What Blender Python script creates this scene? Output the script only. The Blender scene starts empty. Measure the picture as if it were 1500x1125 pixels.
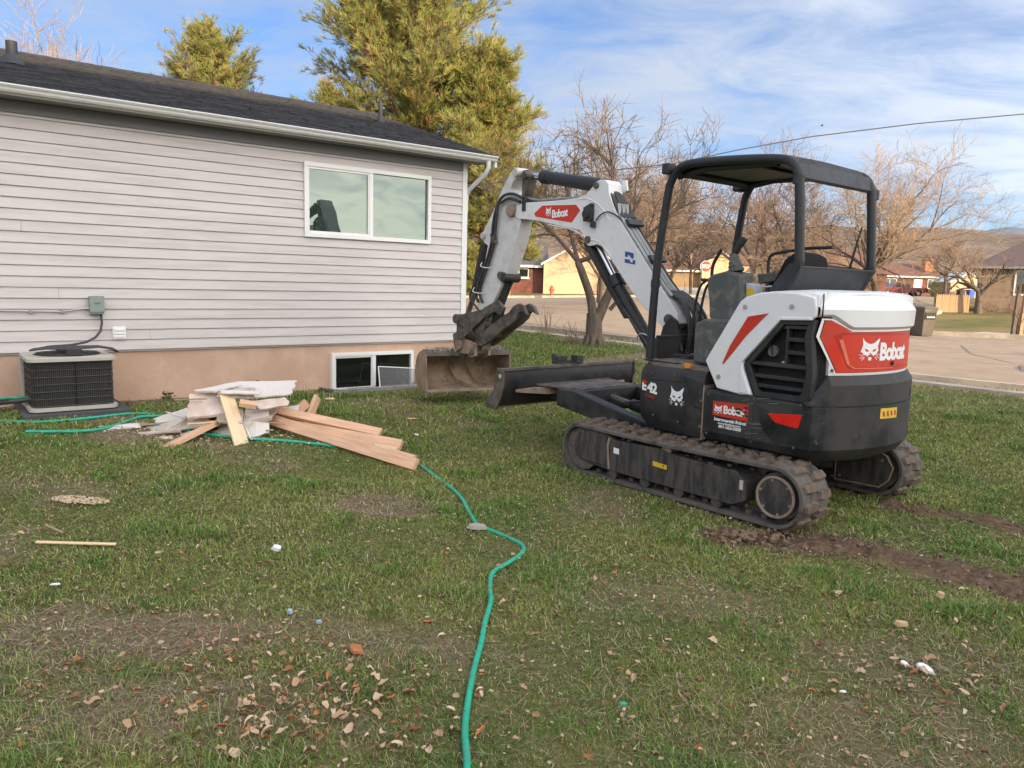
import bpy, bmesh, math, random
import numpy as np
from mathutils import Vector, Matrix
from mathutils.geometry import delaunay_2d_cdt
R = math.radians
rng = random.Random(7)
nrg = np.random.default_rng(11)
S = bpy.context.scene
COL = S.collection

# ------------------------------------------------------------------ camera, sky, sun, exposure
CAM_Z = 1.65
pitch, roll = math.atan(.1307), .0255
fwd = Vector((0, math.cos(pitch), -math.sin(pitch))); rt = Vector((1, 0, 0)); up = rt.cross(fwd)
r2 = rt*math.cos(roll) + up*math.sin(roll); u2 = -rt*math.sin(roll) + up*math.cos(roll)
cd = bpy.data.cameras.new('camera'); cam = bpy.data.objects.new('camera', cd); COL.objects.link(cam)
cam.matrix_world = Matrix(((r2.x, u2.x, -fwd.x, 0), (r2.y, u2.y, -fwd.y, 0), (r2.z, u2.z, -fwd.z, CAM_Z), (0, 0, 0, 1)))
cd.sensor_width = 36; cd.lens = 36*1127/1500; cd.clip_start = .05; cd.clip_end = 9000
S.camera = cam
SUN_D = Vector((.6, -.8, math.tan(R(11)))).normalized()      # towards the sun
SUN_AZ = math.atan2(.6, -.8)
CLOUD_BASE, CLOUD_GAIN = 2.6, 15.0
w = bpy.data.worlds.new('World'); S.world = w; w.use_nodes = True
nt = w.node_tree; nt.nodes.clear()
def N(nt, t, **kw):
    n = nt.nodes.new(t)
    for k, v in kw.items():
        if k.startswith('i_'): n.inputs[k[2:].replace('_', ' ')].default_value = v
        else: setattr(n, k, v)
    return n
L = lambda nt, a, ao, b, bi: nt.links.new(a.outputs[ao], b.inputs[bi])
sky = N(nt, 'ShaderNodeTexSky', sky_type='NISHITA', sun_disc=False, sun_elevation=R(11), sun_rotation=SUN_AZ, altitude=1400, air_density=1.15, dust_density=.35, ozone_density=4.0)
tc = N(nt, 'ShaderNodeTexCoord'); sep = N(nt, 'ShaderNodeSeparateXYZ'); L(nt, tc, 'Generated', sep, 0)
zz = N(nt, 'ShaderNodeMath', operation='MAXIMUM'); L(nt, sep, 'Z', zz, 0); zz.inputs[1].default_value = 0
za = N(nt, 'ShaderNodeMath', operation='ADD'); L(nt, zz, 0, za, 0); za.inputs[1].default_value = .16
dx = N(nt, 'ShaderNodeMath', operation='DIVIDE'); L(nt, sep, 'X', dx, 0); L(nt, za, 0, dx, 1)
dy = N(nt, 'ShaderNodeMath', operation='DIVIDE'); L(nt, sep, 'Y', dy, 0); L(nt, za, 0, dy, 1)
cmb = N(nt, 'ShaderNodeCombineXYZ'); L(nt, dx, 0, cmb, 0); L(nt, dy, 0, cmb, 1)
mp = N(nt, 'ShaderNodeMapping'); mp.inputs['Rotation'].default_value = (0, 0, R(28)); mp.inputs['Scale'].default_value = (.8, 1.25, 1); mp.inputs['Location'].default_value = (8.3, 2.2, 0)
L(nt, cmb, 0, mp, 0)
n1 = N(nt, 'ShaderNodeTexNoise'); n1.inputs['Scale'].default_value = .85; n1.inputs['Detail'].default_value = 9; n1.inputs['Roughness'].default_value = .58; n1.inputs['Distortion'].default_value = .5
L(nt, mp, 0, n1, 'Vector')
n2 = N(nt, 'ShaderNodeTexNoise'); n2.inputs['Scale'].default_value = 3.2; n2.inputs['Detail'].default_value = 9; n2.inputs['Roughness'].default_value = .62; n2.inputs['Distortion'].default_value = .8
L(nt, mp, 0, n2, 'Vector')
ad = N(nt, 'ShaderNodeMath', operation='MULTIPLY_ADD'); L(nt, n2, 0, ad, 0); ad.inputs[1].default_value = .62; L(nt, n1, 0, ad, 2)
cr = N(nt, 'ShaderNodeValToRGB'); cr.color_ramp.elements[0].position = .60; cr.color_ramp.elements[1].position = .92
cr.color_ramp.elements[0].color = (.20, .20, .20, 1); cr.color_ramp.elements[1].color = (.90, .90, .90, 1)
L(nt, ad, 0, cr, 0)
# sunlit cloud: whiter and brighter the nearer it lies to the sun (forward scattering)
dt_ = N(nt, 'ShaderNodeVectorMath', operation='DOT_PRODUCT'); L(nt, tc, 'Generated', dt_, 0); dt_.inputs[1].default_value = SUN_D
ph = N(nt, 'ShaderNodeMapRange'); L(nt, dt_, 'Value', ph, 0); ph.inputs['From Min'].default_value = -1; ph.inputs['From Max'].default_value = 1; ph.inputs['To Min'].default_value = 0; ph.inputs['To Max'].default_value = 1
pw_ = N(nt, 'ShaderNodeMath', operation='POWER'); L(nt, ph, 0, pw_, 0); pw_.inputs[1].default_value = 2.2
cc = N(nt, 'ShaderNodeMix', data_type='RGBA'); L(nt, pw_, 0, cc, 'Factor'); cc.inputs['A'].default_value = (.80, .89, 1.04, 1); cc.inputs['B'].default_value = (1.06, .97, .84, 1)
ci = N(nt, 'ShaderNodeMath', operation='MULTIPLY_ADD'); L(nt, pw_, 0, ci, 0); ci.inputs[1].default_value = CLOUD_GAIN; ci.inputs[2].default_value = CLOUD_BASE
cl = N(nt, 'ShaderNodeVectorMath', operation='SCALE'); L(nt, cc, 'Result', cl, 0); L(nt, ci, 0, cl, 'Scale')
mx = N(nt, 'ShaderNodeMix', data_type='RGBA'); L(nt, cr, 0, mx, 'Factor'); tn = N(nt, 'ShaderNodeVectorMath', operation='MULTIPLY'); L(nt, sky, 0, tn, 0); tn.inputs[1].default_value = (.58, .65, .78); L(nt, tn, 0, mx, 'A'); L(nt, cl, 0, mx, 'B')
bg = N(nt, 'ShaderNodeBackground'); bg.inputs['Strength'].default_value = .15; L(nt, mx, 'Result', bg, 0)
wo = N(nt, 'ShaderNodeOutputWorld'); L(nt, bg, 0, wo, 0)
sd = bpy.data.lights.new('sun', 'SUN'); sun = bpy.data.objects.new('sun', sd); COL.objects.link(sun)
sd.energy = 4.2; sd.angle = R(.6); sd.color = (1, .76, .46)
sun.rotation_euler = (-SUN_D).to_track_quat('-Z', 'Y').to_euler()
S.view_settings.view_transform = 'Standard'; S.view_settings.look = 'None'; S.view_settings.gamma = 1
S.view_settings.use_curve_mapping = False
S.view_settings.exposure = .89
S.render.engine = 'CYCLES'
S.cycles.max_bounces = 6; S.cycles.transparent_max_bounces = 6; S.cycles.use_denoising = True
S.cycles.caustics_reflective = False; S.cycles.caustics_refractive = False

# ------------------------------------------------------------------ helpers
def tag(o, label=None, cat=None, group=None, kind=None):
    for k, v in (('label', label), ('category', cat), ('group', group), ('kind', kind)):
        if v: o[k] = v
    return o
def empty(name, loc=(0, 0, 0), rz=0, label=None, cat=None, group=None):
    o = bpy.data.objects.new(name, None); COL.objects.link(o)
    o.location = loc; o.rotation_euler = (0, 0, rz); o.empty_display_size = .1
    return tag(o, label, cat, group)
class MB:
    def __init__(s): s.v = []; s.f = []
    def add(s, vs, fs):
        b = len(s.v); s.v += [tuple(p) for p in vs]; s.f += [tuple(b+i for i in f) for f in fs]; return s
    def box(s, c, d, rot=None):
        hx, hy, hz = d[0]/2, d[1]/2, d[2]/2
        vs = [Vector((x, y, z)) for x in (-hx, hx) for y in (-hy, hy) for z in (-hz, hz)]
        if rot is not None: vs = [rot @ p for p in vs]
        c = Vector(c)
        return s.add([p+c for p in vs], [(0, 1, 3, 2), (4, 6, 7, 5), (0, 4, 5, 1), (2, 3, 7, 6), (0, 2, 6, 4), (1, 5, 7, 3)])
    def prism(s, poly, a0, a1, axis='y', scale1=1.0):
        n = len(poly); cx = sum(p[0] for p in poly)/n; cy = sum(p[1] for p in poly)/n
        mk = {'y': lambda u, v, a: (u, a, v), 'z': lambda u, v, a: (u, v, a), 'x': lambda u, v, a: (a, u, v)}[axis]
        vs = [mk(p[0], p[1], a0) for p in poly] + [mk(cx+(p[0]-cx)*scale1, cy+(p[1]-cy)*scale1, a1) for p in poly]
        fs = [tuple(range(n)), tuple(range(2*n-1, n-1, -1))] + [(i, i+n, (i+1) % n+n, (i+1) % n) for i in range(n)]
        return s.add(vs, fs)
    def ring(s, outer, inner, a0, a1, axis='y'):
        n = len(outer); mk = {'y': lambda u, v, a: (u, a, v), 'z': lambda u, v, a: (u, v, a), 'x': lambda u, v, a: (a, u, v)}[axis]
        vs = [mk(*p, a0) for p in outer]+[mk(*p, a0) for p in inner]+[mk(*p, a1) for p in outer]+[mk(*p, a1) for p in inner]
        fs = []
        for i in range(n):
            j = (i+1) % n
            fs += [(i, j, n+j, n+i), (2*n+i, 3*n+i, 3*n+j, 2*n+j), (i, 2*n+i, 2*n+j, j), (n+i, n+j, 3*n+j, 3*n+i)]
        return s.add(vs, fs)
    def tube(s, pts, r, n=8, caps=True):
        pts = [Vector(p) for p in pts]; m = len(pts)
        rs = r if isinstance(r, (list, tuple)) else [r]*m
        t0 = (pts[1]-pts[0]).normalized(); a = t0.orthogonal().normalized(); vs = []
        for i, p in enumerate(pts):
            t = (pts[min(i+1, m-1)]-pts[max(i-1, 0)]).normalized()
            a = (a - t*a.dot(t)).normalized(); b = t.cross(a)
            for k in range(n):
                q = 2*math.pi*k/n; vs.append(p+(a*math.cos(q)+b*math.sin(q))*rs[i])
        fs = [(i*n+k, i*n+(k+1) % n, (i+1)*n+(k+1) % n, (i+1)*n+k) for i in range(m-1) for k in range(n)]
        if caps: fs += [tuple(range(n-1, -1, -1)), tuple(range((m-1)*n, m*n))]
        return s.add(vs, fs)
    def cyl(s, p0, p1, r0, r1=None, n=16): return s.tube([p0, p1], [r0, r0 if r1 is None else r1], n)
    def loft(s, rings, cap=True):
        n = len(rings[0]); m = len(rings)
        fs = [(i*n+k, i*n+(k+1) % n, (i+1)*n+(k+1) % n, (i+1)*n+k) for i in range(m-1) for k in range(n)]
        if cap: fs += [tuple(range(n-1, -1, -1)), tuple(range((m-1)*n, m*n))]
        return s.add([p for r_ in rings for p in r_], fs)
    def mesh(s, name):
        me = bpy.data.meshes.new(name); me.from_pydata(s.v, [], s.f); me.validate()
        b = bmesh.new(); b.from_mesh(me); bmesh.ops.recalc_face_normals(b, faces=b.faces); b.to_mesh(me); b.free()
        return me
    def build(s, name, mat, parent=None, bevel=0, smooth=True, loc=None, rz=None, seg=2, ang=35):
        me = s.mesh(name)
        if mat: me.materials.append(mat)
        if smooth:
            me.polygons.foreach_set('use_smooth', [True]*len(me.polygons)); me.set_sharp_from_angle(angle=R(ang))
        o = bpy.data.objects.new(name, me); COL.objects.link(o)
        if parent: o.parent = parent
        if loc is not None: o.location = loc
        if rz is not None: o.rotation_euler = (0, 0, rz)
        if bevel:
            md = o.modifiers.new('bevel', 'BEVEL'); md.width = bevel; md.segments = seg; md.limit_method = 'ANGLE'; md.angle_limit = R(35); md.harden_normals = True
        return o
def npmesh(name, V, F, mat, parent=None, smooth=False, attrs=None):
    """V (n,3), F (m,k) with k constant"""
    me = bpy.data.meshes.new(name); F = np.asarray(F, np.int32); k = F.shape[1]
    me.vertices.add(len(V)); me.vertices.foreach_set('co', np.asarray(V, np.float32).ravel())
    me.loops.add(F.size); me.loops.foreach_set('vertex_index', F.ravel())
    me.polygons.add(len(F)); me.polygons.foreach_set('loop_start', np.arange(0, F.size, k, dtype=np.int32))
    if smooth: me.polygons.foreach_set('use_smooth', np.ones(len(F), bool))
    for n_, (typ, arr) in (attrs or {}).items():
        at = me.attributes.new(n_, typ, 'POINT')
        at.data.foreach_set('value' if typ == 'FLOAT' else 'color', np.asarray(arr, np.float32).ravel())
    me.update(); me.validate()
    if mat: me.materials.append(mat)
    o = bpy.data.objects.new(name, me); COL.objects.link(o)
    if parent: o.parent = parent
    return o
def dup(o, loc=None, rz=None, parent=None, **tags):
    c = o.copy(); COL.objects.link(c)
    if parent is not None: c.parent = parent
    if loc is not None: c.location = loc
    if rz is not None: c.rotation_euler = (c.rotation_euler[0], c.rotation_euler[1], rz)
    tag(c, **tags); return c
def put(o, M): o.matrix_local = M; return o

# ------------------------------------------------------------------ materials
def M(name, col, rough=.6, metal=0, var=.12, vs=6, dirt=None, bump=0, bs=40, spec=.5, streak=None, coat=0, wear=None, detail=6):
    """col: base; dirt=(colour, amount 0-1, scale); streak=(sx,sy,sz) stretches the noise; wear=(colour, amount, scale) thin scuffs"""
    m = bpy.data.materials.new(name); m.use_nodes = True; nt = m.node_tree; b = nt.nodes['Principled BSDF']
    b.inputs['Roughness'].default_value = rough; b.inputs['Metallic'].default_value = metal
    b.inputs['Specular IOR Level'].default_value = spec; b.inputs['Coat Weight'].default_value = coat
    tc = N(nt, 'ShaderNodeTexCoord'); vec = (tc, 'Object')
    if streak:
        mp = N(nt, 'ShaderNodeMapping'); mp.inputs['Scale'].default_value = streak; L(nt, tc, 'Object', mp, 0); vec = (mp, 0)
    def noise(sc, det=detail, ro=.6):
        n = N(nt, 'ShaderNodeTexNoise'); n.inputs['Scale'].default_value = sc; n.inputs['Detail'].default_value = det; n.inputs['Roughness'].default_value = ro
        L(nt, *vec, n, 'Vector'); return n
    n = noise(vs); mr = N(nt, 'ShaderNodeMapRange'); L(nt, n, 0, mr, 0)
    mr.inputs['From Min'].default_value = .3; mr.inputs['From Max'].default_value = .7; mr.inputs['To Min'].default_value = 1-var; mr.inputs['To Max'].default_value = 1+var
    mu = N(nt, 'ShaderNodeVectorMath', operation='SCALE'); mu.inputs[0].default_value = col[:3]; L(nt, mr, 0, mu, 'Scale')
    cur = (mu, 0)
    for d, th in ((dirt, .12), (wear, .03)):
        if d:
            n3 = noise(d[2], 10, .7); mr3 = N(nt, 'ShaderNodeMapRange', interpolation_type='SMOOTHSTEP'); L(nt, n3, 0, mr3, 0)
            mr3.inputs['From Min'].default_value = .62-d[1]*.45-th; mr3.inputs['From Max'].default_value = .62-d[1]*.45+th
            mr3.inputs['To Min'].default_value = 0; mr3.inputs['To Max'].default_value = min(1, .45+d[1])
            mm = N(nt, 'ShaderNodeMix', data_type='RGBA'); L(nt, mr3, 0, mm, 'Factor'); L(nt, *cur, mm, 'A'); mm.inputs['B'].default_value = (*d[0][:3], 1)
            cur = (mm, 'Result')
            rm = N(nt, 'ShaderNodeMix', data_type='FLOAT'); L(nt, mr3, 0, rm, 'Factor'); rm.inputs['B'].default_value = .9
            rl = b.inputs['Roughness'].links
            if rl: nt.links.new(rl[0].from_socket, rm.inputs['A'])
            else: rm.inputs['A'].default_value = rough
            L(nt, rm, 'Result', b, 'Roughness')
    L(nt, *cur, b, 'Base Color')
    if bump:
        nb = noise(bs, 8, .65); bp = N(nt, 'ShaderNodeBump'); bp.inputs['Strength'].default_value = bump; bp.inputs['Distance'].default_value = .02
        L(nt, nb, 0, bp, 'Height'); L(nt, bp, 0, b, 'Normal')
    return m
def attr_mat(name, rough=.8, trans=.0, attr='tint', spec=.2):
    m = bpy.data.materials.new(name); m.use_nodes = True; nt = m.node_tree; b = nt.nodes['Principled BSDF']
    a = N(nt, 'ShaderNodeAttribute', attribute_name=attr); L(nt, a, 'Color', b, 'Base Color')
    b.inputs['Roughness'].default_value = rough; b.inputs['Specular IOR Level'].default_value = spec
    if trans:
        t = N(nt, 'ShaderNodeBsdfTranslucent'); L(nt, a, 'Color', t, 0); ms = N(nt, 'ShaderNodeMixShader'); ms.inputs[0].default_value = trans
        out = nt.nodes['Material Output']; L(nt, b, 0, ms, 1); L(nt, t, 0, ms, 2); L(nt, ms, 0, out, 0)
    return m
DIRT = (.17, .12, .085); DUST = (.26, .22, .18)
mt = dict(
 siding=M('vinyl_siding', (.60, .556, .548), .55, var=.03, vs=1.2, bump=.10, bs=9, streak=(1, 1, 14), dirt=((.48, .445, .435), .16, 1.1)),
 trim=M('white_trim', (.75, .755, .765), .5, var=.03, vs=3),
 vinyl=M('white_vinyl_frame', (.8, .8, .79), .4, var=.02, vs=3),
 soffit=M('grey_soffit', (.20, .205, .21), .7, var=.05, vs=3),
 stucco=M('peach_stucco', (.56, .37, .27), .9, var=.07, vs=1.6, dirt=((.64, .50, .40), .12, 1.6), wear=((.75, .68, .60), -.12, 3.5), bump=.18, bs=60),
 shingle=M('dark_shingle', (.032, .032, .037), .9, var=.5, vs=11, bump=.5, bs=120, streak=(1, 1, 3)),
 blackpipe=M('black_pipe', (.035, .037, .042), .6),
 cream=M('cream_metal', (.46, .44, .385), .5, var=.04, vs=5, dirt=((.50, .46, .38), .0, 9)),
 fin=M('dark_fin', (.018, .018, .0175), .7, var=.2, vs=3, dirt=((.045, .042, .037), .08, 5)),
 wire=M('grey_wire', (.075, .073, .066), .5, var=.2, vs=20),
 cable=M('black_cable', (.05, .05, .055), .55),
 conduit=M('metal_conduit', (.45, .45, .46), .35, metal=.7),
 greybox=M('grey_green_box', (.24, .30, .275), .5, var=.05),
 pad=M('dark_pad', (.07, .07, .075), .9, bump=.2),
 galv=M('galvanised', (.36, .37, .38), .5, metal=.5, var=.15),
 mesh=M('screen_mesh', (.10, .10, .105), .8),
 hose=M('green_hose', (.008, .40, .25), .38, var=.12, vs=14, dirt=((.09, .14, .09), .14, 16)),
 white=M('white_machine_paint', (.74, .75, .76), .32, var=.02, vs=4, dirt=((.58, .55, .52), -.06, 6), coat=.2),
 boomw=M('grey_white_boom_paint', (.70, .705, .71), .36, var=.03, vs=3, dirt=((.48, .44, .40), .02, 9), wear=((.12, .10, .09), -.12, 26), coat=.15),
 armw=M('worn_arm_paint', (.62, .615, .61), .5, var=.05, vs=5, dirt=((.42, .38, .34), .10, 8), wear=((.10, .08, .07), -.02, 20)),
 black=M('black_machine_paint', (.011, .0125, .016), .40, var=.25, vs=5, dirt=((.055, .052, .05), .30, 2.6), spec=.4, wear=((.15, .15, .15), -.07, 14)),
 rops=M('dark_tube_paint', (.014, .017, .021), .48, var=.12, vs=4, dirt=((.05, .05, .05), .08, 5)),
 plastic=M('black_plastic', (.015, .016, .018), .5, var=.2, vs=6, dirt=((.05, .048, .045), .2, 5)),
 dark=M('dark_void', (.008, .008, .009), .8),
 console=M('grey_console', (.075, .082, .080), .6, var=.08, vs=5, dirt=(DUST, .14, 9)),
 rubber=M('dirty_rubber', (.035, .033, .032), .85, var=.2, vs=9, dirt=((.13, .115, .10), .42, 7), bump=.25, bs=70),
 lug=M('muddy_lug', (.06, .048, .040), .95, var=.25, vs=10, dirt=((.165, .12, .09), .42, 14), bump=.6, bs=55),
 under=M('dusty_undercarriage', (.020, .021, .023), .7, var=.25, vs=7, dirt=((.10, .085, .07), .30, 9), streak=(2.2, 2.2, .5), bump=.15, bs=50),
 steel=M('dusty_steel', (.035, .034, .034), .6, var=.3, vs=8, dirt=((.17, .135, .11), .33, 7), bump=.15, bs=60),
 bucket=M('worn_bucket_steel', (.135, .10, .075), .6, metal=.1, var=.35, vs=6, dirt=((.36, .26, .17), .38, 4), bump=.2, bs=50, wear=((.38, .35, .32), .10, 12)),
 rust=M('rusty_edge', (.20, .12, .085), .8, var=.3, vs=9, dirt=((.30, .24, .19), .35, 8)),
 chrome=M('chrome_rod', (.62, .63, .65), .16, metal=1, var=.03),
 red=M('red_decal', (.58, .028, .008), .35, var=.06, vs=3, dirt=((.34, .05, .03), .15, 6)),
 redrec=M('red_decal_recess', (.50, .022, .010), .35, var=.10, vs=4),
 redref=M('red_reflector', (.72, .012, .010), .22, coat=.5),
 wht=M('white_letter', (.80, .80, .80), .45, var=.03),
 ink=M('black_ink', (.012, .012, .014), .5), greyred=M('faded_red_letter', (.36, .03, .02), .5),
 yellow=M('yellow_label', (.72, .46, .02), .5, var=.08, vs=20, dirt=((.35, .25, .08), .15, 20)),
 blue=M('blue_logo', (.03, .07, .28), .5), amber=M('amber_marker', (.72, .26, .03), .3),
 seat=M('black_seat', (.009, .009, .010), .75, bump=.1, spec=.25), tread=M('tread_plate', (.10, .088, .075), .8, var=.25, vs=10, dirt=((.21, .175, .14), .4, 9)),
 hosek=M('black_hydraulic_hose', (.022, .022, .024), .5, dirt=((.10, .09, .08), .2, 10)), tubeg=M('steel_line', (.30, .31, .305), .4, metal=.35),
 wood=M('fir_lumber', (.74, .46, .30), .7, var=.20, vs=4, streak=(.8, 14, 14), dirt=((.60, .34, .20), .18, 3), wear=((.26, .13, .07), -.18, 1.6), bump=.15, bs=30),
 pine=M('pale_pine_board', (.78, .57, .36), .7, var=.12, vs=3, streak=(1, 9, 9), bump=.1, bs=30),
 oldwood=M('old_rough_wood', (.36, .25, .16), .85, var=.25, vs=5, streak=(1, 8, 8), bump=.3),
 drywall=M('drywall_paper', (.68, .635, .60), .9, var=.08, vs=5, dirt=((.52, .43, .36), .10, 5)),
 drytan=M('drywall_back_paper', (.42, .33, .25), .9, var=.15, vs=6, dirt=((.60, .55, .50), .25, 7)),
 crack=M('crack_sealer', (.17, .14, .12), .8, var=.2),
 drypink=M('pinkish_board_core', (.60, .47, .39), .9, var=.15, vs=7, dirt=((.74, .66, .60), .2, 6)),
 drygrey=M('grey_sheet', (.45, .47, .52), .8, var=.08), 
 asphalt=M('sunlit_asphalt', (.30, .222, .158), .92, var=.15, vs=.45, bump=.25, bs=60, dirt=((.38, .285, .205), .3, 1.5), wear=((.20, .15, .11), .08, .5)),
 concrete=M('concrete', (.50, .44, .37), .9, var=.10, vs=1.5, bump=.2, bs=50, dirt=((.30, .26, .21), .25, 2)),
 yellowwall=M('yellow_wall', (.62, .43, .27), .8, var=.06, vs=1, dirt=((.50, .38, .28), .14, 1.4)),
 brick=M('red_brick', (.17, .065, .05), .9, var=.3, vs=4, bump=.3), tanbrick=M('tan_brick', (.27, .20, .145), .9, var=.2, vs=3, bump=.3),
 tanwall=M('tan_wall', (.30, .20, .11), .8, var=.1), orange=M('orange_brick', (.40, .17, .09), .9, var=.2),
 roofd=M('grey_roof', (.10, .09, .09), .9, var=.25, vs=4, bump=.3), roofr=M('brown_red_roof', (.16, .075, .06), .9, var=.2, vs=4), roofp=M('purple_brown_roof', (.105, .075, .08), .9, var=.18, vs=3),
 fencew=M('fence_wood', (.34, .22, .13), .85, var=.25, vs=3, streak=(4, 4, .5)), cream2=M('cream_garage_door', (.27, .19, .11), .8),
 bark=M('bark', (.135, .105, .082), .95, var=.35, vs=6, streak=(3, 3, .8), bump=.9, bs=18), twig=M('twig', (.215, .155, .112), .9, var=.25, vs=1),
 twigr=M('reddish_twig', (.245, .17, .122), .9, var=.25, vs=1), twigp=M('pale_twig', (.36, .265, .185), .9, var=.2, vs=1), pinebark=M('pine_bark', (.14, .085, .055), .95, var=.3),
 hydr=M('red_hydrant', (.50, .10, .045), .5, var=.1), stop=M('stop_red', (.62, .035, .012), .45), pole=M('sign_pole', (.32, .28, .22), .6, metal=.3), grn=M('green_sign', (.02, .33, .17), .5),
 maroon=M('maroon_paint', (.13, .012, .018), .25, coat=.6, spec=.6), tyre=M('tyre', (.02, .02, .02), .8), bin=M('trash_bin', (.10, .085, .07), .5, var=.1), bluebin=M('blue_bin', (.03, .10, .42), .5),
 glass=M('dark_glass', (.015, .02, .02), .05, spec=.9), leaf_g=M('shrub_leaf', (.10, .13, .035), .8, var=.3, vs=6),
 flagr=M('flag_red', (.45, .03, .04), .8), flagw=M('flag_white', (.7, .68, .66), .8), flagb=M('flag_blue', (.03, .05, .2), .8),
 hill=M('scrub_hillside', (.15, .105, .085), .95, var=.45, vs=.03, dirt=((.20, .145, .105), .25, .05), wear=((.07, .065, .045), .18, .22), detail=12), mount=M('haze_blue_mountain', (.16, .19, .25), .95, var=.1, vs=.004),  # the mountain's blue is distance haze put into its base colour
 soil=M('dark_soil', (.145, .095, .062), .97, var=.3, vs=9, dirt=((.23, .16, .11), .30, 12), bump=.9, bs=30),
 rock=M('grey_stone', (.36, .31, .27), .9, var=.15, vs=14, bump=.4), scrapw=M('white_scrap', (.75, .75, .76), .7, var=.08), bark_o=M('orange_bark', (.42, .15, .06), .9, var=.2, vs=30, bump=.4),
 tan=M('tan_chip', (.50, .35, .19), .85, var=.15, vs=20), bluescrap=M('blue_scrap', (.30, .42, .50), .6), sawdust=M('sawdust', (.62, .50, .34), .95, var=.15, vs=30), tarp=M('green_plastic', (.02, .35, .2), .5),
 wallp=M('plain_wall', (.5, .46, .42), .8),
)
def glass_mat():
    m = bpy.data.materials.new('window_glass'); m.use_nodes = True; nt = m.node_tree; b = nt.nodes['Principled BSDF']
    b.inputs['Base Color'].default_value = (.03, .045, .038, 1); b.inputs['Roughness'].default_value = .015; b.inputs['IOR'].default_value = 2.25
    b.inputs['Specular Tint'].default_value = (.86, 1, .90, 1)
    tc = N(nt, 'ShaderNodeTexCoord'); n = N(nt, 'ShaderNodeTexNoise'); n.inputs['Scale'].default_value = 1.3; n.inputs['Detail'].default_value = 1; L(nt, tc, 'Object', n, 'Vector')
    bp = N(nt, 'ShaderNodeBump'); bp.inputs['Strength'].default_value = .12; bp.inputs['Distance'].default_value = .03; L(nt, n, 0, bp, 'Height'); L(nt, bp, 0, b, 'Normal')
    return m
mt['pane'] = glass_mat()

# ------------------------------------------------------------------ terrain
CP = np.array([(0, 0, 0), (0, 2.5, 0.01), (-2, 3, 0.01), (2, 3, 0), (-4, 4, 0.08), (4, 3, 0), (-1.5, 5, 0.05), (0, 5, 0.03), (0, 7, 0.07), (1.9, 6.4, 0), (2.8, 5.9, 0), (1.2, 5.8, 0), (0.9, 7.4, 0), (1.9, 7.8, 0.02), (3.2, 7, 0), (0.1, 9, 0.13), (-1, 6.5, 0.08), (-2.5, 7.2, 0.15), (5, 7, 0.05), (8, 4, 0.05), (6, 5, 0.04), (-8, 5.5, 0.27), (-12, 3, 0.27), (-3.5, 7, 0.2), (-5.676, 7.371, 0.27), (-5.43, 7.056, 0.262), (-4.334, 8.416, 0.27), (-4.088, 8.1, 0.262), (-2.756, 9.644, 0.24), (-2.51, 9.329, 0.232), (-2.282, 10.013, 0.2), (-2.037, 9.697, 0.192), (-1.414, 10.689, 0.22), (-1.169, 10.373, 0.212), (-0.704, 11.241, 0.24), (-0.459, 10.926, 0.232), (-8.307, 9.124, 0.25), (-6.335, 10.66, 0.25), (-4.362, 12.196, 0.25), (-2.468, 13.67, 0.25), (-0.129, 20, 0.623), (1.443, 18.5, 0.568), (2.75, 17, 0.511), (6.875, 13.2, 0.333), (7.701, 11.5, 0.319), (-0.16, 18, 0.589), (2.626, 15.5, 0.421), (6.414, 12.2, 0.248), (6.999, 11.2, 0.179), (1.612, 15.3, 0.467), (14.072, 27, 0.137), (15.691, 26.5, 0.166), (17.246, 26, 0.126), (16.146, 30, 0.194), (18.554, 28, 0.182), (30.574, 50, 0.596), (31.646, 48, 0.57), (25.256, 46, 0.567), (27.407, 46, 0.581), (46.535, 95, 1.355), (51.966, 95, 1.409), (2.41, 28, 0.612), (5.476, 25, 0.587), (10.954, 19, 0.172), (12.77, 52, 1.03), (16.178, 85, 1.633), (21.407, 85, 1.765), (-5.49, 55, 0.319), (-2.625, 56, 0.42), (2.354, 57, 0.55), (8.528, 58, 0.712), (15.151, 60, 1.05), (2.534, 66, 0.921), (9.972, 66, 1.109), (34.198, 65, 0.71), (42.044, 80, 0.983), (27.555, 70, 0.833), (20.979, 60, 0.882), (-3.154, 67, 0.823), (23.59, 40, 0.327), (-20, 40, 0.7), (-30, 80, 1), (60, 200, 3), (0, 200, 3), (-100, 150, 3), (140, 200, 4), (200, 400, 8), (0, 400, 8), (-200, 400, 8), (20, 0, 0.05), (30, 10, 0.1), (0, -20, 0), (-20, -10, 0.1), (20, -20, 0), (-60, 0, 0.4), (60, 20, 0.4)])
def h(x, y):
    x = np.asarray(x, float); y = np.asarray(y, float)
    d2 = (x[..., None]-CP[:, 0])**2+(y[..., None]-CP[:, 1])**2
    s = .10*np.hypot(CP[:, 0], CP[:, 1])+.35
    w_ = np.exp(-d2/(2*s*s))+.003/(1+d2/(s*s))**2
    return (w_*CP[:, 2]).sum(-1)/w_.sum(-1)
def hz(x, y): return float(h(np.array([x]), np.array([y]))[0])
def G(x, y, dz=0): return Vector((x, y, hz(x, y)+dz))
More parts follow.
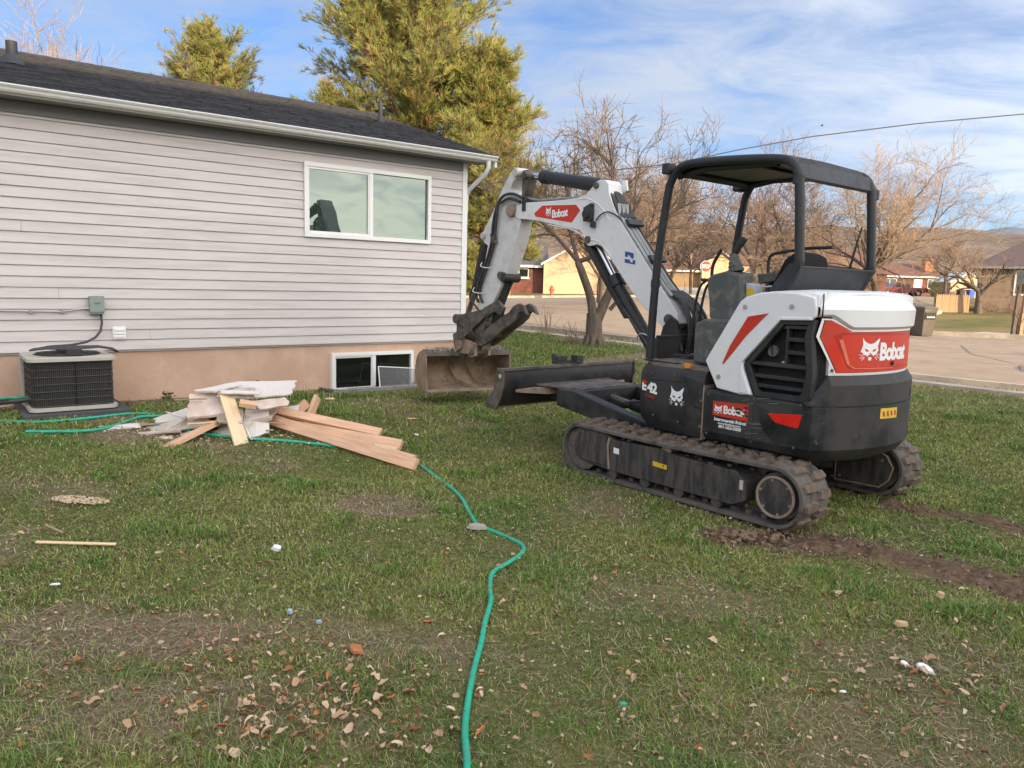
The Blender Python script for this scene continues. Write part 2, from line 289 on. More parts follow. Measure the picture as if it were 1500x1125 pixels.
# value noise for masks
_tab = nrg.random((64, 64))
def vn(x, y, sc):
    x = np.asarray(x)*sc; y = np.asarray(y)*sc
    xi = np.floor(x).astype(int); yi = np.floor(y).astype(int); fx = x-xi; fy = y-yi
    fx = fx*fx*(3-2*fx); fy = fy*fy*(3-2*fy)
    t = lambda a, b: _tab[a % 64, b % 64]
    return (t(xi, yi)*(1-fx)+t(xi+1, yi)*fx)*(1-fy)+(t(xi, yi+1)*(1-fx)+t(xi+1, yi+1)*fx)*fy
def fbm(x, y, sc): return (vn(x, y, sc)+.5*vn(x+7.3, y+1.9, sc*2.1)+.25*vn(x+3.1, y+8.2, sc*4.3))/1.75
ss = lambda a, b, x: (lambda t: t*t*(3-2*t))(np.clip((x-a)/(b-a), 0, 1))
TH = .66147625
DV = Vector((math.cos(TH), math.sin(TH), 0)); NV = Vector((math.sin(TH), -math.cos(TH), 0)); OV = Vector((-15.1446, 0, 0))
def WP(s, n, z): return OV+DV*s+NV*n+Vector((0, 0, z))
# soil ruts behind the tracks
RUTS = [([(1.48, 4.95), (1.80, 4.92), (2.3, 4.72), (2.9, 4.18), (3.6, 3.55), (4.4, 2.9)], .24), ([(3.0, 5.85), (3.5, 5.4), (4.2, 4.75), (5.2, 3.8)], .10)]
def seg_dist(x, y, pts):
    d = np.full(np.shape(x), 1e9)
    for (ax, ay), (bx, by) in zip(pts, pts[1:]):
        t = np.clip(((x-ax)*(bx-ax)+(y-ay)*(by-ay))/((bx-ax)**2+(by-ay)**2), 0, 1)
        d = np.minimum(d, np.hypot(x-ax-t*(bx-ax), y-ay-t*(by-ay)))
    return d
def soil_mask(x, y):
    m = np.zeros(np.shape(x))
    for i, (pts, wd) in enumerate(RUTS):
        d = seg_dist(x, y, pts)+(fbm(x, y, 3.1)-.5)*.34
        m = np.maximum(m, 1-ss(wd*.62, wd*1.15, d))
    return m
BARE = [(-.94, 5.3, .42, .30, .9), (-1.65, 3.35, .75, .30, .8), (-2.5, 3.1, .8, .4, .6), (-3.35, 6.9, .55, .35, .95), (-2.9, 6.55, .6, .25, .7), (-1.15, 2.75, .6, .35, .7), (-3.1, 5.2, .5, .25, .6), (-.45, 3.3, .5, .35, .6),
        (-2.9, 4.25, .35, .3, .6), (1.2, 2.7, .7, .4, .45), (.9, 3.9, .5, .35, .4), (2.0, 3.3, .7, .35, .4), (-1.4, 9.0, .7, .4, .75), (-.6, 8.2, .5, .3, .6), (-3.9, 7.4, .5, .3, .9), (.7, 5.6, .35, .4, .5), (2.6, 2.7, .6, .3, .4)]
def bare_mask(x, y):
    m = np.zeros(np.shape(x))
    for cx, cy, rx, ry, a in BARE:
        q = np.hypot((x-cx)/rx, (y-cy)/ry)+(fbm(x, y, 2.3)-.5)*1.2
        m = np.maximum(m, a*(1-ss(.5, 1.35, q)))
    sx = (x-OV.x)*NV.x+(y-OV.y)*NV.y                                   # distance from the house wall
    m = np.maximum(m, (1-ss(.15, .75, sx+(fbm(x, y, 2.7)-.5)*.5))*.95*(sx > -.3))
    m = np.maximum(m, ss(.60, .82, fbm(x+31, y+5, .9))*.75)
    return m
NEAR_EDGE = [(-26, 42), (-14, 34), (-.13, 19.6), (1.46, 17.9), (2.75, 16.5), (6.6, 12.7), (8.2, 11.0), (16, 2.4), (28, -11)]
def edge_dist(x, y):                                                   # >0 on the lawn side of the near street edge
    return -((x-2.75)*.70+(y-16.5)*.714)
def dry_mask(x, y):
    e = edge_dist(x, y)
    return (1-ss(.8, 1.35, e+(fbm(x, y, 1.5)-.5)*.5))

def lawn_mat():
    m = bpy.data.materials.new('lawn'); m.use_nodes = True; nt = m.node_tree; b = nt.nodes['Principled BSDF']; b.inputs['Roughness'].default_value = .95; b.inputs['Specular IOR Level'].default_value = .15
    tc = N(nt, 'ShaderNodeTexCoord')
    def noi(sc, det=8, ro=.65):
        n = N(nt, 'ShaderNodeTexNoise'); n.inputs['Scale'].default_value = sc; n.inputs['Detail'].default_value = det; n.inputs['Roughness'].default_value = ro; L(nt, tc, 'Object', n, 'Vector'); return n
    def ramp(src, stops):
        r = N(nt, 'ShaderNodeValToRGB'); e = r.color_ramp.elements
        while len(e) < len(stops): e.new(.5)
        for el, (p, c) in zip(e, stops): el.position = p; el.color = (*c, 1)
        nt.links.new(src, r.inputs[0]); return r
    def mix(f, a, bb):
        x = N(nt, 'ShaderNodeMix', data_type='RGBA'); nt.links.new(f, x.inputs['Factor']); nt.links.new(a, x.inputs['A']); nt.links.new(bb, x.inputs['B']); return x.outputs['Result']
    att = lambda n_: N(nt, 'ShaderNodeAttribute', attribute_name=n_).outputs['Fac']
    g_ = ramp(noi(34).outputs[0], [(.30, (.05, .052, .022)), (.48, (.115, .12, .042)), (.62, (.175, .175, .068)), (.78, (.29, .25, .13))])
    br = ramp(noi(46).outputs[0], [(.30, (.11, .078, .056)), (.52, (.23, .168, .118)), (.72, (.38, .29, .20))])
    dr = ramp(noi(20).outputs[0], [(.30, (.16, .12, .05)), (.7, (.36, .27, .12))])
    so = ramp(noi(24).outputs[0], [(.30, (.07, .044, .028)), (.55, (.16, .104, .067)), (.75, (.26, .18, .12))])
    lo = N(nt, 'ShaderNodeMapRange'); nt.links.new(noi(1.1, 5).outputs[0], lo.inputs[0]); lo.inputs['From Min'].default_value = .45; lo.inputs['From Max'].default_value = .62; lo.inputs['To Max'].default_value = .55
    gg = mix(lo.outputs[0], g_.outputs[0], dr.outputs[0])
    c = mix(att('bare'), gg, br.outputs[0]); c = mix(att('dry'), c, dr.outputs[0]); c = mix(att('soil'), c, so.outputs[0])
    nt.links.new(c, b.inputs['Base Color'])
    bp = N(nt, 'ShaderNodeBump'); bp.inputs['Strength'].default_value = .8; bp.inputs['Distance'].default_value = .03; L(nt, noi(60, 6), 0, bp, 'Height'); L(nt, bp, 0, b, 'Normal')
    return m
mt['lawn'] = lawn_mat()
def ground():
    na, rr = 420, np.concatenate([np.linspace(.4, 12, 170), np.geomspace(12.2, 1600, 120)])
    # finer angular steps in front of the viewpoint
    a = np.concatenate([np.linspace(R(-45), R(45), 330, endpoint=False), np.linspace(R(45), R(315), na-330, endpoint=False)])
    A, RR = np.meshgrid(a, rr); X = np.sin(A)*RR; Y = np.cos(A)*RR
    Z = h(X, Y); near = RR < 14
    sm = soil_mask(X, Y)*near
    Z = Z+near*((fbm(X, Y, 1.7)-.5)*.03+(fbm(X, Y, 7)-.5)*.014)+sm*((fbm(X+3, Y, 6)-.42)*.13+(fbm(X, Y+9, 15)-.5)*.05)
    Z = np.where(RR > 300, Z-(RR-300)*.01, Z)
    V = np.stack([X, Y, Z], -1).reshape(-1, 3); V = np.vstack([V, [[0, 0, 0]]])
    nr = len(rr); i = np.arange(nr-1)[:, None]; j = np.arange(na)[None, :]; jn = (j+1) % na
    F = np.stack([i*na+j, i*na+jn, (i+1)*na+jn, (i+1)*na+j], -1).reshape(-1, 4)
    x, y = V[:, 0], V[:, 1]
    e = edge_dist(x, y); far = (np.hypot(x, y) > 30)
    dry = np.maximum(dry_mask(x, y)*(e > -3), np.where(far | (e < -3), .05+.95*ss(.3, .75, fbm(x*.5, y*1.6, .5)), 0))
    o = npmesh('ground', V, F, mt['lawn'], smooth=True, attrs=dict(bare=('FLOAT', np.clip(bare_mask(x, y)*.95, 0, 1)), dry=('FLOAT', dry), soil=('FLOAT', np.append(sm.ravel(), 0))))
    tag(o, kind='structure')
    fan = MB(); 
ground()
def sheet(name, poly, mat, off, step=1.0, noise_amp=0):
    """a surface draped over the terrain inside a polygon"""
    P = [Vector(p) for p in poly]; pts = []; edges = []
    for i, p in enumerate(P):
        q = P[(i+1) % len(P)]; n = max(1, int((q-p).length/step))
        for k in range(n): pts.append(p+(q-p)*k/n)
    nb = len(pts); edges = [(i, (i+1) % nb) for i in range(nb)]
    xs = [p.x for p in P]; ys = [p.y for p in P]
    def inside(x, y):
        c = False
        for i in range(len(P)):
            a, b = P[i], P[i-1]
            if (a.y > y) != (b.y > y) and x < (b.x-a.x)*(y-a.y)/(b.y-a.y)+a.x: c = not c
        return c
    y = min(ys)+step*.5
    while y < max(ys):
        x = min(xs)+step*.5
        while x < max(xs):
            if inside(x, y): pts.append(Vector((x+rng.uniform(-.1, .1)*step, y+rng.uniform(-.1, .1)*step)))
            x += step
        y += step
    r_ = delaunay_2d_cdt(pts, edges, [tuple(range(nb))], 1, 1e-4)
    co = np.array([(p.x, p.y) for p in r_[0]]); z = h(co[:, 0], co[:, 1])+off
    V = np.column_stack([co, z]); F = np.array([f for f in r_[2] if len(f) == 3])
    # face up
    a, b, c = V[F[:, 0]], V[F[:, 1]], V[F[:, 2]]; nz = np.cross(b-a, c-a)[:, 2]; F[nz < 0] = F[nz < 0][:, ::-1]
    o = npmesh(name, V, F, mat, smooth=True); return tag(o, kind='structure')
def strip(name, line, w0, w1, mat, off, hgt=0, n=60, kind='structure'):
    """a band beside a polyline; hgt raises it as a solid kerb"""
    P = [Vector(p) for p in line]; T_ = [0]
    for a, b in zip(P, P[1:]): T_.append(T_[-1]+(b-a).length)
    m = MB(); rows = []
    for k in range(n+1):
        t = T_[-1]*k/n; i = max(j for j in range(len(P)-1) if T_[j] <= t+1e-6); u = (t-T_[i])/(T_[i+1]-T_[i])
        p = P[i].lerp(P[i+1], u)
        i0 = max(0, i-1) if u < .5 else i; i1 = min(len(P)-1, i+2) if u > .5 else i+1
        d = (P[i1]-P[i0]).normalized(); nn = Vector((-d.y, d.x)); r_ = []
        for q, zt in ((w0, -.15), (w0, hgt), (w1, hgt), (w1, -.15)):
            c = p+nn*q; r_.append((c.x, c.y, hz(c.x, c.y)+off+zt))
        rows.append(r_)
    m.loft(rows)
    o = m.build(name, mat, ang=30); return tag(o, kind=kind)
street_poly = NEAR_EDGE + [(46, -2), (34, 9), (24, 19), (18.6, 24.3), (16.9, 25.9), (15.2, 26.9), (14.3, 27.6), (15.4, 30.5), (19, 37), (24.5, 45), (33, 58), (52, 90), (45, 92), (31, 72), (22, 63.5), (14, 59), (8.3, 57), (2.3, 56.2), (-3, 55.2), (-12, 54), (-40, 56)]
sheet('street', street_poly, mt['asphalt'], .05, 1.6)
strip('sidewalk', [(-10, 28.6), (-.16, 18.15), (2.6, 15.35), (6.40, 11.95), (7.3, 10.9), (13, 4.6)], -.13, .13, mt['concrete'], .03, .0)
strip('kerb', NEAR_EDGE, -.22, -.10, mt['concrete'], .03, .05, 80)
strip('kerb', [(46, -2), (34, 9), (24, 19), (18.6, 24.3), (16.9, 25.9), (15.2, 26.9), (14.3, 27.6), (15.4, 30.5), (19, 37), (24.5, 45)], -.35, 0, mt['concrete'], .05, .15, 80)
strip('kerb', [(31, 72), (22, 63.5), (14, 59), (8.3, 57), (2.3, 56.2), (-3, 55.2), (-12, 54), (-40, 56)], -.1, .35, mt['concrete'], .06, .14, 80)
for i_, ln_ in enumerate(([(3.5, 18.2), (6.0, 18.0), (8.5, 18.9), (12, 19.2), (17, 18.0)], [(2.0, 22), (4.5, 23.2), (8, 23.4), (11, 25.0)], [(9.0, 13.5), (10.6, 16.0), (11.2, 18.8), (12.8, 22)], [(-2, 27), (3, 28.4), (9, 28), (13, 30)], [(1, 36), (6, 37.5), (13, 36.5)], [(14, 10), (17, 13.5), (19, 14.2), (22, 17)])): strip('road_crack', ln_, -.035, .035, mt['crack'], .054, .0, 24)
strip('sidewalk', [(36.5, 10.5), (25.8, 20.4), (20.2, 25.8), (18.4, 27.6), (17.2, 29.0)], -1.3, 0, mt['concrete'], .08, .0)
strip('sidewalk', [(22, 65.5), (14, 61), (8.3, 59), (2.3, 58.2), (-3, 57.2), (-12, 56), (-40, 58)], -.6, .9, mt['concrete'], .06, .0)
sheet('driveway', [(13.2, 60.8), (16.5, 62.5), (21.5, 84.5), (15.5, 84.5)], mt['concrete'], .07, 2)

# ------------------------------------------------------------------ hills
def hill(name, mat, Y, prof, depth, seed, amp):
    xs = np.linspace(prof[0][0], prof[-1][0], 220); top = np.interp(xs, [p[0] for p in prof], [p[1] for p in prof])
    nv = 26; V = []; 
    for k in range(nv):
        t = k/(nv-1); sh = (1-(1-t)**2)**.9
        ruff = (fbm(xs*.01+seed, np.full_like(xs, k*.35), 1.3)-.5)*amp*sh*(1.2-sh*.8)
        V.append(np.stack([xs, np.full_like(xs, Y-depth*(1-t))+ruff*2, top*sh-4+ruff+(fbm(xs*.02+seed, xs*0, 1.0)-.5)*amp*.35*sh], -1))
    V.append(np.stack([xs, np.full_like(xs, Y+depth), np.full_like(xs, -10.)], -1))
    V = np.concatenate(V); n = len(xs); i = np.arange(nv)[:, None]; j = np.arange(n-1)[None, :]
    F = np.stack([i*n+j, i*n+j+1, (i+1)*n+j+1, (i+1)*n+j], -1).reshape(-1, 4)
    tag(npmesh(name, V, F, mat, smooth=True), kind='structure')
hill('hills', mt['hill'], 900, [(-900, 40), (-200, 66), (35, 72), (190, 72), (316, 71), (418, 73), (480, 73), (583, 66), (900, 60), (1500, 40)], 420, 2.2, 26)
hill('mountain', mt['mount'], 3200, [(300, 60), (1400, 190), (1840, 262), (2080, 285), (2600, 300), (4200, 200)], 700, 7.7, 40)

# ------------------------------------------------------------------ house
house = empty('house', WP(14.5, -3, .25), 0, 'grey clapboard house with peach foundation and black shingle roof', 'house')
def HB(): return MB()
ROT = Matrix(((DV.x, NV.x, 0), (DV.y, NV.y, 0), (0, 0, 1)))
INV = Matrix.Translation(-Vector(house.location))
def wbox(m, s0, s1, n0, n1, z0, z1):
    vs = [WP(s, n, z) for s in (s0, s1) for n in (n0, n1) for z in (z0, z1)]
    return m.add(vs, [(0, 1, 3, 2), (4, 6, 7, 5), (0, 4, 5, 1), (2, 3, 7, 6), (0, 2, 6, 4), (1, 5, 7, 3)])
def hp(m, name, mat, parent=house, bevel=0, **k):
    o = m.build(name, mat, parent, bevel, **k)
    if parent is house: o.data.transform(INV)
    else: o.data.transform(INV)
    return o
S0, S1, BACK = 4.0, 18.27, -6.5
SB, CW, NB = .814, .112, 22
wall = hp(wbox(MB(), S0, S1, BACK, -.012, SB-.02, 3.32), 'wall', mt['siding'])
pw = (15.855, 17.665, 2.172, 3.066)
def board(s0, s1, k):
    z0 = SB+CW*k; z1 = min(z0+CW, 3.318)
    prof = [(-.010, z0+.004), (.011, z0+.002), (.0155, z0+.005), (.0150, z0+.013), (.001, z1-.001), (-.010, z1-.001)]
    hp(MB().loft([[WP(s, n, z) for n, z in prof] for s in (s0, s1)]), 'siding_board', mt['siding'], wall, smooth=False)
for k in range(NB+1):
    if 12 <= k <= 19: board(S0, pw[0]+.02, k); board(pw[1]-.02, S1-.06, k)
    else:
        cut = rng.uniform(8.5, 17.0) if k % 3 else rng.uniform(9, 12.5)      # butt joints between board lengths
        board(S0, cut-.0012, k); board(cut+.0012, S1-.06, k)
f_ = MB(); wbox(f_, S0, S1-.02, BACK+.02, -.035, -.3, SB+.002); fo = hp(f_, 'foundation', mt['stucco'])
# gable end above the wall plate
gm = MB(); gm.add([WP(S1, -.02, 3.3), WP(S1, BACK, 3.3), WP(S1, -3.25, 4.45), WP(S1-.1, -.02, 3.3), WP(S1-.1, BACK, 3.3), WP(S1-.1, -3.25, 4.45)], [(0, 1, 2), (5, 4, 3), (0, 3, 4, 1), (1, 4, 5, 2), (2, 5, 3, 0)]); hp(gm, 'gable', mt['siding'])
hp(wbox(MB(), S1-.065, S1+.012, -.10, .022, SB-.012, 3.318), 'corner_trim', mt['trim'], bevel=.003)
hp(wbox(MB(), S0, 18.5, -.02, .27, 3.322, 3.336), 'soffit', mt['soffit'])
hp(wbox(MB(), S0, S1-.07, .016, .034, 3.20, 3.320), 'frieze_board', mt['soffit'])
hp(wbox(MB(), S0, 18.52, .272, .292, 3.318, 3.403), 'fascia', mt['trim'])
# gutter: k-style profile
gp = [(.294, 3.336), (.352, 3.334), (.368, 3.350), (.374, 3.366), (.392, 3.380), (.396, 3.388), (.404, 3.390), (.404, 3.402), (.392, 3.402), (.386, 3.384), (.362, 3.364), (.350, 3.344), (.304, 3.344), (.304, 3.398), (.294, 3.398)]
gut = hp(MB().loft([[WP(s, n, z) for n, z in gp] for s in (S0, 18.55)]), 'gutter', mt['trim'], ang=20)
ds = MB(); ds.tube([WP(18.42, .33, 3.335), WP(18.42, .33, 3.25), WP(18.41, .28, 3.17), WP(18.36, -.02, 2.98), WP(18.35, -.10, 2.90), WP(18.35, -.12, 2.6), WP(18.35, -.12, .4)], .031, 8); hp(ds, 'downspout', mt['trim'])
# roof: stepped shingle courses, front and back slope
SL = .31
rf = MB(); nc = 27; r0, r1_ = .335, -3.25
zr = lambda n: 3.405+(.335-n)*SL
for c in range(nc):
    n0 = r0+(r1_-r0)*c/nc; n1 = r0+(r1_-r0)*(c+1)/nc
    ns_ = 46; 
    prof = [(n0+.012, zr(n0)+.000), (n0+.012, zr(n0)+.013), (n1, zr(n1)+.007), (n1, zr(n1)-.02)]
    rf.loft([[WP(s, n, z) for n, z in prof] for s in (S0, 18.58)])
roof = hp(rf, 'roof', mt['shingle'], smooth=False)
hp(MB().add([WP(S0, -3.25, zr(-3.25)), WP(18.58, -3.25, zr(-3.25)), WP(18.58, BACK-.4, zr(-3.25)-(-BACK+.4-3.25)*SL), WP(S0, BACK-.4, zr(-3.25)-(-BACK+.4-3.25)*SL)], [(0, 1, 2, 3)]), 'back_slope', mt['shingle'], roof)
rc = MB()
for i in range(56):
    s = S0+i*.26; rc.add([WP(s, -3.12, zr(-3.12)+.016), WP(s+.27, -3.12, zr(-3.12)+.016), WP(s+.27, -3.25, zr(-3.25)+.034), WP(s, -3.25, zr(-3.25)+.030), WP(s+.27, -3.38, zr(-3.12)+.016), WP(s, -3.38, zr(-3.12)+.016)], [(0, 1, 2, 3), (3, 2, 4, 5)])
hp(rc, 'ridge_cap', mt['shingle'], roof, smooth=False)
# individual shingle tabs that stand a little proud on the nearest courses
tabs = MB()
for c in range(nc):
    n0 = r0+(r1_-r0)*c/nc; n1 = n0+(r1_-r0)/nc*.98
    s = 10.5+rng.random()*.3
    while s < 18.4:
        wdt = rng.uniform(.12, .30)
        if rng.random() < .55:
            e = rng.uniform(.003, .007)
            tabs.add([WP(s, n0+.016, zr(n0)+.002), WP(s+wdt, n0+.016, zr(n0)+.002), WP(s+wdt, n0+.016, zr(n0)+.013+e), WP(s, n0+.016, zr(n0)+.013+e), WP(s+wdt, n1, zr(n1)+.0085), WP(s, n1, zr(n1)+.0085)], [(0, 1, 2, 3), (3, 2, 4, 5)])
        s += wdt+.01
tb = hp(tabs, 'shingle_tabs', mt['shingle'], roof, smooth=False); tb['kind'] = 'stuff'
rake = MB()
for a, b in (((.33, 3.39), (-3.25, zr(-3.25)-.02)), ((-3.25, zr(-3.25)-.02), (BACK-.4, zr(-3.25)-(-BACK+.4-3.25)*SL-.02))):
    rake.add([WP(s, a[0], a[1]-d) for s in (18.535, 18.565) for d in (0, .13)]+[WP(s, b[0], b[1]-d) for s in (18.535, 18.565) for d in (0, .13)], [(0, 1, 3, 2), (4, 6, 7, 5), (0, 4, 5, 1), (2, 3, 7, 6), (0, 2, 6, 4), (1, 5, 7, 3)])
hp(rake, 'rake_board', mt['trim'])
def pipe(s, n, hgt, r, name):
    m = MB(); z = zr(n); m.tube([WP(s, n, z-.1), WP(s, n, z+hgt)], r, 12); o = hp(m, name, mt['blackpipe'], roof)
    k = MB(); k.tube([WP(s, n, z-.02), WP(s, n, z+.03), WP(s, n, z+.10)], [r*2.3, r*1.9, r*1.15], 14); k2 = hp(k, 'flashing', mt['blackpipe'], roof)
pipe(17.95, -1.95, .30, .035, 'vent_pipe'); pipe(13.03, -1.72, .25, .062, 'vent_pipe')
def window(s0, s1, z0, z1, n_out, fw, name, glass, split=.5, sash_bottom=0):
    fr = MB(); wbox(fr, s0, s1, -.06, n_out, z1-fw, z1); wbox(fr, s0, s1, -.06, n_out, z0, z0+fw); wbox(fr, s0, s0+fw, -.06, n_out, z0+fw, z1-fw); wbox(fr, s1-fw, s1, -.06, n_out, z0+fw, z1-fw)
    o = hp(fr, name, mt['vinyl'], bevel=.004)
    sm = s0+(s1-s0)*split; mu = MB(); wbox(mu, sm-fw*.55, sm+fw*.55, -.05, n_out-.006, z0+fw, z1-fw); hp(mu, 'mullion', mt['vinyl'], o, bevel=.003)
    sa = MB(); a0, a1, b0, b1 = s0+fw, sm-fw*.55, z0+fw, z1-fw; t = fw*.55                   # sliding sash on the left
    n1 = n_out-.014
    wbox(sa, a0, a1, -.04, n1, b1-t, b1); wbox(sa, a0, a1, -.04, n1, b0, b0+t); wbox(sa, a0, a0+t*.6, -.04, n1, b0+t, b1-t); wbox(sa, a1-t*.6, a1, -.04, n1, b0+t, b1-t); hp(sa, 'sash', mt['vinyl'], o, bevel=.003)
    hp(wbox(MB(), a0+t*.6, a1-t*.6, -.03, n1-.018, b0+t, b1-t), 'pane', glass, o, smooth=False)
    hp(wbox(MB(), sm+fw*.55, s1-fw, -.04, n1-.028, z0+fw, z1-fw), 'pane', glass, o, smooth=False)
    return o
window(pw[0]-.01, pw[1]+.01, pw[2]-.01, pw[3]+.01, .042, .052, 'window', mt['pane'])
bp_ = M('basement_glass', (.008, .011, .010), .04, spec=.8)
window(16.205, 17.425, .16, .69, .03, .045, 'basement_window', bp_)
# dryer vent cover on the siding
vm = MB(); wbox(vm, 13.645, 13.782, .012, .035, .93, 1.075); v_ = hp(vm, 'vent_cover', mt['vinyl'], bevel=.012)
for k in range(3): hp(wbox(MB(), 13.662, 13.765, .034, .046, .952+k*.037, .976+k*.037), 'louver', mt['vinyl'], v_, bevel=.004)

# window well and loose screen
wl = MB(); pts = [WP(16.05, -.02, 0), WP(16.06, .22, 0), WP(16.2, .36, 0), WP(17.3, .36, 0), WP(17.46, .22, 0), WP(17.47, -.02, 0)]
for i in range(len(pts)-1):
    a, b = pts[i], pts[i+1]; ta = hz(a.x, a.y)+.035; tb_ = hz(b.x, b.y)+.035
    n_ = (b-a).cross(Vector((0, 0, 1))).normalized()*.006
    wl.add([a-n_+Vector((0, 0, ta)), b-n_+Vector((0, 0, tb_)), b+n_+Vector((0, 0, tb_)), a+n_+Vector((0, 0, ta)), a-n_+Vector((0, 0, -.2)), b-n_+Vector((0, 0, -.2)), b+n_+Vector((0, 0, -.2)), a+n_+Vector((0, 0, -.2))], [(0, 1, 2, 3), (4, 7, 6, 5), (0, 4, 5, 1), (1, 5, 6, 2), (2, 6, 7, 3), (3, 7, 4, 0)])
    wl.tube([a+Vector((0, 0, ta)), b+Vector((0, 0, tb_))], .011, 6)
tag(wl.build('window_well', mt['galv']), 'low galvanised window well around the basement window', 'window well')
sc_ = empty('window_screen', WP(16.77, .28, .2), 0, 'loose white framed insect screen leaning at the basement window', 'screen')
a, b, c, d = WP(16.755, .30, .24), WP(17.335, .30, .235), WP(17.335, .22, .465), WP(16.772, .22, .515)
iv = Matrix.Translation(-Vector(sc_.location))
q = MB()
for p0, p1 in ((a, b), (b, c), (c, d), (d, a)): q.tube([p0, p1], .009, 4)
o = q.build('frame', mt['vinyl'], sc_); o.data.transform(iv)
sm_ = bpy.data.materials.new('screen_cloth'); sm_.use_nodes = True; nt_ = sm_.node_tree; tr = N(nt_, 'ShaderNodeBsdfTransparent'); ms = N(nt_, 'ShaderNodeMixShader'); ms.inputs[0].default_value = .52; L(nt_, tr, 0, ms, 1); L(nt_, nt_.nodes['Principled BSDF'], 0, ms, 2); nt_.nodes['Principled BSDF'].inputs['Base Color'].default_value = (.16, .16, .165, 1); L(nt_, ms, 0, nt_.nodes['Material Output'], 0)
o = MB().add([a, b, c, d], [(0, 1, 2, 3)]).build('mesh_cloth', sm_, sc_); o.data.transform(iv)

# ------------------------------------------------------------------ electrical box, air conditioner
eb = empty('electrical_box', WP(13.49, .03, 1.3), 0, 'small grey green electrical disconnect box on the siding', 'electrical box')
ie = Matrix.Translation(-Vector(eb.location))
def pe(m, n_, mat_, par, inv, bevel=0, **k):
    o = m.build(n_, mat_, par, bevel, **k); o.data.transform(inv); return o
bx_ = pe(wbox(MB(), 13.428, 13.562, .014, .10, 1.215, 1.400), 'box', mt['greybox'], eb, ie, .006)
pe(wbox(MB(), 13.424, 13.566, .10, .112, 1.235, 1.408), 'cover', mt['greybox'], eb, ie, .006)
pe(wbox(MB(), 13.47, 13.52, .112, .12, 1.325, 1.345), 'latch', mt['soffit'], eb, ie, .002)
pe(MB().tube([WP(9, .035, 1.255), WP(12.6, .035, 1.250), WP(13.17, .035, 1.236), WP(13.35, .04, 1.266), WP(13.43, .055, 1.272)], .0085, 8), 'conduit', mt['conduit'], eb, ie)
for s in (12.9, 13.18): pe(wbox(MB(), s-.02, s+.02, .012, .047, 1.222, 1.262), 'clamp', mt['conduit'], eb, ie, .003)
pe(MB().tube([WP(13.535, .06, 1.215), WP(13.54, .062, 1.12), WP(13.52, .08, 1.03), WP(13.46, .12, .965), WP(13.36, .2, .925), WP(13.2, .32, .91), WP(13.0, .42, .908), WP(12.86, .5, .89)], .0125, 8), 'whip_cable', mt['cable'], eb, ie)

AX = Vector((-4.565, 7.195, 0)); 
ac = empty('air_conditioner', WP(13.25, .45, .30), 0, 'square outdoor air conditioner with cream frame and dark coil grille', 'air conditioner')
ia = Matrix.Translation(-Vector(ac.location))
s_l = (AX-OV).dot(DV); n_f = (AX-OV).dot(NV); SZ = .76; ZB, ZT = .30, .832
def rrect(ins, r=.07, n=6):
    s0, s1, n0, n1 = s_l+ins, s_l+SZ-ins, n_f-.73+ins, n_f-ins; out = []
    for cx, cy, a0 in ((s1-r, n1-r, 0), (s0+r, n1-r, 90), (s0+r, n0+r, 180), (s1-r, n0+r, 270)):
        for k in range(n+1): q = R(a0+90*k/n); out.append((cx+r*math.cos(q), cy+r*math.sin(q)))
    return out
def lift(poly, z): return [WP(s, n, z) for s, n in poly]
pe(MB().loft([lift(rrect(.015), ZB), lift(rrect(-.004), ZB+.012), lift(rrect(-.004), ZB+.045), lift(rrect(.01), ZB+.047)]), 'base_pan', mt['cream'], ac, ia, ang=50)
pe(MB().loft([lift(rrect(.035), ZB+.04), lift(rrect(.035), ZT-.04)]), 'coil', mt['fin'], ac, ia)
top_ = pe(MB().loft([lift(rrect(.004), ZT-.045), lift(rrect(-.006), ZT-.04), lift(rrect(-.006), ZT-.008), lift(rrect(.01), ZT)]), 'top_cover', mt['cream'], ac, ia, ang=50)
cx_, cn_ = s_l+SZ/2, n_f-.365
fan = MB()
for rr_ in (.10, .16, .22, .28): fan.tube([WP(cx_+rr_*math.cos(q*math.pi/12), cn_+rr_*math.sin(q*math.pi/12), ZT+.035-rr_*.08) for q in range(25)], .0045, 5)
for q in range(12): a_ = q*math.pi/6; fan.tube([WP(cx_+.05*math.cos(a_), cn_+.05*math.sin(a_), ZT+.035), WP(cx_+.30*math.cos(a_), cn_+.30*math.sin(a_), ZT+.006)], .004, 5)
pe(fan, 'fan_guard', mt['wire'], ac, ia)
pe(MB().tube([WP(cx_, cn_, ZT-.02), WP(cx_, cn_, ZT+.042)], .10, 16), 'fan_motor', mt['plastic'], ac, ia)
pe(MB().loft([lift([(cx_+.29*math.cos(k*math.pi/12), cn_+.29*math.sin(k*math.pi/12)) for k in range(24)], z) for z in (ZT-.01, ZT+.003)]), 'fan_opening', mt['dark'], ac, ia)
hw = MB(); ro = rrect(.022)
for k in range(7):
    z = ZB+.06+k*.07; hw.tube([WP(s, n, z) for s, n in ro+ro[:1]], .0035, 5)
g1 = pe(hw, 'horizontal_wires', mt['wire'], ac, ia); g1['kind'] = 'stuff'
vw = MB(); per = rrect(.026, n=5)
seq = per+per[:1]
for (s0, n0), (s1, n1) in zip(seq, seq[1:]):
    l_ = math.hypot(s1-s0, n1-n0); k_ = max(1, int(l_/.017))
    for k in range(k_):
        u = k/k_; s = s0+(s1-s0)*u; n = n0+(n1-n0)*u; vw.tube([WP(s, n, ZB+.045), WP(s, n, ZT-.043)], .0016, 3, False)
g2 = pe(vw, 'vertical_wires', mt['wire'], ac, ia); g2['kind'] = 'stuff'
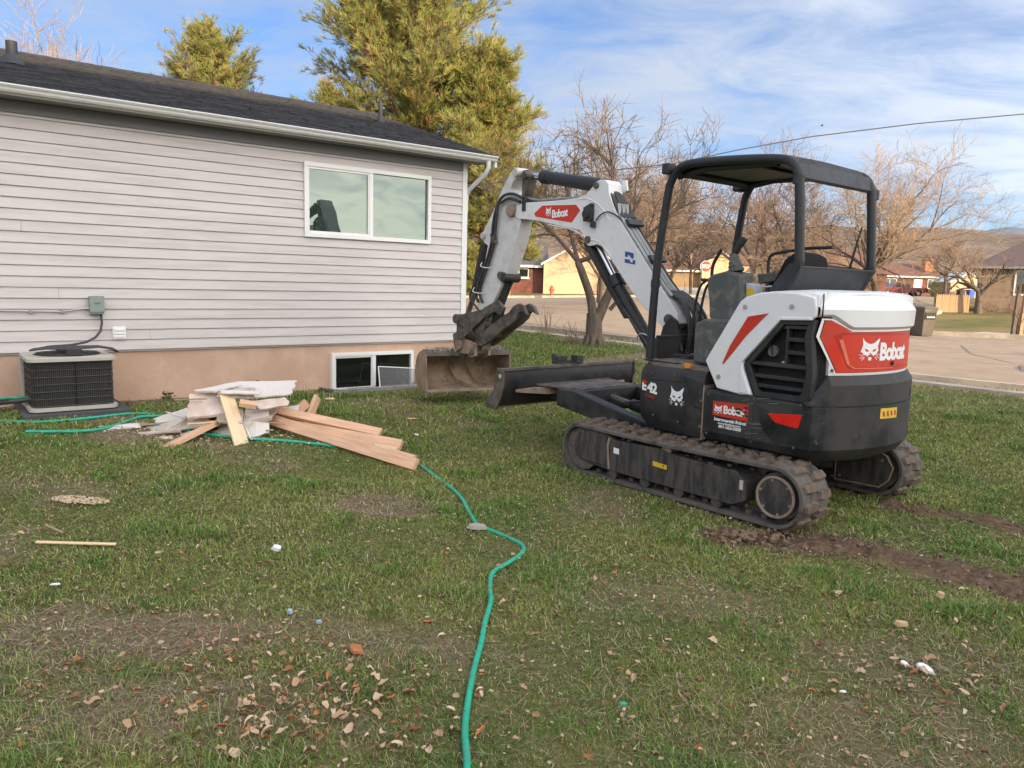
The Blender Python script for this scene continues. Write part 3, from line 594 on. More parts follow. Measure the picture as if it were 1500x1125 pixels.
for (s, n) in ((s_l+.0, n_f-.70), (s_l+SZ-.02, n_f-.70)):
    pe(wbox(MB(), s-.004, s+.024, n-.02, n+.02, ZB+.04, ZT-.04), 'corner_post', mt['cream'], ac, ia, .004)
pe(wbox(MB(), s_l+.395, s_l+.400, n_f-.03, n_f-.018, ZB+.05, ZT-.045), 'coil_seam', mt['dark'], ac, ia)
for i, off in enumerate((.0, .05, .1)):
    pe(MB().tube([WP(12.85-off*.4, .48+off, ZT+.055), WP(12.95, .56+off*.8, ZT+.075), WP(13.15, .62+off*.5, ZT+.085-.01*i), WP(13.4, .60+off*.6, ZT+.08), WP(13.55, .50+off, ZT+.045), WP(13.6, .4+off, ZT+.012)], .014-.002*i, 7), 'loose_cable', mt['cable'], ac, ia)
pe(wbox(MB(), 13.10, 13.24, .62, .74, ZT+.004, ZT+.068), 'junction_block', mt['plastic'], ac, ia, .006)
tag(MB().tube([G(-5.9, 7.15, .10), G(-5.2, 7.32, .10), Vector((-4.75, 7.42, .40)), Vector((-4.66, 7.46, .42))], .028, 8).build('insulated_pipe', mt['cable']), 'thick black insulated pipe running into the air conditioner', 'pipe')
pd = MB(); wbox(pd, s_l-.07, s_l+SZ+.10, n_f-.80, n_f+.07, .10, ZB-.001); tag(pd.build('equipment_pad', mt['pad'], bevel=.01), 'dark flat pad under the air conditioner', 'pad')

# ------------------------------------------------------------------ hoses
def spline(pts, n=8):
    P = [Vector(p) for p in pts]; P = [P[0]*2-P[1]]+P+[P[-1]*2-P[-2]]; out = []
    for i in range(1, len(P)-2):
        for k in range(n):
            t = k/n; a, b, c, d = P[i-1], P[i], P[i+1], P[i+2]
            out.append(.5*((2*b)+(-a+c)*t+(2*a-5*b+4*c-d)*t*t+(-a+3*b-3*c+d)*t**3))
    out.append(P[-2]); return out
def hose(name, xy, label, r=.0125, up_=.012):
    pts = [G(p[0], p[1], (p[2] if len(p) > 2 else up_)) for p in xy]
    m = MB(); m.tube(spline(pts, 6), r, 10); o = m.build(name, mt['hose'], ang=80); return tag(o, label, 'garden hose')
hose('garden_hose', [(-1.45, 6.78), (-1.1, 6.62), (-.8, 6.44), (-.59, 6.07), (-.38, 5.63), (-.27, 5.19), (-.2, 4.95), (-.06, 4.79), (.08, 4.61), (.09, 4.47), (.01, 4.29), (-.08, 4.12), (-.09, 3.91), (-.08, 3.74), (-.10, 3.51), (-.11, 3.31), (-.13, 3.07), (-.14, 2.83), (-.14, 2.63), (-.12, 2.43), (-.1, 2.1), (-.05, 1.6)],
     'long green garden hose winding from the lumber pile to the foreground', .0135, .014)
hose('garden_hose', [(-4.25, 6.62), (-3.88, 6.72), (-3.72, 6.88), (-3.69, 7.18), (-3.66, 7.5), (-3.45, 7.62)], 'short green hose loop entering the left end of the debris pile', .014, .018)
hose('garden_hose', [(-3.43, 7.15), (-3.1, 7.02), (-2.79, 6.9), (-2.41, 6.84), (-2.06, 6.86), (-1.79, 6.84), (-1.5, 6.8)], 'green hose length lying under the front of the debris pile', .014, .02)
hose('garden_hose', [(-5.4, 6.7), (-4.95, 6.98), (-4.6, 7.0), (-4.35, 7.05), (-4.1, 7.3), (-3.85, 7.62), (-3.6, 7.66)], 'green hose running along the front of the air conditioner', .014, .018)
hose('garden_hose', [(-5.5, 6.9, .1), (-5.15, 7.12, .16), (-4.85, 7.40, .17), (-4.6, 7.62, .16)], 'green hose rising behind the left side of the air conditioner', .014)
# ------------------------------------------------------------------ excavator
ex = empty('excavator', (1.896, 6.406, 0.0), R(130), 'compact white, red and black tracked excavator with open canopy parked on the lawn', 'excavator')
TA, TG, TR, TW = .937, .74, .247, .34
def track_path(t, rad):
    """point and tangent angle on the stadium line of radius rad, t in metres along it; centre height TR"""
    Ls = 2*TA; La = math.pi*rad; t = t % (2*Ls+2*La)
    if t < Ls: return (-TA+t, TR-rad, 0.0)
    t -= Ls
    if t < La: q = t/rad; return (TA+rad*math.sin(q), TR-rad*math.cos(q), q)
    t -= La
    if t < Ls: return (TA-t, TR+rad-.012*math.sin(math.pi*t/Ls), math.pi)
    t -= Ls; q = t/rad; return (-TA-rad*math.sin(q), TR+rad*math.cos(q), math.pi+q)
def track_len(rad): return 4*TA+2*math.pi*rad
lug_m = None
for side, yc in ((1, TG), (-1, -TG)):
    ro, ri = TR-.024, TR-.056; rings = []; Lr = track_len(ro); nseg = 132
    for k in range(nseg):
        rows = []
        t = Lr*k/nseg
        x, z, a = track_path(t, ro); nx, nz = math.sin(a), -math.cos(a)
        w2 = TW/2; th = ro-ri
        rows = [(x, yc-w2+.012, z), (x, yc+w2-.012, z), (x-nx*.010, yc+w2, z-nz*.010), (x-nx*th, yc+w2, z-nz*th), (x-nx*th, yc-w2, z-nz*th), (x-nx*.010, yc-w2, z-nz*.010)]
        rings.append(rows)
    rings.append(rings[0]); m = MB().loft(rings, cap=False)
    tr_ = m.build('track', mt['rubber'], ex, ang=40)
    if lug_m is None:
        g_ = MB(); poly = [(-.034, -.080), (.022, -.086), (.036, -.03), (.030, .07), (.014, .082), (-.030, .076), (-.040, .01)]
        g_.prism([(p[0], p[1]) for p in poly], 0, .024, 'z', .80); lug_m = g_.mesh('tread_lug'); lug_m.materials.append(mt['lug'])
        lug_m.polygons.foreach_set('use_smooth', [False]*len(lug_m.polygons))
    npit = 40; pit = track_len(ro)/npit
    for k in range(npit):
        for row in (0, 1):
            t = (k+.5*row)*pit; x, z, a = track_path(t, ro)
            o = bpy.data.objects.new('tread_lug', lug_m); COL.objects.link(o); o.parent = tr_
            Mx = Matrix.Translation((x, yc+(.080 if row else -.080), z)) @ Matrix.Rotation(-a, 4, 'Y') @ Matrix.Rotation(math.pi, 4, 'X') @ Matrix.Rotation((math.pi if row else 0)+rng.uniform(-.05, .05), 4, 'Z') @ Matrix.Diagonal((rng.uniform(.92, 1.08), 1, rng.uniform(.85, 1.1), 1))
            o.matrix_local = Mx
    dt = MB()
    for k in range(npit*1):
        t = k*track_len(ri)/npit; x, z, a = track_path(t, ri-.012)
        for yy in (-.055, .055): dt.box((x, yc+yy, z), (.045, .035, .03), Matrix.Rotation(-a, 3, 'Y'))
    d_ = dt.build('drive_teeth', mt['rubber'], tr_, smooth=False); d_['kind'] = 'stuff'
    # side frame
    yo = yc+side*.150; yi = yc-side*.13
    fr = MB(); prof = [(-.60, .108), (-.70, .16), (-.70, .30), (-.62, .365), (-.05, .375), (.05, .40), (.56, .385), (.62, .42), (.72, .445), (.90, .43), (.98, .385), (1.02, .31), (1.02, .22), (.97, .16), (.86, .135), (.55, .115)]
    fr.prism([(p[0], p[1]) for p in prof], yo, yi); tf = fr.build('track_frame', mt['under'], ex, bevel=.012)
    # raised front idler guard and plate edges
    gd = MB(); gd.prism([(.60, .155), (.64, .40), (.72, .425), (.88, .41), (.955, .36), (.985, .29), (.965, .21), (.88, .16)], yo+side*.002, yo+side*.012); gd.build('idler_guard', mt['under'], tf, bevel=.004)
    wl_ = MB(); wl_.tube([(.595, yo+side*.008, .135), (.605, yo+side*.012, .25), (.615, yo+side*.012, .33), (.60, yo+side*.008, .395)], .010, 6); wl_.build('weld_bead', mt['rust'], tf)
    MB().cyl((TA, yc-.13, TR), (TA, yc+.13, TR), .185, n=28).build('idler_wheel', mt['steel'], ex)
    MB().cyl((-TA, yc-.10, TR), (-TA, yc+.10, TR), .165, n=24).build('sprocket', mt['steel'], ex)
    sp = MB(); sp.tube([(-TA, yo-side*.06, TR), (-TA, yo-side*.0, TR)], [.145, .14], 28); so_ = sp.build('drive_motor_cover', mt['under'], ex)
    rg = MB(); rg.tube([(-TA+.138*math.cos(q*math.pi/16), yo+side*.002, TR+.138*math.sin(q*math.pi/16)) for q in range(33)], .011, 6); rg.build('cover_ring', mt['rust'], so_)
    for q in range(6):
        a = q*math.pi/3+.3; MB().cyl((-TA+.118*math.cos(a), yo-.002, TR+.118*math.sin(a)), (-TA+.118*math.cos(a), yo+side*.006, TR+.118*math.sin(a)), .010, n=6).build('bolt', mt['rust'], so_)
    for x in (-.46, -.12, .22, .56): MB().cyl((x, yc-.14, .098), (x, yo-side*.006, .098), .045, n=16).build('track_roller', mt['under'], ex)
    MB().cyl((.02, yc-.08, .405), (.02, yo-side*.01, .405), .045, n=16).build('carrier_roller', mt['rust'], ex)
    if side > 0:
        MB().prism([(.553, .325), (.493, .322), (.493, .275), (.553, .278)], yo+.003, yo+.005).build('blank_white_sticker', mt['wht'], tf)
        yl = MB().prism([(.135, .292), (-.005, .284), (-.005, .248), (.135, .255)], yo+.003, yo+.005).build('warning_label', mt['yellow'], tf)
        MB().prism([(.02, .279), (.04, .28), (.03, .262)], yo+.005, yo+.006).build('label_symbol', mt['ink'], yl)
        MB().prism([(-.655, .31), (-.685, .31), (-.685, .24), (-.655, .24)], yo+.003, yo+.005).build('inspection_tag', mt['cream'], tf)
# the inner sides of the right track carry a bullet shaped motor guard
gm_ = MB(); gm_.prism([(-.62, .10), (-.62, .40), (-.92, .415), (-1.03, .37), (-1.085, .28), (-1.06, .18), (-.99, .11), (-.90, .085)], -TG+.15, -TG+.19); mg = gm_.build('motor_guard', mt['under'], ex, bevel=.008)
gl = MB(); gl.tube([(-.62, -TG+.192, .40), (-.92, -TG+.192, .415), (-1.03, -TG+.192, .37), (-1.085, -TG+.192, .28), (-1.06, -TG+.192, .18), (-.99, -TG+.192, .11), (-.62, -TG+.192, .10), (-.62, -TG+.192, .40)], .008, 5); gl.build('guard_rim', mt['rust'], mg)
for p in ((-.66, .37), (-.66, .14), (-1.0, .33)): MB().cyl((p[0], -TG+.185, p[1]), (p[0], -TG+.198, p[1]), .012, n=6).build('bolt', mt['rust'], mg)
# centre frame, bearing
uc = MB(); uc.loft([[(x, y, z) for x, y in ((-.50, -.60), (.55, -.60), (.55, .60), (-.50, .60))] for z in (.24, .40)]); uc.loft([[(x, y, z) for x, y in ((-.42, -.40), (.46, -.40), (.46, .40), (-.42, .40))] for z in (.40, .49)])
cf = uc.build('centre_frame', mt['under'], ex, bevel=.02)
for sy in (1, -1):
    for sx in (1, -1):
        MB().loft([[(sx*.50, sy*.30, .22), (sx*.20, sy*.30, .22), (sx*.20, sy*.30, .44), (sx*.50, sy*.30, .44)], [(sx*.62, sy*.62, .17), (sx*.30, sy*.62, .17), (sx*.30, sy*.62, .36), (sx*.62, sy*.62, .36)]]).build('frame_leg', mt['under'], cf, bevel=.01)
MB().cyl((0, 0, .46), (0, 0, .535), .40, n=36).build('swing_bearing', mt['steel'], ex)
# blade arms and dozer blade
for sy in (1, -1):
    MB().loft([[(x, y, z) for y, z in ((sy*.50, z0), (sy*.37, z0), (sy*.37, z1), (sy*.50, z1))] for x, z0, z1 in ((.42, .30, .47), (.95, .40, .56), (1.45, .46, .655), (1.68, .49, .655))]).build('blade_arm', mt['black'], ex, bevel=.012)
bb = MB(); bb.loft([[(x, y, z) for x, z in ((1.42, .43), (1.56, .43), (1.56, .655), (1.42, .655))] for y in (-.37, .37)]); bb.loft([[(x, y, z) for x, z in ((1.55, .46), (2.0, .50), (2.0, .63), (1.55, .655))] for y in (-.30, -.16)]); bb.loft([[(x, y, z) for x, z in ((1.55, .46), (2.0, .50), (2.0, .63), (1.55, .655))] for y in (.16, .30)])
bb.build('blade_arm_crosspiece', mt['black'], ex, bevel=.012)
tp = MB(); tp.prism([(1.46, -.36), (2.0, -.52), (2.0, .52), (1.46, .36)], .648, .668, 'z'); tp.build('blade_top_plate', mt['steel'], ex, bevel=.004)
bc = MB(); bc.cyl((.55, 0, .44), (1.15, 0, .53), .055, n=16); b_ = bc.build('blade_cylinder', mt['black'], ex); MB().cyl((1.15, 0, .53), (1.50, 0, .58), .03, n=12).build('rod', mt['steel'], b_)
MB().tube([(.6, .12, .52), (.9, .14, .60), (1.15, .10, .56)], .014, 7).build('hydraulic_hose', mt['hosek'], b_)
cp_ = [(1.99, .835), (1.972, .80), (1.965, .74), (1.972, .66), (2.0, .58), (2.05, .50), (2.09, .455), (2.115, .46), (2.075, .515), (2.025, .60), (1.998, .67), (1.99, .74), (1.998, .80), (2.01, .835)]
bl = MB(); bl.prism([(p[0], p[1]) for p in cp_], -.93, .93); blade = bl.build('dozer_blade', mt['black'], ex, ang=30)
MB().prism([(2.065, .505), (2.10, .44), (2.125, .445), (2.09, .515)], -.932, .932).build('cutting_edge', mt['rust'], blade)
MB().prism([(1.962, .815), (1.962, .838), (2.03, .838), (2.03, .815)], -.931, .931).build('top_edge', mt['steel'], blade)
rib = MB(); rib.loft([[(1.968, y, z0), (1.968, y, z1), (x1, y, z1), (x1, y, z0)] for y, x1, z0, z1 in ((-.78, 1.955, .60, .63), (-.45, 1.86, .57, .64), (.45, 1.86, .57, .64), (.78, 1.955, .60, .63))]); rib.build('blade_brace', mt['rust'], blade, bevel=.004)
for sy in (1, -1):
    sp_ = MB(); sp_.prism([(1.955, .84), (2.06, .84), (2.10, .62), (2.24, .47), (2.20, .435), (2.05, .44), (1.99, .55), (1.945, .70)], sy*.93, sy*.948); e_ = sp_.build('end_plate', mt['steel'], blade, bevel=.003)
    MB().cyl((2.0, sy*.926, .765), (2.0, sy*.952, .765), .022, n=12).build('lifting_hole', mt['cream'], e_)
# step or hitch bracket standing on top of the blade
hb = MB(); hb.box((2.05, .05, .86), (.07, .30, .035)); hb.box((2.02, -.10, .885), (.10, .09, .08)); hb.cyl((2.04, .16, .87), (2.10, .16, .93), .035, n=12); hb.box((2.05, .12, .90), (.08, .14, .05)); hb.build('tow_bracket', mt['plastic'], blade, bevel=.006)

# ---- upper body
def arc_plan(rt_, half, x_front, ins=0.0, n=26):
    """plan outline: straight sides at +-half, round tail of radius rt_ about the swing axis, front at x_front (counter-clockwise)"""
    rt_ -= ins; half -= ins; a = math.asin(half/rt_); pts = [(x_front, -half), (x_front, half)]
    for k in range(n+1):
        q = a-2*a*k/n; pts.append((-rt_*math.cos(q), rt_*math.sin(q)))
    return pts
def lofted(specs, x_front=None): return [[(p[0], p[1], z) for p in arc_plan(rt_, half, xf)] for rt_, half, xf, z in specs]
# rear lower skirt
MB().loft(lofted([(1.19, .62, -.195, .475), (1.252, .69, -.19, .515), (1.288, .724, -.19, .575), (1.290, .725, -.19, .868), (1.262, .708, -.19, .895)])).build('lower_skirt', mt['black'], ex, ang=28)
# groove line round the tail and a raised bumper band
def tail(th, rr_, z): return (-rr_*math.cos(th), rr_*math.sin(th), z)
def tail_band(name, prof, a0, a1, mat, parent=ex, n=40, ang=30, z_of=None):
    """prof: closed (radius, z) outline swept round the tail from angle a0 to a1"""
    m = MB(); m.loft([[tail(a0+(a1-a0)*k/n, r_, z) for r_, z in prof] for k in range(n+1)]); return m.build(name, mat, parent, ang=ang)
tail_band('bumper_band', [(1.15, .878), (1.289, .878), (1.289, 1.02), (1.246, 1.084), (1.15, 1.086)], -.60, .50, mt['black'])
# the band sweeps down at the left corner
cs = MB(); rows = []
for k in range(13):
    t = k/12; th = .50+.13*t; zt = 1.082-(1.082-.90)*(t**.8); rows.append([tail(th, 1.14, .878), tail(th, 1.289, .878), tail(th, 1.289, max(.885, zt-.062)), tail(th, 1.246-.01*t, max(.90, zt)), tail(th, 1.14, max(.90, zt+.002))])
cs.loft(rows).build('bumper_corner', mt['black'], ex, ang=30)
tail_band('groove', [(1.28, .868), (1.290, .868), (1.290, .876), (1.28, .876)], -.55, .45, mt['dark'])
# counterweight core behind the panels
MB().loft(lofted([(1.215, .64, -.45, .88), (1.215, .64, -.5, 1.08), (1.20, .64, -.56, 1.45)])).build('engine_bay', mt['dark'], ex)
# front left body below the floor
def front_plan(ins=0): 
    i = ins; return [(-.185, -.60+i), (.50-i, -.60+i), (.585-i, -.50), (.60-i, -.2), (.60-i, .40), (.575-i, .52), (.51-i, .64-i), (.44-i, .695-i), (.36, .72-i), (-.185, .72-i)]
MB().loft([[(x, y, z) for x, y in front_plan(i)] for i, z in ((.10, .485), (.05, .50), (.008, .58), (0, .66), (0, .93), (.012, .99), (.035, 1.02))]).build('front_skirt', mt['black'], ex, ang=32)
MB().prism([(-.178, .50), (-.190, .50), (-.190, .92), (-.178, .92)], .60, .7265).build('body_seam', mt['rust'], ex)
for z in (.60, .80): MB().cyl((-.165, .715, z), (-.165, .728, z), .012, n=6).build('bolt', mt['steel'], ex)
# raised wheel-arch like facet near the seam
MB().prism([(.02, .985), (-.175, .95), (-.175, .72), (-.10, .74), (-.03, .88)], .712, .726, scale1=.9).build('body_facet', mt['black'], ex, bevel=.004)
fl = MB(); fl.loft([[(x, y, z) for x, y in front_plan(.045)] for z in (1.02, 1.045)]); floor_ = fl.build('floor_plate', mt['tread'], ex)
for k in range(15): MB().box((.12, -.40+k*.062, 1.049), (.66, .018, .008)).build('floor_rib', mt['tread'], floor_)
gt = MB()
for k in range(13):
    for j in range(3): gt.box((.50-k*.030, .655-j*.022-(k < 3)*.05*(3-k)/3, 1.0485), (.020, .012, .010))
g_ = gt.build('step_grip', mt['plastic'], floor_); g_['kind'] = 'stuff'
MB().box((.01, .672, 1.045), (.055, .045, .04)).build('amber_marker', mt['amber'], ex, bevel=.008)
# front wall under the windscreen opening
MB().box((.535, -.05, 1.135), (.03, .92, .18)).build('front_panel', mt['black'], ex, bevel=.006)
MB().box((.537, -.05, 1.232), (.04, .94, .022)).build('front_rail', mt['rops'], ex, bevel=.005)

# ---- white side panel
panel = [(-.18, 1.107), (-.296, .907), (-.507, .883), (-.60, .89), (-.517, 1.074), (-.512, 1.133), (-.565, 1.20), (-.795, 1.457), (-1.03, 1.466), (-1.045, 1.49), (-1.045, 1.56), (-1.035, 1.612), (-.90, 1.640), (-.74, 1.645), (-.614, 1.632), (-.50, 1.60), (-.455, 1.565)]
MB().prism(panel, .695, .735, scale1=.985).build('side_panel', mt['white'], ex, bevel=.012)
# bevelled inner step of the panel towards the grille
st = MB(); st.prism([(-.50, .905), (-.59, .90), (-.512, 1.075), (-.507, 1.125), (-.79, 1.445), (-1.02, 1.455), (-1.02, 1.475), (-.785, 1.468), (-.49, 1.135), (-.49, 1.06)], .70, .742); st.build('panel_step', mt['white'], ex, bevel=.006)
sl = MB().prism([(-.535, 1.458), (-.70, 1.489), (-.675, 1.468), (-.529, 1.318), (-.353, 1.098), (-.343, 1.105), (-.401, 1.241)], .7355, .7395).build('red_slash', mt['red'], ex, bevel=.001)
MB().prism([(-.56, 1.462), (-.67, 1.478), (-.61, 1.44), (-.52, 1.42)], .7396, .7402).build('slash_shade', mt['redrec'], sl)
for p in ((-.505, 1.525), (-.87, 1.54), (-.315, 1.00)):
    MB().cyl((p[0], .728, p[1]), (p[0], .7405, p[1]), .018, n=12).build('panel_bolt', mt['conduit'], ex)
# top deck of the hood: crown between the two side panels
hd = MB(); rows = []
for x, zt in ((-.47, 1.575), (-.56, 1.618), (-.66, 1.640), (-.80, 1.650), (-1.0, 1.648), (-1.05, 1.635)):
    rows.append([(x, y, zt+dz) for y, dz in ((-.72, -.09), (-.715, -.02), (-.66, .0), (-.3, .012), (.3, .012), (.66, .0), (.705, -.012), (.715, -.03), (.715, -.09))])
hd.loft(rows).build('hood', mt['white'], ex, ang=35)
MB().prism([(-.455, 1.565), (-.18, 1.107), (-.296, .907), (-.507, .883), (-.9, 1.2), (-.9, 1.56)], -.735, -.70).build('side_panel', mt['white'], ex, bevel=.012)
# tailgate: white cap
tg = MB(); rows = []; na_ = 44
for k in range(na_+1):
    th = .585-1.17*k/na_
    f = max(0, min(1, (.50-th)/.12)); zl = 1.482-.082*f; zl = zl if th < .5 else 1.482
    rows.append([tail(th, 1.14, zl), tail(th, 1.252, zl), tail(th, 1.268, zl+.015), tail(th, 1.272, 1.53), tail(th, 1.258, 1.555), tail(th, 1.16, 1.625), tail(th, 1.08, 1.637), (-1.052, 1.05*math.sin(th), 1.637), (-1.052, 1.05*math.sin(th), zl)])
tg.loft(rows).build('tailgate_cap', mt['white'], ex, ang=25)
tail_band('tailgate_panel', [(1.10, 1.082), (1.243, 1.082), (1.243, 1.49), (1.10, 1.49)], -.52, .50, mt['white'])
# decals bent round the tail
def tail_decal(name, poly, rr_, mat, parent, th_=.003, cut=None):
    """thin curved plate: polygon in (angle, height), finely triangulated so that it follows the tail"""
    P = [Vector(p) for p in poly]; pts = []; nb = 0
    for i, p in enumerate(P):
        q = P[(i+1) % len(P)]; n = max(1, int(abs(q.x-p.x)/.03))
        for k in range(n): pts.append(p+(q-p)*k/n)
    nb = len(pts); x0 = min(p.x for p in P); x1 = max(p.x for p in P); y0 = min(p.y for p in P); y1 = max(p.y for p in P)
    x = x0+.03
    while x < x1:
        for k in range(1, 5): pts.append(Vector((x, y0+(y1-y0)*k/5)))
        x += .03
    r_ = delaunay_2d_cdt(pts, [(i, (i+1) % nb) for i in range(nb)], [tuple(range(nb))], 1, 1e-5)
    m = MB(); fs = [f for f in r_[2] if len(f) == 3]
    m.add([tail(p.x, rr_+th_, p.y) for p in r_[0]], fs)
    ed = {}
    n0 = len(r_[0]); m.add([tail(p.x, rr_, p.y) for p in r_[0]], [tuple(reversed(f)) for f in fs])
    for f in fs:
        for a, b in ((f[0], f[1]), (f[1], f[2]), (f[2], f[0])): ed[(a, b)] = 1
    for (a, b) in list(ed):
        if (b, a) not in ed: m.f.append((a, b, b+n0, a+n0))
    o = m.build(name, mat, parent, ang=30); return o
red_o = [(.561, 1.470), (.503, 1.468), (.366, 1.392), (-.30, 1.392), (-.33, 1.095), (.463, 1.092), (.588, 1.348)]
cx0 = sum(p[0] for p in red_o)/7; cz0 = sum(p[1] for p in red_o)/7
def shrink(poly, k, kz=None): 
    cx = sum(p[0] for p in poly)/len(poly); cz = sum(p[1] for p in poly)/len(poly); return [(cx+(p[0]-cx)*k, cz+(p[1]-cz)*(kz or k)) for p in poly]
wb = tail_decal('red_panel_border', red_o, 1.2435, mt['wht'], ex)
red_i = [(.545, 1.457), (.503, 1.455), (.362, 1.380), (-.286, 1.380), (-.315, 1.106), (.452, 1.104), (.566, 1.345)]
tail_decal('panel_edge_line', [(p[0]+(.003 if p[0] > .2 else -.003), p[1]+(.003 if p[1] > 1.25 else -.003)) for p in red_i], 1.247, mt['ink'], wb, .0008)
rp = tail_decal('red_panel', red_i, 1.2485, mt['red'], wb)
rec = [(.44, 1.352), (.40, 1.362), (-.262, 1.350), (-.285, 1.135), (.335, 1.140), (.372, 1.160)]
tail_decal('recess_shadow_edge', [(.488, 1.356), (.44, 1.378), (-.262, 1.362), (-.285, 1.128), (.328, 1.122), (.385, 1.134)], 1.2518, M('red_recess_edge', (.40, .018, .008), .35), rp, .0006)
tail_decal('panel_recess', rec, 1.2525, mt['red'], rp, .0008)
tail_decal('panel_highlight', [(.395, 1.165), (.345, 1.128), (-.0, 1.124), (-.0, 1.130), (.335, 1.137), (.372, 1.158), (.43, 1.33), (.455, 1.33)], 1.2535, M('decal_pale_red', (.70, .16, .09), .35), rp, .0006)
MB().tube([tail(.015, 1.252, 1.158), tail(.015, 1.262, 1.158)], .015, 12).build('keyhole', mt['dark'], wb)
tail_band('tailgate_side', [(1.10, 1.085), (1.236, 1.085), (1.236, 1.42), (1.10, 1.42)], -.60, -.52, mt['plastic'])
# cat emblem as outlines in a unit square
HEAD = [(.10, 1.0), (.20, .86), (.36, .76), (.52, .73), (.68, .77), (.80, .86), (.97, .98), (.93, .80), (.88, .62), (.93, .45), (.86, .38), (.86, .28), (.76, .27), (.68, .20), (.60, .30), (.52, .26), (.44, .28), (.36, .19), (.28, .27), (.18, .25), (.16, .35), (.04, .40), (.10, .55), (.14, .70)]
CHIN = [(.42, .14), (.50, .18), (.59, .14), (.57, .03), (.44, .02)]
EYES = [[(.22, .55), (.42, .46), (.38, .40), (.28, .42)], [(.82, .55), (.60, .46), (.64, .40), (.75, .42)]]
NOSE = [(.46, .34), (.58, .34), (.52, .25)]
WHISK = [[(.16, .24), (-.02, .30), (-.02, .28), (.16, .22)], [(.18, .20), (.02, .14), (.03, .12), (.20, .18)], [(.22, .17), (.10, .04), (.12, .03), (.25, .15)], [(.85, .24), (1.03, .30), (1.03, .28), (.85, .22)], [(.83, .20), (1.0, .14), (.99, .12), (.82, .18)], [(.79, .17), (.90, .04), (.88, .03), (.76, .15)]]
def emblem(mapf, parent, dark, white=None, th_=.0012, name='cat_emblem'):
    """mapf(u, v, lift) gives the point for unit-square coordinates"""
    def plate(polys, lift, nm, mat, par):
        m = MB()
        for poly in polys:
            n = len(poly); m.add([mapf(u, v, lift) for u, v in poly]+[mapf(u, v, lift-th_) for u, v in poly], [tuple(range(n)), tuple(range(2*n-1, n-1, -1))]+[(i, (i+1) % n, (i+1) % n+n, i+n) for i in range(n)])
        return m.build(nm, mat, par, smooth=False)
    o = plate([HEAD, CHIN]+WHISK, .0015, name, white or mt['wht'], parent)
    plate(EYES+[NOSE], .0022, 'emblem_eyes', dark, o); return o
def lettering(text, mapf, parent, mat, height, width, name='lettering', bold=.03, th_=.001, spacing=.88):
    cu = bpy.data.curves.new('t', 'FONT'); cu.body = text; cu.size = 1; cu.offset = bold; cu.space_character = spacing; cu.resolution_u = 3
    to = bpy.data.objects.new('t', cu); COL.objects.link(to); dg = bpy.context.evaluated_depsgraph_get(); me = bpy.data.meshes.new_from_object(to.evaluated_get(dg))
    bpy.data.objects.remove(to); bpy.data.curves.remove(cu)
    vs = np.zeros(len(me.vertices)*3); me.vertices.foreach_get('co', vs); vs = vs.reshape(-1, 3); mn = vs.min(0); mxx = vs.max(0)
    m = MB(); n = len(vs); fs = [tuple(p.vertices) for p in me.polygons]
    U_ = (vs[:, 0]-mn[0])/(mxx[0]-mn[0])*width; V_ = (vs[:, 1]-mn[1])/(mxx[1]-mn[1])*height
    m.add([mapf(u, v, .0016) for u, v in zip(U_, V_)], fs)
    bpy.data.meshes.remove(me)
    me2 = bpy.data.meshes.new(name); me2.from_pydata(m.v, [], m.f); me2.materials.append(mat)
    o = bpy.data.objects.new(name, me2); COL.objects.link(o); o.parent = parent
    return o
emblem(lambda u, v, l: tail(.313-.158*u, 1.2535+l, 1.182+.16*v), rp, mt['redrec'])
lettering('Bobcat', lambda u, v, l: tail(.150-u/1.2535, 1.2535+l, 1.180+v), rp, mt['wht'], .128, .39, 'maker_lettering', .045)
# yellow label on the lower tail, red reflector, dealer sticker
yl = tail_decal('warning_label', [(.141, .850), (-.036, .842), (-.036, .768), (.141, .776)], 1.289, mt['yellow'], ex, .0012)
for k in range(4): tail_decal('label_symbol', [(.12-.04*k, .825), (.105-.04*k, .825), (.095-.04*k, .79), (.115-.04*k, .79)], 1.2905, mt['greyred'], yl, .0005)
rr2 = MB(); pol = [(-.735, .785), (-1.0, .812), (-.972, .712), (-.80, .728)]
rr2.prism(pol, .722, .7285).build('red_reflector', mt['redref'], ex, bevel=.002)
YS = .7255
def flat(x0, z0): return lambda u, v, l: (x0-u, YS+l, z0+v)
stk = MB().prism([(-.275, .815), (-.582, .823), (-.580, .700), (-.278, .706)], YS, YS+.001).build('dealer_sticker', mt['red'], ex)
emblem(lambda u, v, l: (-.287-.075*u, YS+.001+l, .722+.07*v), stk, mt['ink'])
lettering('Bobcat', lambda u, v, l: (-.372-u, YS+.001+l, .728+v), stk, mt['wht'], .064, .19, 'maker_lettering', .04)
scf = MB()
for k in range(7):
    x = -.46-rng.random()*.08; z = .735+rng.random()*.07; scf.prism([(x, z), (x-.02-rng.random()*.03, z+.006), (x-.045, z-.008-rng.random()*.012), (x-.01, z-.012)], YS+.0024+.0002*k, YS+.0030+.0002*k)
scf.build('scuff', mt['black'], stk)
lettering('Intermountain Bobcat', flat(-.295, .668), stk, mt['wht'], .026, .275, 'dealer_lettering', .03)
lettering('www.ibobcat.com', flat(-.325, .645), stk, mt['wht'], .018, .20, 'dealer_lettering', .02)
lettering('801-262-0208', flat(-.335, .618), stk, mt['wht'], .024, .195, 'dealer_lettering', .03)
sv = MB()
for k in range(16):
    x = -.40-rng.random()*.5; z = .585+rng.random()*.32; l = rng.uniform(.03, .14); sv.prism([(x, z), (x-l, z+.012), (x-l, z+.0135), (x, z+.0022)], .7246, .7254)
sv.build('scratches', mt['conduit'], ex)
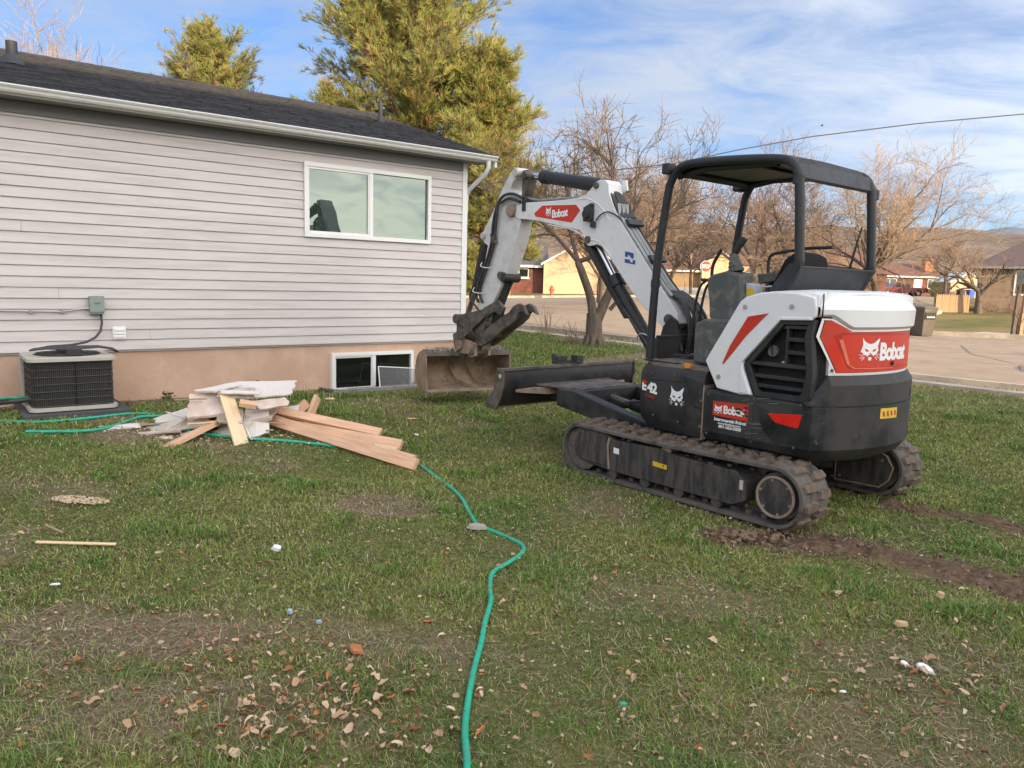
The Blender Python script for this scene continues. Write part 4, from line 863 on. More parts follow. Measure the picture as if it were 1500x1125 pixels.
e_ = lettering('42', lambda u, v, l: (.372-u, .7215+l, .802+v-.12*u), ex, mt['wht'], .088, .105, 'model_lettering', .05)
lettering('E', lambda u, v, l: (.425-u, .7215+l, .814+v-.12*u), ex, mt['wht'], .078, .048, 'model_lettering', .05)
MB().prism([(.425, .894), (.377, .889), (.377, .868), (.425, .874)], .7235, .7245).build('letter_top', mt['red'], e_)
lettering('R-SERIES', lambda u, v, l: (.385-u, .7215+l, .763+v-.12*u), ex, mt['red'], .02, .095, 'series_lettering', .01)
emblem(lambda u, v, l: (.142-.142*u, .7215+l, .725+.155*v), ex, mt['ink'])
# ---- grille
gr_o = [(-.512, 1.113), (-.798, 1.452), (-1.035, 1.460), (-1.02, 1.36), (-1.05, 1.10), (-1.045, .925), (-1.02, .892), (-.62, .892)]
gr_i = [(-.565, 1.115), (-.812, 1.415), (-.985, 1.42), (-.965, 1.34), (-.995, 1.10), (-.975, .955), (-.955, .935), (-.648, .932)]
grl = MB().ring(gr_o, gr_i, .66, .722).build('grille_frame', mt['plastic'], ex, bevel=.008)
MB().prism(gr_o, .60, .62).build('grille_backing', mt['dark'], grl)
for z, x0, x1 in ((1.128, -.56, -.995), (1.040, -.60, -.99), (.972, -.635, -.98)): MB().prism([(x0, z-.012), (x0, z+.016), (x1, z+.016), (x1, z-.012)], .655, .712).build('louver', mt['plastic'], grl, bevel=.005)
for z in (1.225, 1.315): MB().prism([(-.83, z-.013), (-.83, z+.016), (-.99, z+.016), (-.985, z-.013)], .655, .712).build('louver', mt['plastic'], grl, bevel=.005)
MB().prism([(-.825, 1.13), (-.845, 1.13), (-.845, 1.415), (-.825, 1.405)], .652, .708).build('upright', mt['plastic'], grl, bevel=.004)
MB().prism([(-.80, 1.385), (-.98, 1.392), (-.98, 1.415), (-.82, 1.412)], .655, .71).build('louver', mt['plastic'], grl, bevel=.004)
rad = MB()
for k in range(5): rad.box((-.86-.03*k, .635, 1.16), (.004, .01, .5))
for k in range(12): rad.box((-.80, .632, .94+.04*k), (.40, .006, .004))
rd = rad.build('radiator_mesh', mt['steel'], grl); rd['kind'] = 'stuff'
MB().cyl((-.71, .625, 1.215), (-.71, .675, 1.225), .042, n=20).build('filler_cap', mt['steel'], grl, bevel=.006)
MB().box((-.71, .679, 1.226), (.012, .012, .07), Matrix.Rotation(R(10), 3, 'Y')).build('cap_grip', mt['plastic'], grl, bevel=.003)
MB().cyl((-.79, .64, 1.145), (-.79, .66, 1.145), .014, n=10).build('drain_plug', mt['cream'], grl)

# ---- canopy (four post rollover frame)
TRD = .034
def arc(pts): return spline(pts, 6)
lp = [(.548, .5, 1.05), (.530, .5, 1.55), (.50, .5, 1.95), (.437, .5, 2.40), (.41, .5, 2.50), (.36, .5, 2.575), (.28, .5, 2.615), (.10, .5, 2.625), (-.30, .5, 2.605), (-.56, .5, 2.578), (-.655, .5, 2.545), (-.705, .5, 2.48), (-.725, .5, 2.38), (-.76, .5, 1.92), (-.762, .5, 1.84), (-.735, .5, 1.755), (-.665, .5, 1.625)]
rp_ = [(p[0], -.57, p[2]-.0) for p in lp]
for pl in (lp, rp_): MB().tube(arc(pl), TRD, 14).build('canopy_tube', mt['rops'], ex, ang=80)
for x, y, z in ((.52, .5, 1.68), (-.715, .5, 2.42), (.52, -.57, 1.68)):
    MB().tube([(x+.004, y, z-.03), (x, y, z+.03)], TRD+.006, 14).build('tube_clamp', mt['rops'], ex)
rf_ = MB(); rows = []
for x, z in ((.40, 2.575), (.34, 2.612), (.26, 2.632), (.05, 2.642), (-.30, 2.628), (-.58, 2.600), (-.66, 2.575)):
    rows.append([(x, y, z+dz) for y, dz in ((-.545, -.02), (-.53, .002), (-.45, .014), (0, .022), (.40, .014), (.465, .002), (.48, -.02), (.40, -.028), (0, -.02), (-.45, -.028))])
cr_ = rf_.loft(rows).build('canopy_roof', mt['rops'], ex, ang=30)
MB().prism([(.30, -.45), (-.20, -.45), (-.20, .40), (.30, .40)], 2.585, 2.596, 'z').build('headliner', mt['console'], cr_)
rb = MB(); rb.loft([[(-.60, y, 2.575), (-.705, y, 2.545), (-.735, y, 2.44), (-.722, y, 2.42), (-.69, y, 2.53), (-.60, y, 2.555)] for y in (-.55, -.50, .43, .48)]); rb.build('roof_rear_visor', mt['rops'], cr_, ang=20)
for y in (-.50, .42): MB().tube([(.40, y, 2.55), (.1, y, 2.59), (-.5, y, 2.57)], .03, 8).build('roof_beam', mt['rops'], cr_)
MB().tube([(.36, -.57, 2.57), (.36, .5, 2.57)], .035, 10).build('cross_tube', mt['rops'], ex)
MB().box((.43, .515, 2.60), (.07, .10, .085)).build('front_light_bracket', mt['plastic'], ex, bevel=.01)
MB().box((.47, -.54, 2.58), (.09, .12, .12)).build('front_light', mt['plastic'], ex, bevel=.02)
MB().prism([(-.67, 2.50), (-.735, 2.455), (-.735, 2.385), (-.67, 2.355)], -.68, -.615).build('rear_work_light', mt['plastic'], ex, bevel=.008)
bpn = MB(); bpn.loft([[(-.775, y, 1.815), (-.79, y, 1.815), (-.705, y, 1.655), (-.69, y, 1.655)] for y in (-.60, .53)]); bp2 = bpn.build('rear_guard_panel', mt['rops'], ex, bevel=.004)
MB().tube([(-.785, -.60, 1.815), (-.785, .53, 1.815)], .009, 6).build('panel_lip', mt['rops'], bp2)
for y in (-.585, .515): MB().prism([(-.70, 1.84), (-.79, 1.85), (-.79, 1.80), (-.69, 1.645), (-.55, 1.645)], y-.012, y+.012).build('gusset', mt['rops'], bp2, bevel=.003)
MB().tube([(-.62, -.50, 1.80), (-.70, -.50, 2.16)], [.011, .006], 8).build('gas_strut', mt['plastic'], ex)
MB().tube(arc([(-.10, -.22, 1.62), (-.075, -.22, 1.80), (-.075, -.22, 1.90), (-.10, -.22, 1.94), (-.17, -.22, 1.955), (-.40, -.22, 1.985), (-.62, -.22, 1.99)]), .013, 8).build('grab_rail', mt['plastic'], ex, ang=80)
# ---- seat and controls
seat = empty('seat', (0, 0, 0)); seat.parent = ex
MB().loft([[(x, y, z) for x, z in ((-.02, 1.50), (-.46, 1.46), (-.48, 1.56), (-.02, 1.60))] for y in (-.25, -.20, .16, .21)]).build('cushion', mt['seat'], seat, bevel=.03)
bkr = MB(); rows = []
for y, s in ((-.25, .82), (-.22, .94), (-.12, 1.0), (.08, 1.0), (.18, .94), (.21, .82)):
    rows.append([(x, y, 1.56+(z-1.56)*s) for x, z in ((-.33, 1.56), (-.40, 1.75), (-.46, 1.90), (-.52, 1.945), (-.575, 1.93), (-.585, 1.80), (-.52, 1.56))])
bkr.loft(rows).build('backrest', mt['seat'], seat, ang=50)
MB().tube([(-.20, .22, 1.66), (-.42, .23, 1.68), (-.50, .2, 1.68)], .008, 6).build('armrest_bar', mt['conduit'], seat)
MB().tube(arc([(-.12, -.26, 1.60), (-.10, -.28, 1.70), (-.14, -.28, 1.76), (-.35, -.26, 1.72)]), .03, 10).build('armrest', mt['plastic'], seat, ang=80)
MB().box((-.25, -.02, 1.28), (.42, .46, .42)).build('seat_pedestal', mt['plastic'], ex, bevel=.02)
con = [(.095, 1.735), (.05, 1.765), (-.098, 1.80), (-.224, 1.768), (-.235, 1.70), (-.255, 1.566), (-.29, 1.40), (-.16, 1.33), (.0, 1.33), (.05, 1.42), (.064, 1.555), (.085, 1.65)]
cn = MB().prism(con, .22, .40, scale1=.96).build('left_console', mt['console'], ex, bevel=.022)
MB().prism([(.07, 1.05), (.07, 1.38), (-.02, 1.42), (-.40, 1.42), (-.40, 1.05)], .25, .56, scale1=.95).build('console_base', mt['console'], ex, bevel=.02)
MB().prism([(-.24, 1.70), (-.31, 1.68), (-.32, 1.55), (-.25, 1.50)], .22, .34).build('console_label', mt['drygrey'], cn, bevel=.003)
MB().prism([(-.25, 1.665), (-.315, 1.655), (-.315, 1.60), (-.252, 1.605)], .341, .343).build('yellow_warning', mt['yellow'], cn)
bel = MB(); bel.tube([(-.125+.004*k, .31, 1.785+.015*k) for k in range(10)], [.062, .066, .054, .058, .047, .050, .040, .043, .035, .034], 14); js = bel.build('joystick_bellows', mt['console'], cn, ang=20)
MB().tube(arc([(-.09, .31, 1.91), (-.115, .31, 1.95), (-.145, .31, 2.0), (-.172, .31, 2.035), (-.178, .31, 2.045)]), [.024]*6+[.027]*6+[.031]*6+[.030]*6+[.024], 10).build('joystick_grip', mt['plastic'], cn, ang=80)
rcn = MB().prism([(.03, 1.50), (.03, 1.70), (-.06, 1.75), (-.30, 1.74), (-.34, 1.50)], -.52, -.34).build('right_console', mt['console'], ex, bevel=.02)
MB().tube([(-.10, -.43, 1.75), (-.11, -.43, 1.82)], [.05, .03], 12).build('joystick_bellows', mt['plastic'], rcn)
MB().tube([(-.11, -.43, 1.82), (-.15, -.43, 1.93)], [.022, .028], 10).build('joystick_grip', mt['plastic'], rcn)
MB().prism([(-.0, 1.70), (.02, 1.78), (-.20, 1.80), (-.21, 1.73)], -.33, -.20).build('display_pod', mt['console'], rcn, bevel=.01)
for y in (.06, .15):
    lv = MB(); lv.tube(arc([(.42, y, 1.06), (.402, y, 1.18), (.370, y, 1.50), (.33, y, 1.66), (.27, y, 1.715)]), .0115, 8); tl = lv.build('travel_lever', mt['plastic'], ex, ang=80)
    MB().prism([(.315, 1.735), (.20, 1.725), (.21, 1.705), (.30, 1.705)], y-.03, y+.03).build('lever_plate', mt['plastic'], tl, bevel=.004)
    if y > .1: MB().tube(arc([(.215, y, 1.72), (.218, y, 1.80), (.205, y, 1.86), (.17, y, 1.92), (.138, y, 1.972)]), .014, 8).build('lever_grip', mt['plastic'], tl, ang=80)
    MB().loft([[(x, yy, z) for yy, z in ((y-.05, 1.07), (y+.05, 1.07), (y+.05, 1.085), (y-.05, 1.085))] for x, z in ((.30, 0), (.38, 0), (.42, 0))]).build('pedal', mt['steel'], tl, bevel=.004)
MB().prism([(.16, -.08), (.34, -.02), (.33, .24), (.24, .20), (.14, .28), (.10, .12)], 1.085, 1.10, 'z').build('foot_pedal', mt['steel'], ex, bevel=.006)
MB().prism([(.30, .20), (.44, .27), (.42, .36), (.28, .30)], 1.075, 1.09, 'z').build('foot_pedal', mt['plastic'], ex, bevel=.005)

# ---- swing post, boom
MB().loft([[(x, y, z) for x, y in ((.52, -.16), (.82, -.13), (.86, 0), (.82, .13), (.52, .16))] for z in (.62, .70, 1.16, 1.20)]).build('swing_post', mt['black'], ex, bevel=.02)
for y in (.12, -.12): MB().prism([(.50, 1.10), (.60, 1.06), (.76, 1.14), (.72, 1.30), (.64, 1.40), (.57, 1.36)], y-.018, y+.018).build('swing_post_ear', mt['black'], ex, bevel=.006)
boom_p = [(2.865, 2.387), (2.835, 2.49), (2.669, 2.508), (2.397, 2.503), (2.104, 2.500), (1.90, 2.505), (1.785, 2.53), (1.70, 2.595), (1.655, 2.64), (1.60, 2.658), (1.526, 2.650), (1.485, 2.610), (1.472, 2.521), (1.384, 2.358), (1.305, 2.245), (.895, 1.775), (.715, 1.565), (.600, 1.43), (.590, 1.334), (.68, 1.280), (.76, 1.30), (.92, 1.417), (1.13, 1.595), (1.401, 1.885), (1.54, 2.02), (1.60, 2.045), (1.66, 2.035), (1.72, 2.030), (1.775, 2.07), (1.79, 2.13), (1.848, 2.188), (2.096, 2.235), (2.463, 2.306), (2.70, 2.335), (2.80, 2.345)]
bm = MB().prism(boom_p, -.10, .10); boom = bm.build('boom', mt['boomw'], ex, bevel=.008)
# raised flange lines around the knee
for pl in ([(1.90, 2.488), (1.76, 2.49), (1.60, 2.42), (1.50, 2.33), (1.44, 2.26)], [(2.30, 2.262), (2.0, 2.21), (1.84, 2.155), (1.72, 2.10), (1.58, 2.07), (1.49, 2.0), (1.40, 1.91)]):
    MB().tube([(x, .1015, z) for x, z in spline([(a, b, 0) for a, b in pl], 5) for _ in (0,)] if False else [(p.x, .1005, p.y) for p in spline([(a, b, 0) for a, b in pl], 5)], .006, 6).build('weld_seam', mt['boomw'], boom)
for x, z, r_ in ((1.637, 2.606, .03), (1.725, 2.095, .034), (.68, 1.37, .045), (2.905, 2.44, .055)):
    MB().cyl((x, -.125, z), (x, .125, z), r_, n=18).build('pivot_pin', mt['steel'], boom, bevel=.006)
MB().cyl((2.905, -.135, 2.44), (2.905, .135, 2.44), .072, n=20).build('pivot_boss', mt['rust'], boom, bevel=.006)
# red decal on the boom
bd = [(2.548, 2.387), (2.417, 2.468), (1.90, 2.446), (1.835, 2.383), (1.955, 2.258), (2.519, 2.350)]
b0 = MB().prism(bd, .1012, .1022).build('red_panel_border', mt['wht'], boom)
rd_ = MB().prism(shrink(bd, .97, .93), .1023, .1031).build('red_panel', mt['red'], b0)
mapb = lambda x0, z0: (lambda u, v, l: (x0-u, .1031+l, z0+v+.045*u))
emblem(lambda u, v, l: (2.355-.085*u, .1031+l, 2.345+.10*v), rd_, mt['ink'])
lettering('Bobcat', mapb(2.255, 2.325), rd_, mt['wht'], .082, .235, 'maker_lettering', .045)
lg = MB(); lg.prism([(1.235, 1.975), (1.13, 1.955), (1.125, 1.915), (1.16, 1.918), (1.165, 1.935), (1.20, 1.940), (1.20, 1.92), (1.235, 1.925)], .1012, .1022); lg.prism([(1.235, 1.905), (1.17, 1.895), (1.17, 1.875), (1.135, 1.87), (1.135, 1.895), (1.105, 1.89), (1.105, 1.85), (1.235, 1.87)], .1012, .1022); lg.prism([(1.20, 1.955), (1.165, 1.92), (1.14, 1.90), (1.125, 1.915), (1.165, 1.94)], .10225, .1029)
lg.build('blue_logo', mt['blue'], boom)
# boom light and cable
bl_ = MB().box((1.70, .135, 2.335), (.10, .06, .14)).build('boom_light', mt['plastic'], boom, bevel=.01)
MB().cyl((1.70, .16, 2.335), (1.70, .185, 2.335), .045, n=16).build('lens', mt['plastic'], bl_, bevel=.006)
MB().prism([(1.74, 2.41), (1.66, 2.44), (1.65, 2.415), (1.73, 2.385)], .105, .15).build('light_bracket', mt['plastic'], bl_, bevel=.004)
MB().box((1.64, .13, 2.235), (.045, .04, .06)).build('connector', mt['plastic'], bl_, bevel=.006)
MB().tube(spline([(1.61, .12, 2.27), (1.55, .125, 2.32), (1.46, .125, 2.345), (1.36, .115, 2.31), (1.28, .08, 2.24)], 5), .007, 6).build('cable', mt['hosek'], bl_)
# lines running along the top of the boom
for k, y in enumerate((-.075, -.05, -.025, .0, .03, .06, .085)):
    mm = mt['tubeg'] if k in (1, 2, 3, 4, 5, 6) else mt['hosek']; o_ = .028+.012*(k % 2)
    MB().tube([(1.36, y, 2.42), (1.31+o_, y, 2.30+o_*.6), (.97+o_*.9, y, 1.90+o_*.6), (.78+o_*.9, y, 1.68+o_*.6), (.66+o_*.6, y, 1.555+o_*.6)], .012 if k in (0, 6) else .0095, 6).build('hydraulic_line', mm, boom)
for q in ((1.22, 2.235), (.93, 1.90)): MB().box((q[0]-.0, 0, q[1]+.005), (.03, .21, .07), Matrix.Rotation(R(40), 3, 'Y')).build('line_clamp', mt['plastic'], boom, bevel=.005)
for k in range(7):
    y = -.10+.03*k; d = rng.uniform(-.02, .02)
    MB().tube(spline([(1.62+d, y*.6, 2.56), (1.50+d, y*.8, 2.54), (1.42+d, y, 2.44+d), (1.37, y, 2.36), (1.31, y, 2.29)], 5), .014, 7).build('hydraulic_hose', mt['hosek'], boom)
for k in range(8):
    y = -.135+.026*k; d = rng.uniform(-.02, .03)
    MB().tube(spline([(.72, y*.8, 1.615), (.66+d*.3, y, 1.57), (.58+d, y*1.1, 1.52+d), (.49+d, y*1.2, 1.38), (.47+d, y*1.1, 1.22), (.52, y, 1.08)], 5), .0165, 8).build('hydraulic_hose', mt['hosek'], boom)
MB().prism([(1.50, 2.66), (1.44, 2.66), (1.42, 2.56), (1.47, 2.54)], -.12, -.095).build('hose_guide', mt['boomw'], boom, bevel=.005)
for k in range(3): MB().tube(spline([(1.86, -.06+.05*k, 2.52), (2.3, -.06+.05*k, 2.53), (2.56, -.05+.05*k, 2.535), (2.72, -.05+.06*k, 2.57), (2.86, -.03+.07*k, 2.60)], 5), .010, 6).build('hydraulic_line', mt['tubeg'] if k else mt['hosek'], boom)
MB().box((2.70, .0, 2.50), (.045, .24, .16)).build('line_clamp', mt['plastic'], boom, bevel=.006)
# boom cylinder
bcy = MB(); bcy.tube([(1.42, 0, 1.675), (1.36, 0, 1.60), (.80, 0, .93)], [.068, .062, .062], 18); bo = bcy.build('boom_cylinder', mt['black'], ex)
MB().tube([(1.46, 0, 1.735), (1.39, 0, 1.64)], .079, 18).build('gland', mt['black'], bo, bevel=.006)
MB().cyl((1.70, 0, 2.06), (1.42, 0, 1.68), .033, n=14).build('rod', mt['chrome'], bo)
gs = MB(); gs.prism([(1.80, 2.075), (1.70, 2.01), (1.44, 1.68), (1.37, 1.60), (1.18, 1.375), (1.23, 1.345), (1.42, 1.57), (1.51, 1.68), (1.80, 2.04)], -.085, .085); gs.build('cylinder_guard', mt['black'], bo, bevel=.006)
MB().tube(spline([(1.30, .05, 1.47), (1.20, .085, 1.40), (1.05, .08, 1.24), (.92, .07, 1.10), (.84, .06, 1.00)], 4), .013, 7).build('hydraulic_hose', mt['hosek'], bo)
MB().tube(spline([(1.0, .06, 1.09), (1.05, .09, 1.17), (1.01, .09, 1.22), (.94, .08, 1.21)], 5), .007, 6).build('loop_cable', mt['conduit'], bo)
# arm cylinder on top
acy = MB(); acy.tube([(2.49, 0, 2.770), (1.63, 0, 2.612)], [.064, .066], 18); ao = acy.build('arm_cylinder', mt['rops'], ex)
MB().tube([(2.53, 0, 2.777), (2.44, 0, 2.760)], .072, 18).build('gland', mt['rops'], ao, bevel=.006)
MB().cyl((2.80, 0, 2.815), (2.50, 0, 2.771), .034, n=14).build('rod', mt['chrome'], ao)
MB().tube([(2.40, .03, 2.70), (2.1, .03, 2.645), (1.80, .03, 2.585)], .014, 7).build('line', mt['rops'], ao)
# arm
arm_p = [(2.925, 2.878), (2.86, 2.895), (2.815, 2.86), (2.835, 2.80), (2.92, 2.745), (2.965, 2.67), (2.94, 2.61), (2.80, 2.59), (2.765, 2.50), (2.765, 2.37), (2.80, 2.19), (2.874, 2.01), (2.942, 1.865), (2.995, 1.745), (3.245, 1.394), (3.352, 1.244), (3.43, 1.20), (3.52, 1.24), (3.51, 1.37), (3.471, 1.559), (3.40, 1.85), (3.345, 2.07), (3.40, 2.10), (3.45, 2.15), (3.455, 2.215), (3.41, 2.26), (3.31, 2.39), (3.212, 2.513), (3.111, 2.678), (3.02, 2.785)]
arm = MB().prism(arm_p, -.085, .085).build('arm', mt['armw'], ex, bevel=.008)
MB().prism([(2.80, 2.86), (2.70, 2.86), (2.67, 2.80), (2.70, 2.72), (2.74, 2.60), (2.80, 2.55)], -.06, .06).build('cylinder_lug', mt['steel'], arm, bevel=.008)
for x, z, r_ in ((2.858, 2.835, .045), (2.71, 2.80, .04), (3.415, 2.183, .038), (3.084, 1.735, .045), (3.44, 1.27, .05)):
    MB().cyl((x, -.115, z), (x, .115, z), r_, n=18).build('pivot_pin', mt['cream'] if z > 2.82 or 2.1 < z < 2.3 else mt['steel'], arm, bevel=.006)
MB().cyl((3.03, -.12, 1.715), (3.03, .115, 1.715), .055, n=16).build('thumb_pivot', mt['plastic'], arm, bevel=.008)
# bucket cylinder and rod on the far (outer) side of the arm
bk = MB(); bk.tube([(3.49, 0, 2.10), (3.52, 0, 2.02), (3.66, 0, 1.56)], [.045, .058, .056], 16); bko = bk.build('bucket_cylinder', mt['black'], ex)
MB().cyl((3.655, 0, 1.575), (3.84, 0, 1.22), .032, n=14).build('rod', mt['steel'], bko)
# thumb cylinder along the inner side
tcy = MB(); tcy.tube([(3.03, .0, 1.69), (3.20, .0, 1.40), (3.30, .0, 1.18)], [.045, .05, .04], 14); tcy.build('thumb_cylinder', mt['black'], ex)
# hoses on the near face of the arm
for k, (dx_, dz_) in enumerate(((0, 0), (.055, -.03))):
    MB().tube(spline([(2.70+dx_, .115, 2.55+dz_), (2.86+dx_, .125, 2.61+dz_*1.5), (3.02+dx_*.5, .13, 2.60+dz_*2.2), (3.13+dx_*.2-.03*k, .13, 2.50), (3.20-.05*k, .125, 2.30), (3.23-.05*k, .12, 2.10), (3.31-.05*k, .12, 1.90), (3.42-.05*k, .12, 1.70), (3.50-.06*k, .115, 1.53), (3.48-.08*k, .10, 1.42)], 6), .016, 8).build('hydraulic_hose', mt['hosek'], arm)
MB().tube(spline([(3.57, .10, 1.60), (3.62, .11, 1.52), (3.62, .11, 1.45), (3.52, .11, 1.38), (3.44, .1, 1.30)], 5), .012, 7).build('hydraulic_hose', mt['hosek'], arm)
for x, z in ((3.36, 1.84), (3.5, 1.55)): MB().tube(spline([(x+.06, .10, z+.04), (x+.03, .145, z+.0), (x-.06, .145, z-.02), (x-.13, .10, z-.02)], 4), .005, 5).build('cable_tie', mt['wht'], arm)
MB().prism([(3.26, 2.20), (3.17, 2.17), (3.15, 2.09), (3.22, 2.10)], .085, .13).build('hose_clip', mt['steel'], arm, bevel=.005)
# link, coupler, thumb, bucket
for y in (.115, -.115): MB().prism([(3.92, 1.25), (3.82, 1.26), (3.44, 1.33), (3.30, 1.36), (3.27, 1.29), (3.40, 1.20), (3.70, 1.00), (3.84, .94), (3.88, 1.0), (3.70, 1.12), (3.90, 1.17)], y-.02, y+.02).build('link_plate', mt['steel'], ex, bevel=.006)
MB().cyl((3.87, -.15, 1.21), (3.87, .15, 1.21), .058, n=18).build('link_pin', mt['steel'], ex, bevel=.01)
cpl = MB(); cpl.prism([(3.93, 1.20), (3.82, 1.24), (3.66, 1.12), (3.50, 1.24), (3.40, 1.26), (3.36, 1.16), (3.48, .98), (3.52, .86), (3.66, .83), (3.88, .86), (3.93, .94)], -.085, .085); cpo = cpl.build('quick_coupler', mt['steel'], ex, bevel=.008)
for y in (.10, -.10):
    MB().prism([(3.90, .99), (3.62, .97), (3.50, .93), (3.50, .79), (3.58, .765), (3.66, .80), (3.80, .80), (3.91, .84)], y-.018, y+.018).build('bucket_ear', mt['rust'], cpo, bevel=.004)
for x, z in ((3.84, .875), (3.57, .845)): MB().cyl((x, -.14, z), (x, .14, z), .05, n=16).build('coupler_pin', mt['steel'], cpo, bevel=.008)
th_p = [(3.56, .93), (3.54, 1.0), (3.42, 1.07), (3.20, 1.195), (3.05, 1.28), (2.93, 1.335), (2.86, 1.405), (2.77, 1.435), (2.69, 1.405), (2.635, 1.315), (2.70, 1.345), (2.76, 1.335), (2.80, 1.27), (2.90, 1.20), (3.05, 1.12), (3.20, 1.02), (3.32, .955), (3.44, .91)]
thu = None
for y in (.065, -.065):
    o = MB().prism([(p[0]+(.0 if y > 0 else -.02), p[1]) for p in th_p], y-.022, y+.022); o = o.build('thumb_plate', mt['steel'], thu or ex, bevel=.005); thu = thu or o
MB().prism([(3.45, .86), (3.40, 1.02), (3.22, 1.12), (3.20, 1.04), (3.34, 1.0)], -.06, .06).build('thumb_web', mt['rust'], thu, bevel=.005)
tooth = MB(); tooth.prism([(3.02, 1.30), (2.98, 1.38), (3.10, 1.46), (3.20, 1.42), (3.36, 1.36), (3.30, 1.25), (3.14, 1.33), (3.08, 1.30)], .085, .125); tooth.build('hook_tooth', mt['steel'], thu, bevel=.005)
# bucket: curved shell open towards the machine
bx = .0; outer_ = [(3.62, .795), (3.72, .835), (3.88, .80), (3.99, .735), (4.08, .645), (4.12, .55), (4.10, .46), (4.02, .395), (3.90, .362), (3.72, .352), (3.60, .358)]
inner_ = [(3.60, .376), (3.72, .372), (3.90, .384), (4.005, .414), (4.076, .47), (4.094, .55), (4.056, .632), (3.97, .715), (3.87, .775), (3.72, .808), (3.628, .772)]
BX = lambda p: [(3.735+(x-3.6)*.76+(.03 if z > .7 else 0), z) for x, z in p]
outer, inner = BX(outer_), BX(inner_)
bu = MB().prism(outer+inner, -.55, .55).build('bucket', mt['bucket'], ex, ang=30)
for y in (.55, -.55):
    MB().prism(BX([(3.60, .80), (3.72, .842), (3.88, .807), (3.995, .742), (4.087, .65), (4.128, .55), (4.106, .455), (4.02, .388), (3.90, .354), (3.60, .35), (3.62, .5), (3.63, .62)]), y-.009, y+.009).build('side_plate', mt['bucket'], bu, bevel=.003)
    MB().tube([(x, y, z) for x, z in BX([(3.598, .36), (3.615, .5), (3.625, .62), (3.60, .795)])], .010, 6).build('side_edge', mt['rust'], bu)
MB().prism(BX([(3.54, .348), (3.54, .366), (3.66, .372), (3.66, .350)]), -.555, .555).build('cutting_edge', mt['rust'], bu, bevel=.002)
MB().prism(BX([(3.585, .77), (3.60, .815), (3.74, .85), (3.74, .83)]), -.555, .555).build('lip_bar', mt['steel'], bu, bevel=.004)
for y0, y1 in ((.22, .10), (-.03, -.15)):
    m = MB(); pa = spline([(3.735+(a-3.6)*.76+(.03 if c > .7 else 0), b, c) for a, b, c in [(3.66, y0, .785), (3.80, y0-.01, .755), (3.98, y0-.02, .68), (4.06, (y0+y1)/2-.05, .56), (4.02, y1-.04, .45), (3.86, y1-.09, .396), (3.72, y1-.12, .386)]], 5)
    m.loft([[(p.x-.035*0, p.y-.012, p.z), (p.x, p.y+.012, p.z), (p.x-.05*(1 if p.z > .5 else .4), p.y+.006, p.z+(.0 if p.z > .5 else .035)), (p.x-.05*(1 if p.z > .5 else .4), p.y-.006, p.z+(.0 if p.z > .5 else .035))] for p in pa]); m.build('bucket_rib', mt['bucket'], bu)
gv = MB()
for k in range(150): 
    x = rng.uniform(3.78, 3.93); gv.box((x, rng.uniform(-.5, .5), .822+min(.03, max(0, (x-3.78)*.25))+rng.uniform(0, .012)), (rng.uniform(.01, .03), rng.uniform(.01, .03), rng.uniform(.008, .02)), Matrix.Rotation(rng.random()*3, 3, 'Z'))
g_ = gv.build('loose_gravel', mt['rock'], bu, smooth=False); g_['kind'] = 'stuff'

# the bucket sits turned a little on its coupler
bu.matrix_local = Matrix.Translation((3.80, 0, 0)) @ Matrix.Rotation(R(-13), 4, 'Z') @ Matrix.Translation((-3.80, 0, 0))

for x, z in ((3.80, .90), (3.60, .87)):
    MB().cyl((x, .10, z), (x, .155, z), .062, n=18).build('coupler_boss', mt['rust'], cpo, bevel=.01)
MB().prism([(3.95, 1.02), (3.78, 1.10), (3.70, 1.00), (3.74, .90), (3.92, .88)], .085, .125).build('coupler_jaw', mt['steel'], cpo, bevel=.006)
for k in range(3): MB().tube(spline([(3.60-.05*k, .10, 1.30), (3.66-.04*k, .13, 1.15), (3.62-.05*k, .12, 1.02), (3.70-.06*k, .09, .95)], 4), .011, 6).build('hydraulic_hose', mt['hosek'], cpo)

# panel gaps, fasteners, notches and handles on the bodywork
for th in (-.28,): tail_band('tail_notch' if th > .3 else 'slot', [(1.27, .47), (1.2915, .47), (1.2915, .55), (1.27, .55)] if th > .3 else [(1.28, .895), (1.2915, .895), (1.2915, .955), (1.28, .955)], th-.05 if th > .3 else th-.012, th+.05 if th > .3 else th+.012, mt['dark'], n=4)
fc = MB(); fc.prism([(-.63, .845), (-.99, .862), (-1.03, .70), (-1.0, .60), (-.80, .575), (-.70, .66)], .7235, .7262, scale1=.97); fc.build('skirt_facet', mt['black'], ex, bevel=.002)
for x, z in ((-.23, .86), (-.23, .56), (-.62, .86), (-.62, .56), (-.95, .575), (-.98, .875), (.32, .96), (.10, .965), (.30, .62), (.05, .60)):
    y = .724 if x < -.19 else .7195; MB().cyl((x, y-.004, z), (x, y+.005, z), .0095, n=6).build('bolt', mt['steel'], ex)
MB().prism([(-.620, .575), (-.624, .575), (-.624, .862), (-.620, .862)], .7236, .7252).build('panel_gap', mt['dark'], ex)
MB().prism([(-.19, .705), (-.62, .700), (-.62, .6965), (-.19, .7015)], .7236, .7249).build('panel_gap', mt['dark'], ex)
MB().prism([(.36, .905), (-.17, .925), (-.17, .921), (.36, .901)], .7186, .7206).build('panel_gap', mt['dark'], ex)
MB().tube([(-1.042, .60, 1.637), (-1.042, -.60, 1.637)], .004, 5).build('hood_gap', mt['dark'], ex)
MB().tube(spline([(-1.048, .655, 1.635), (-1.062, .675, 1.60), (-1.070, .690, 1.54), (-1.070, .690, 1.48)], 4), .0045, 5).build('hood_gap', mt['dark'], ex)
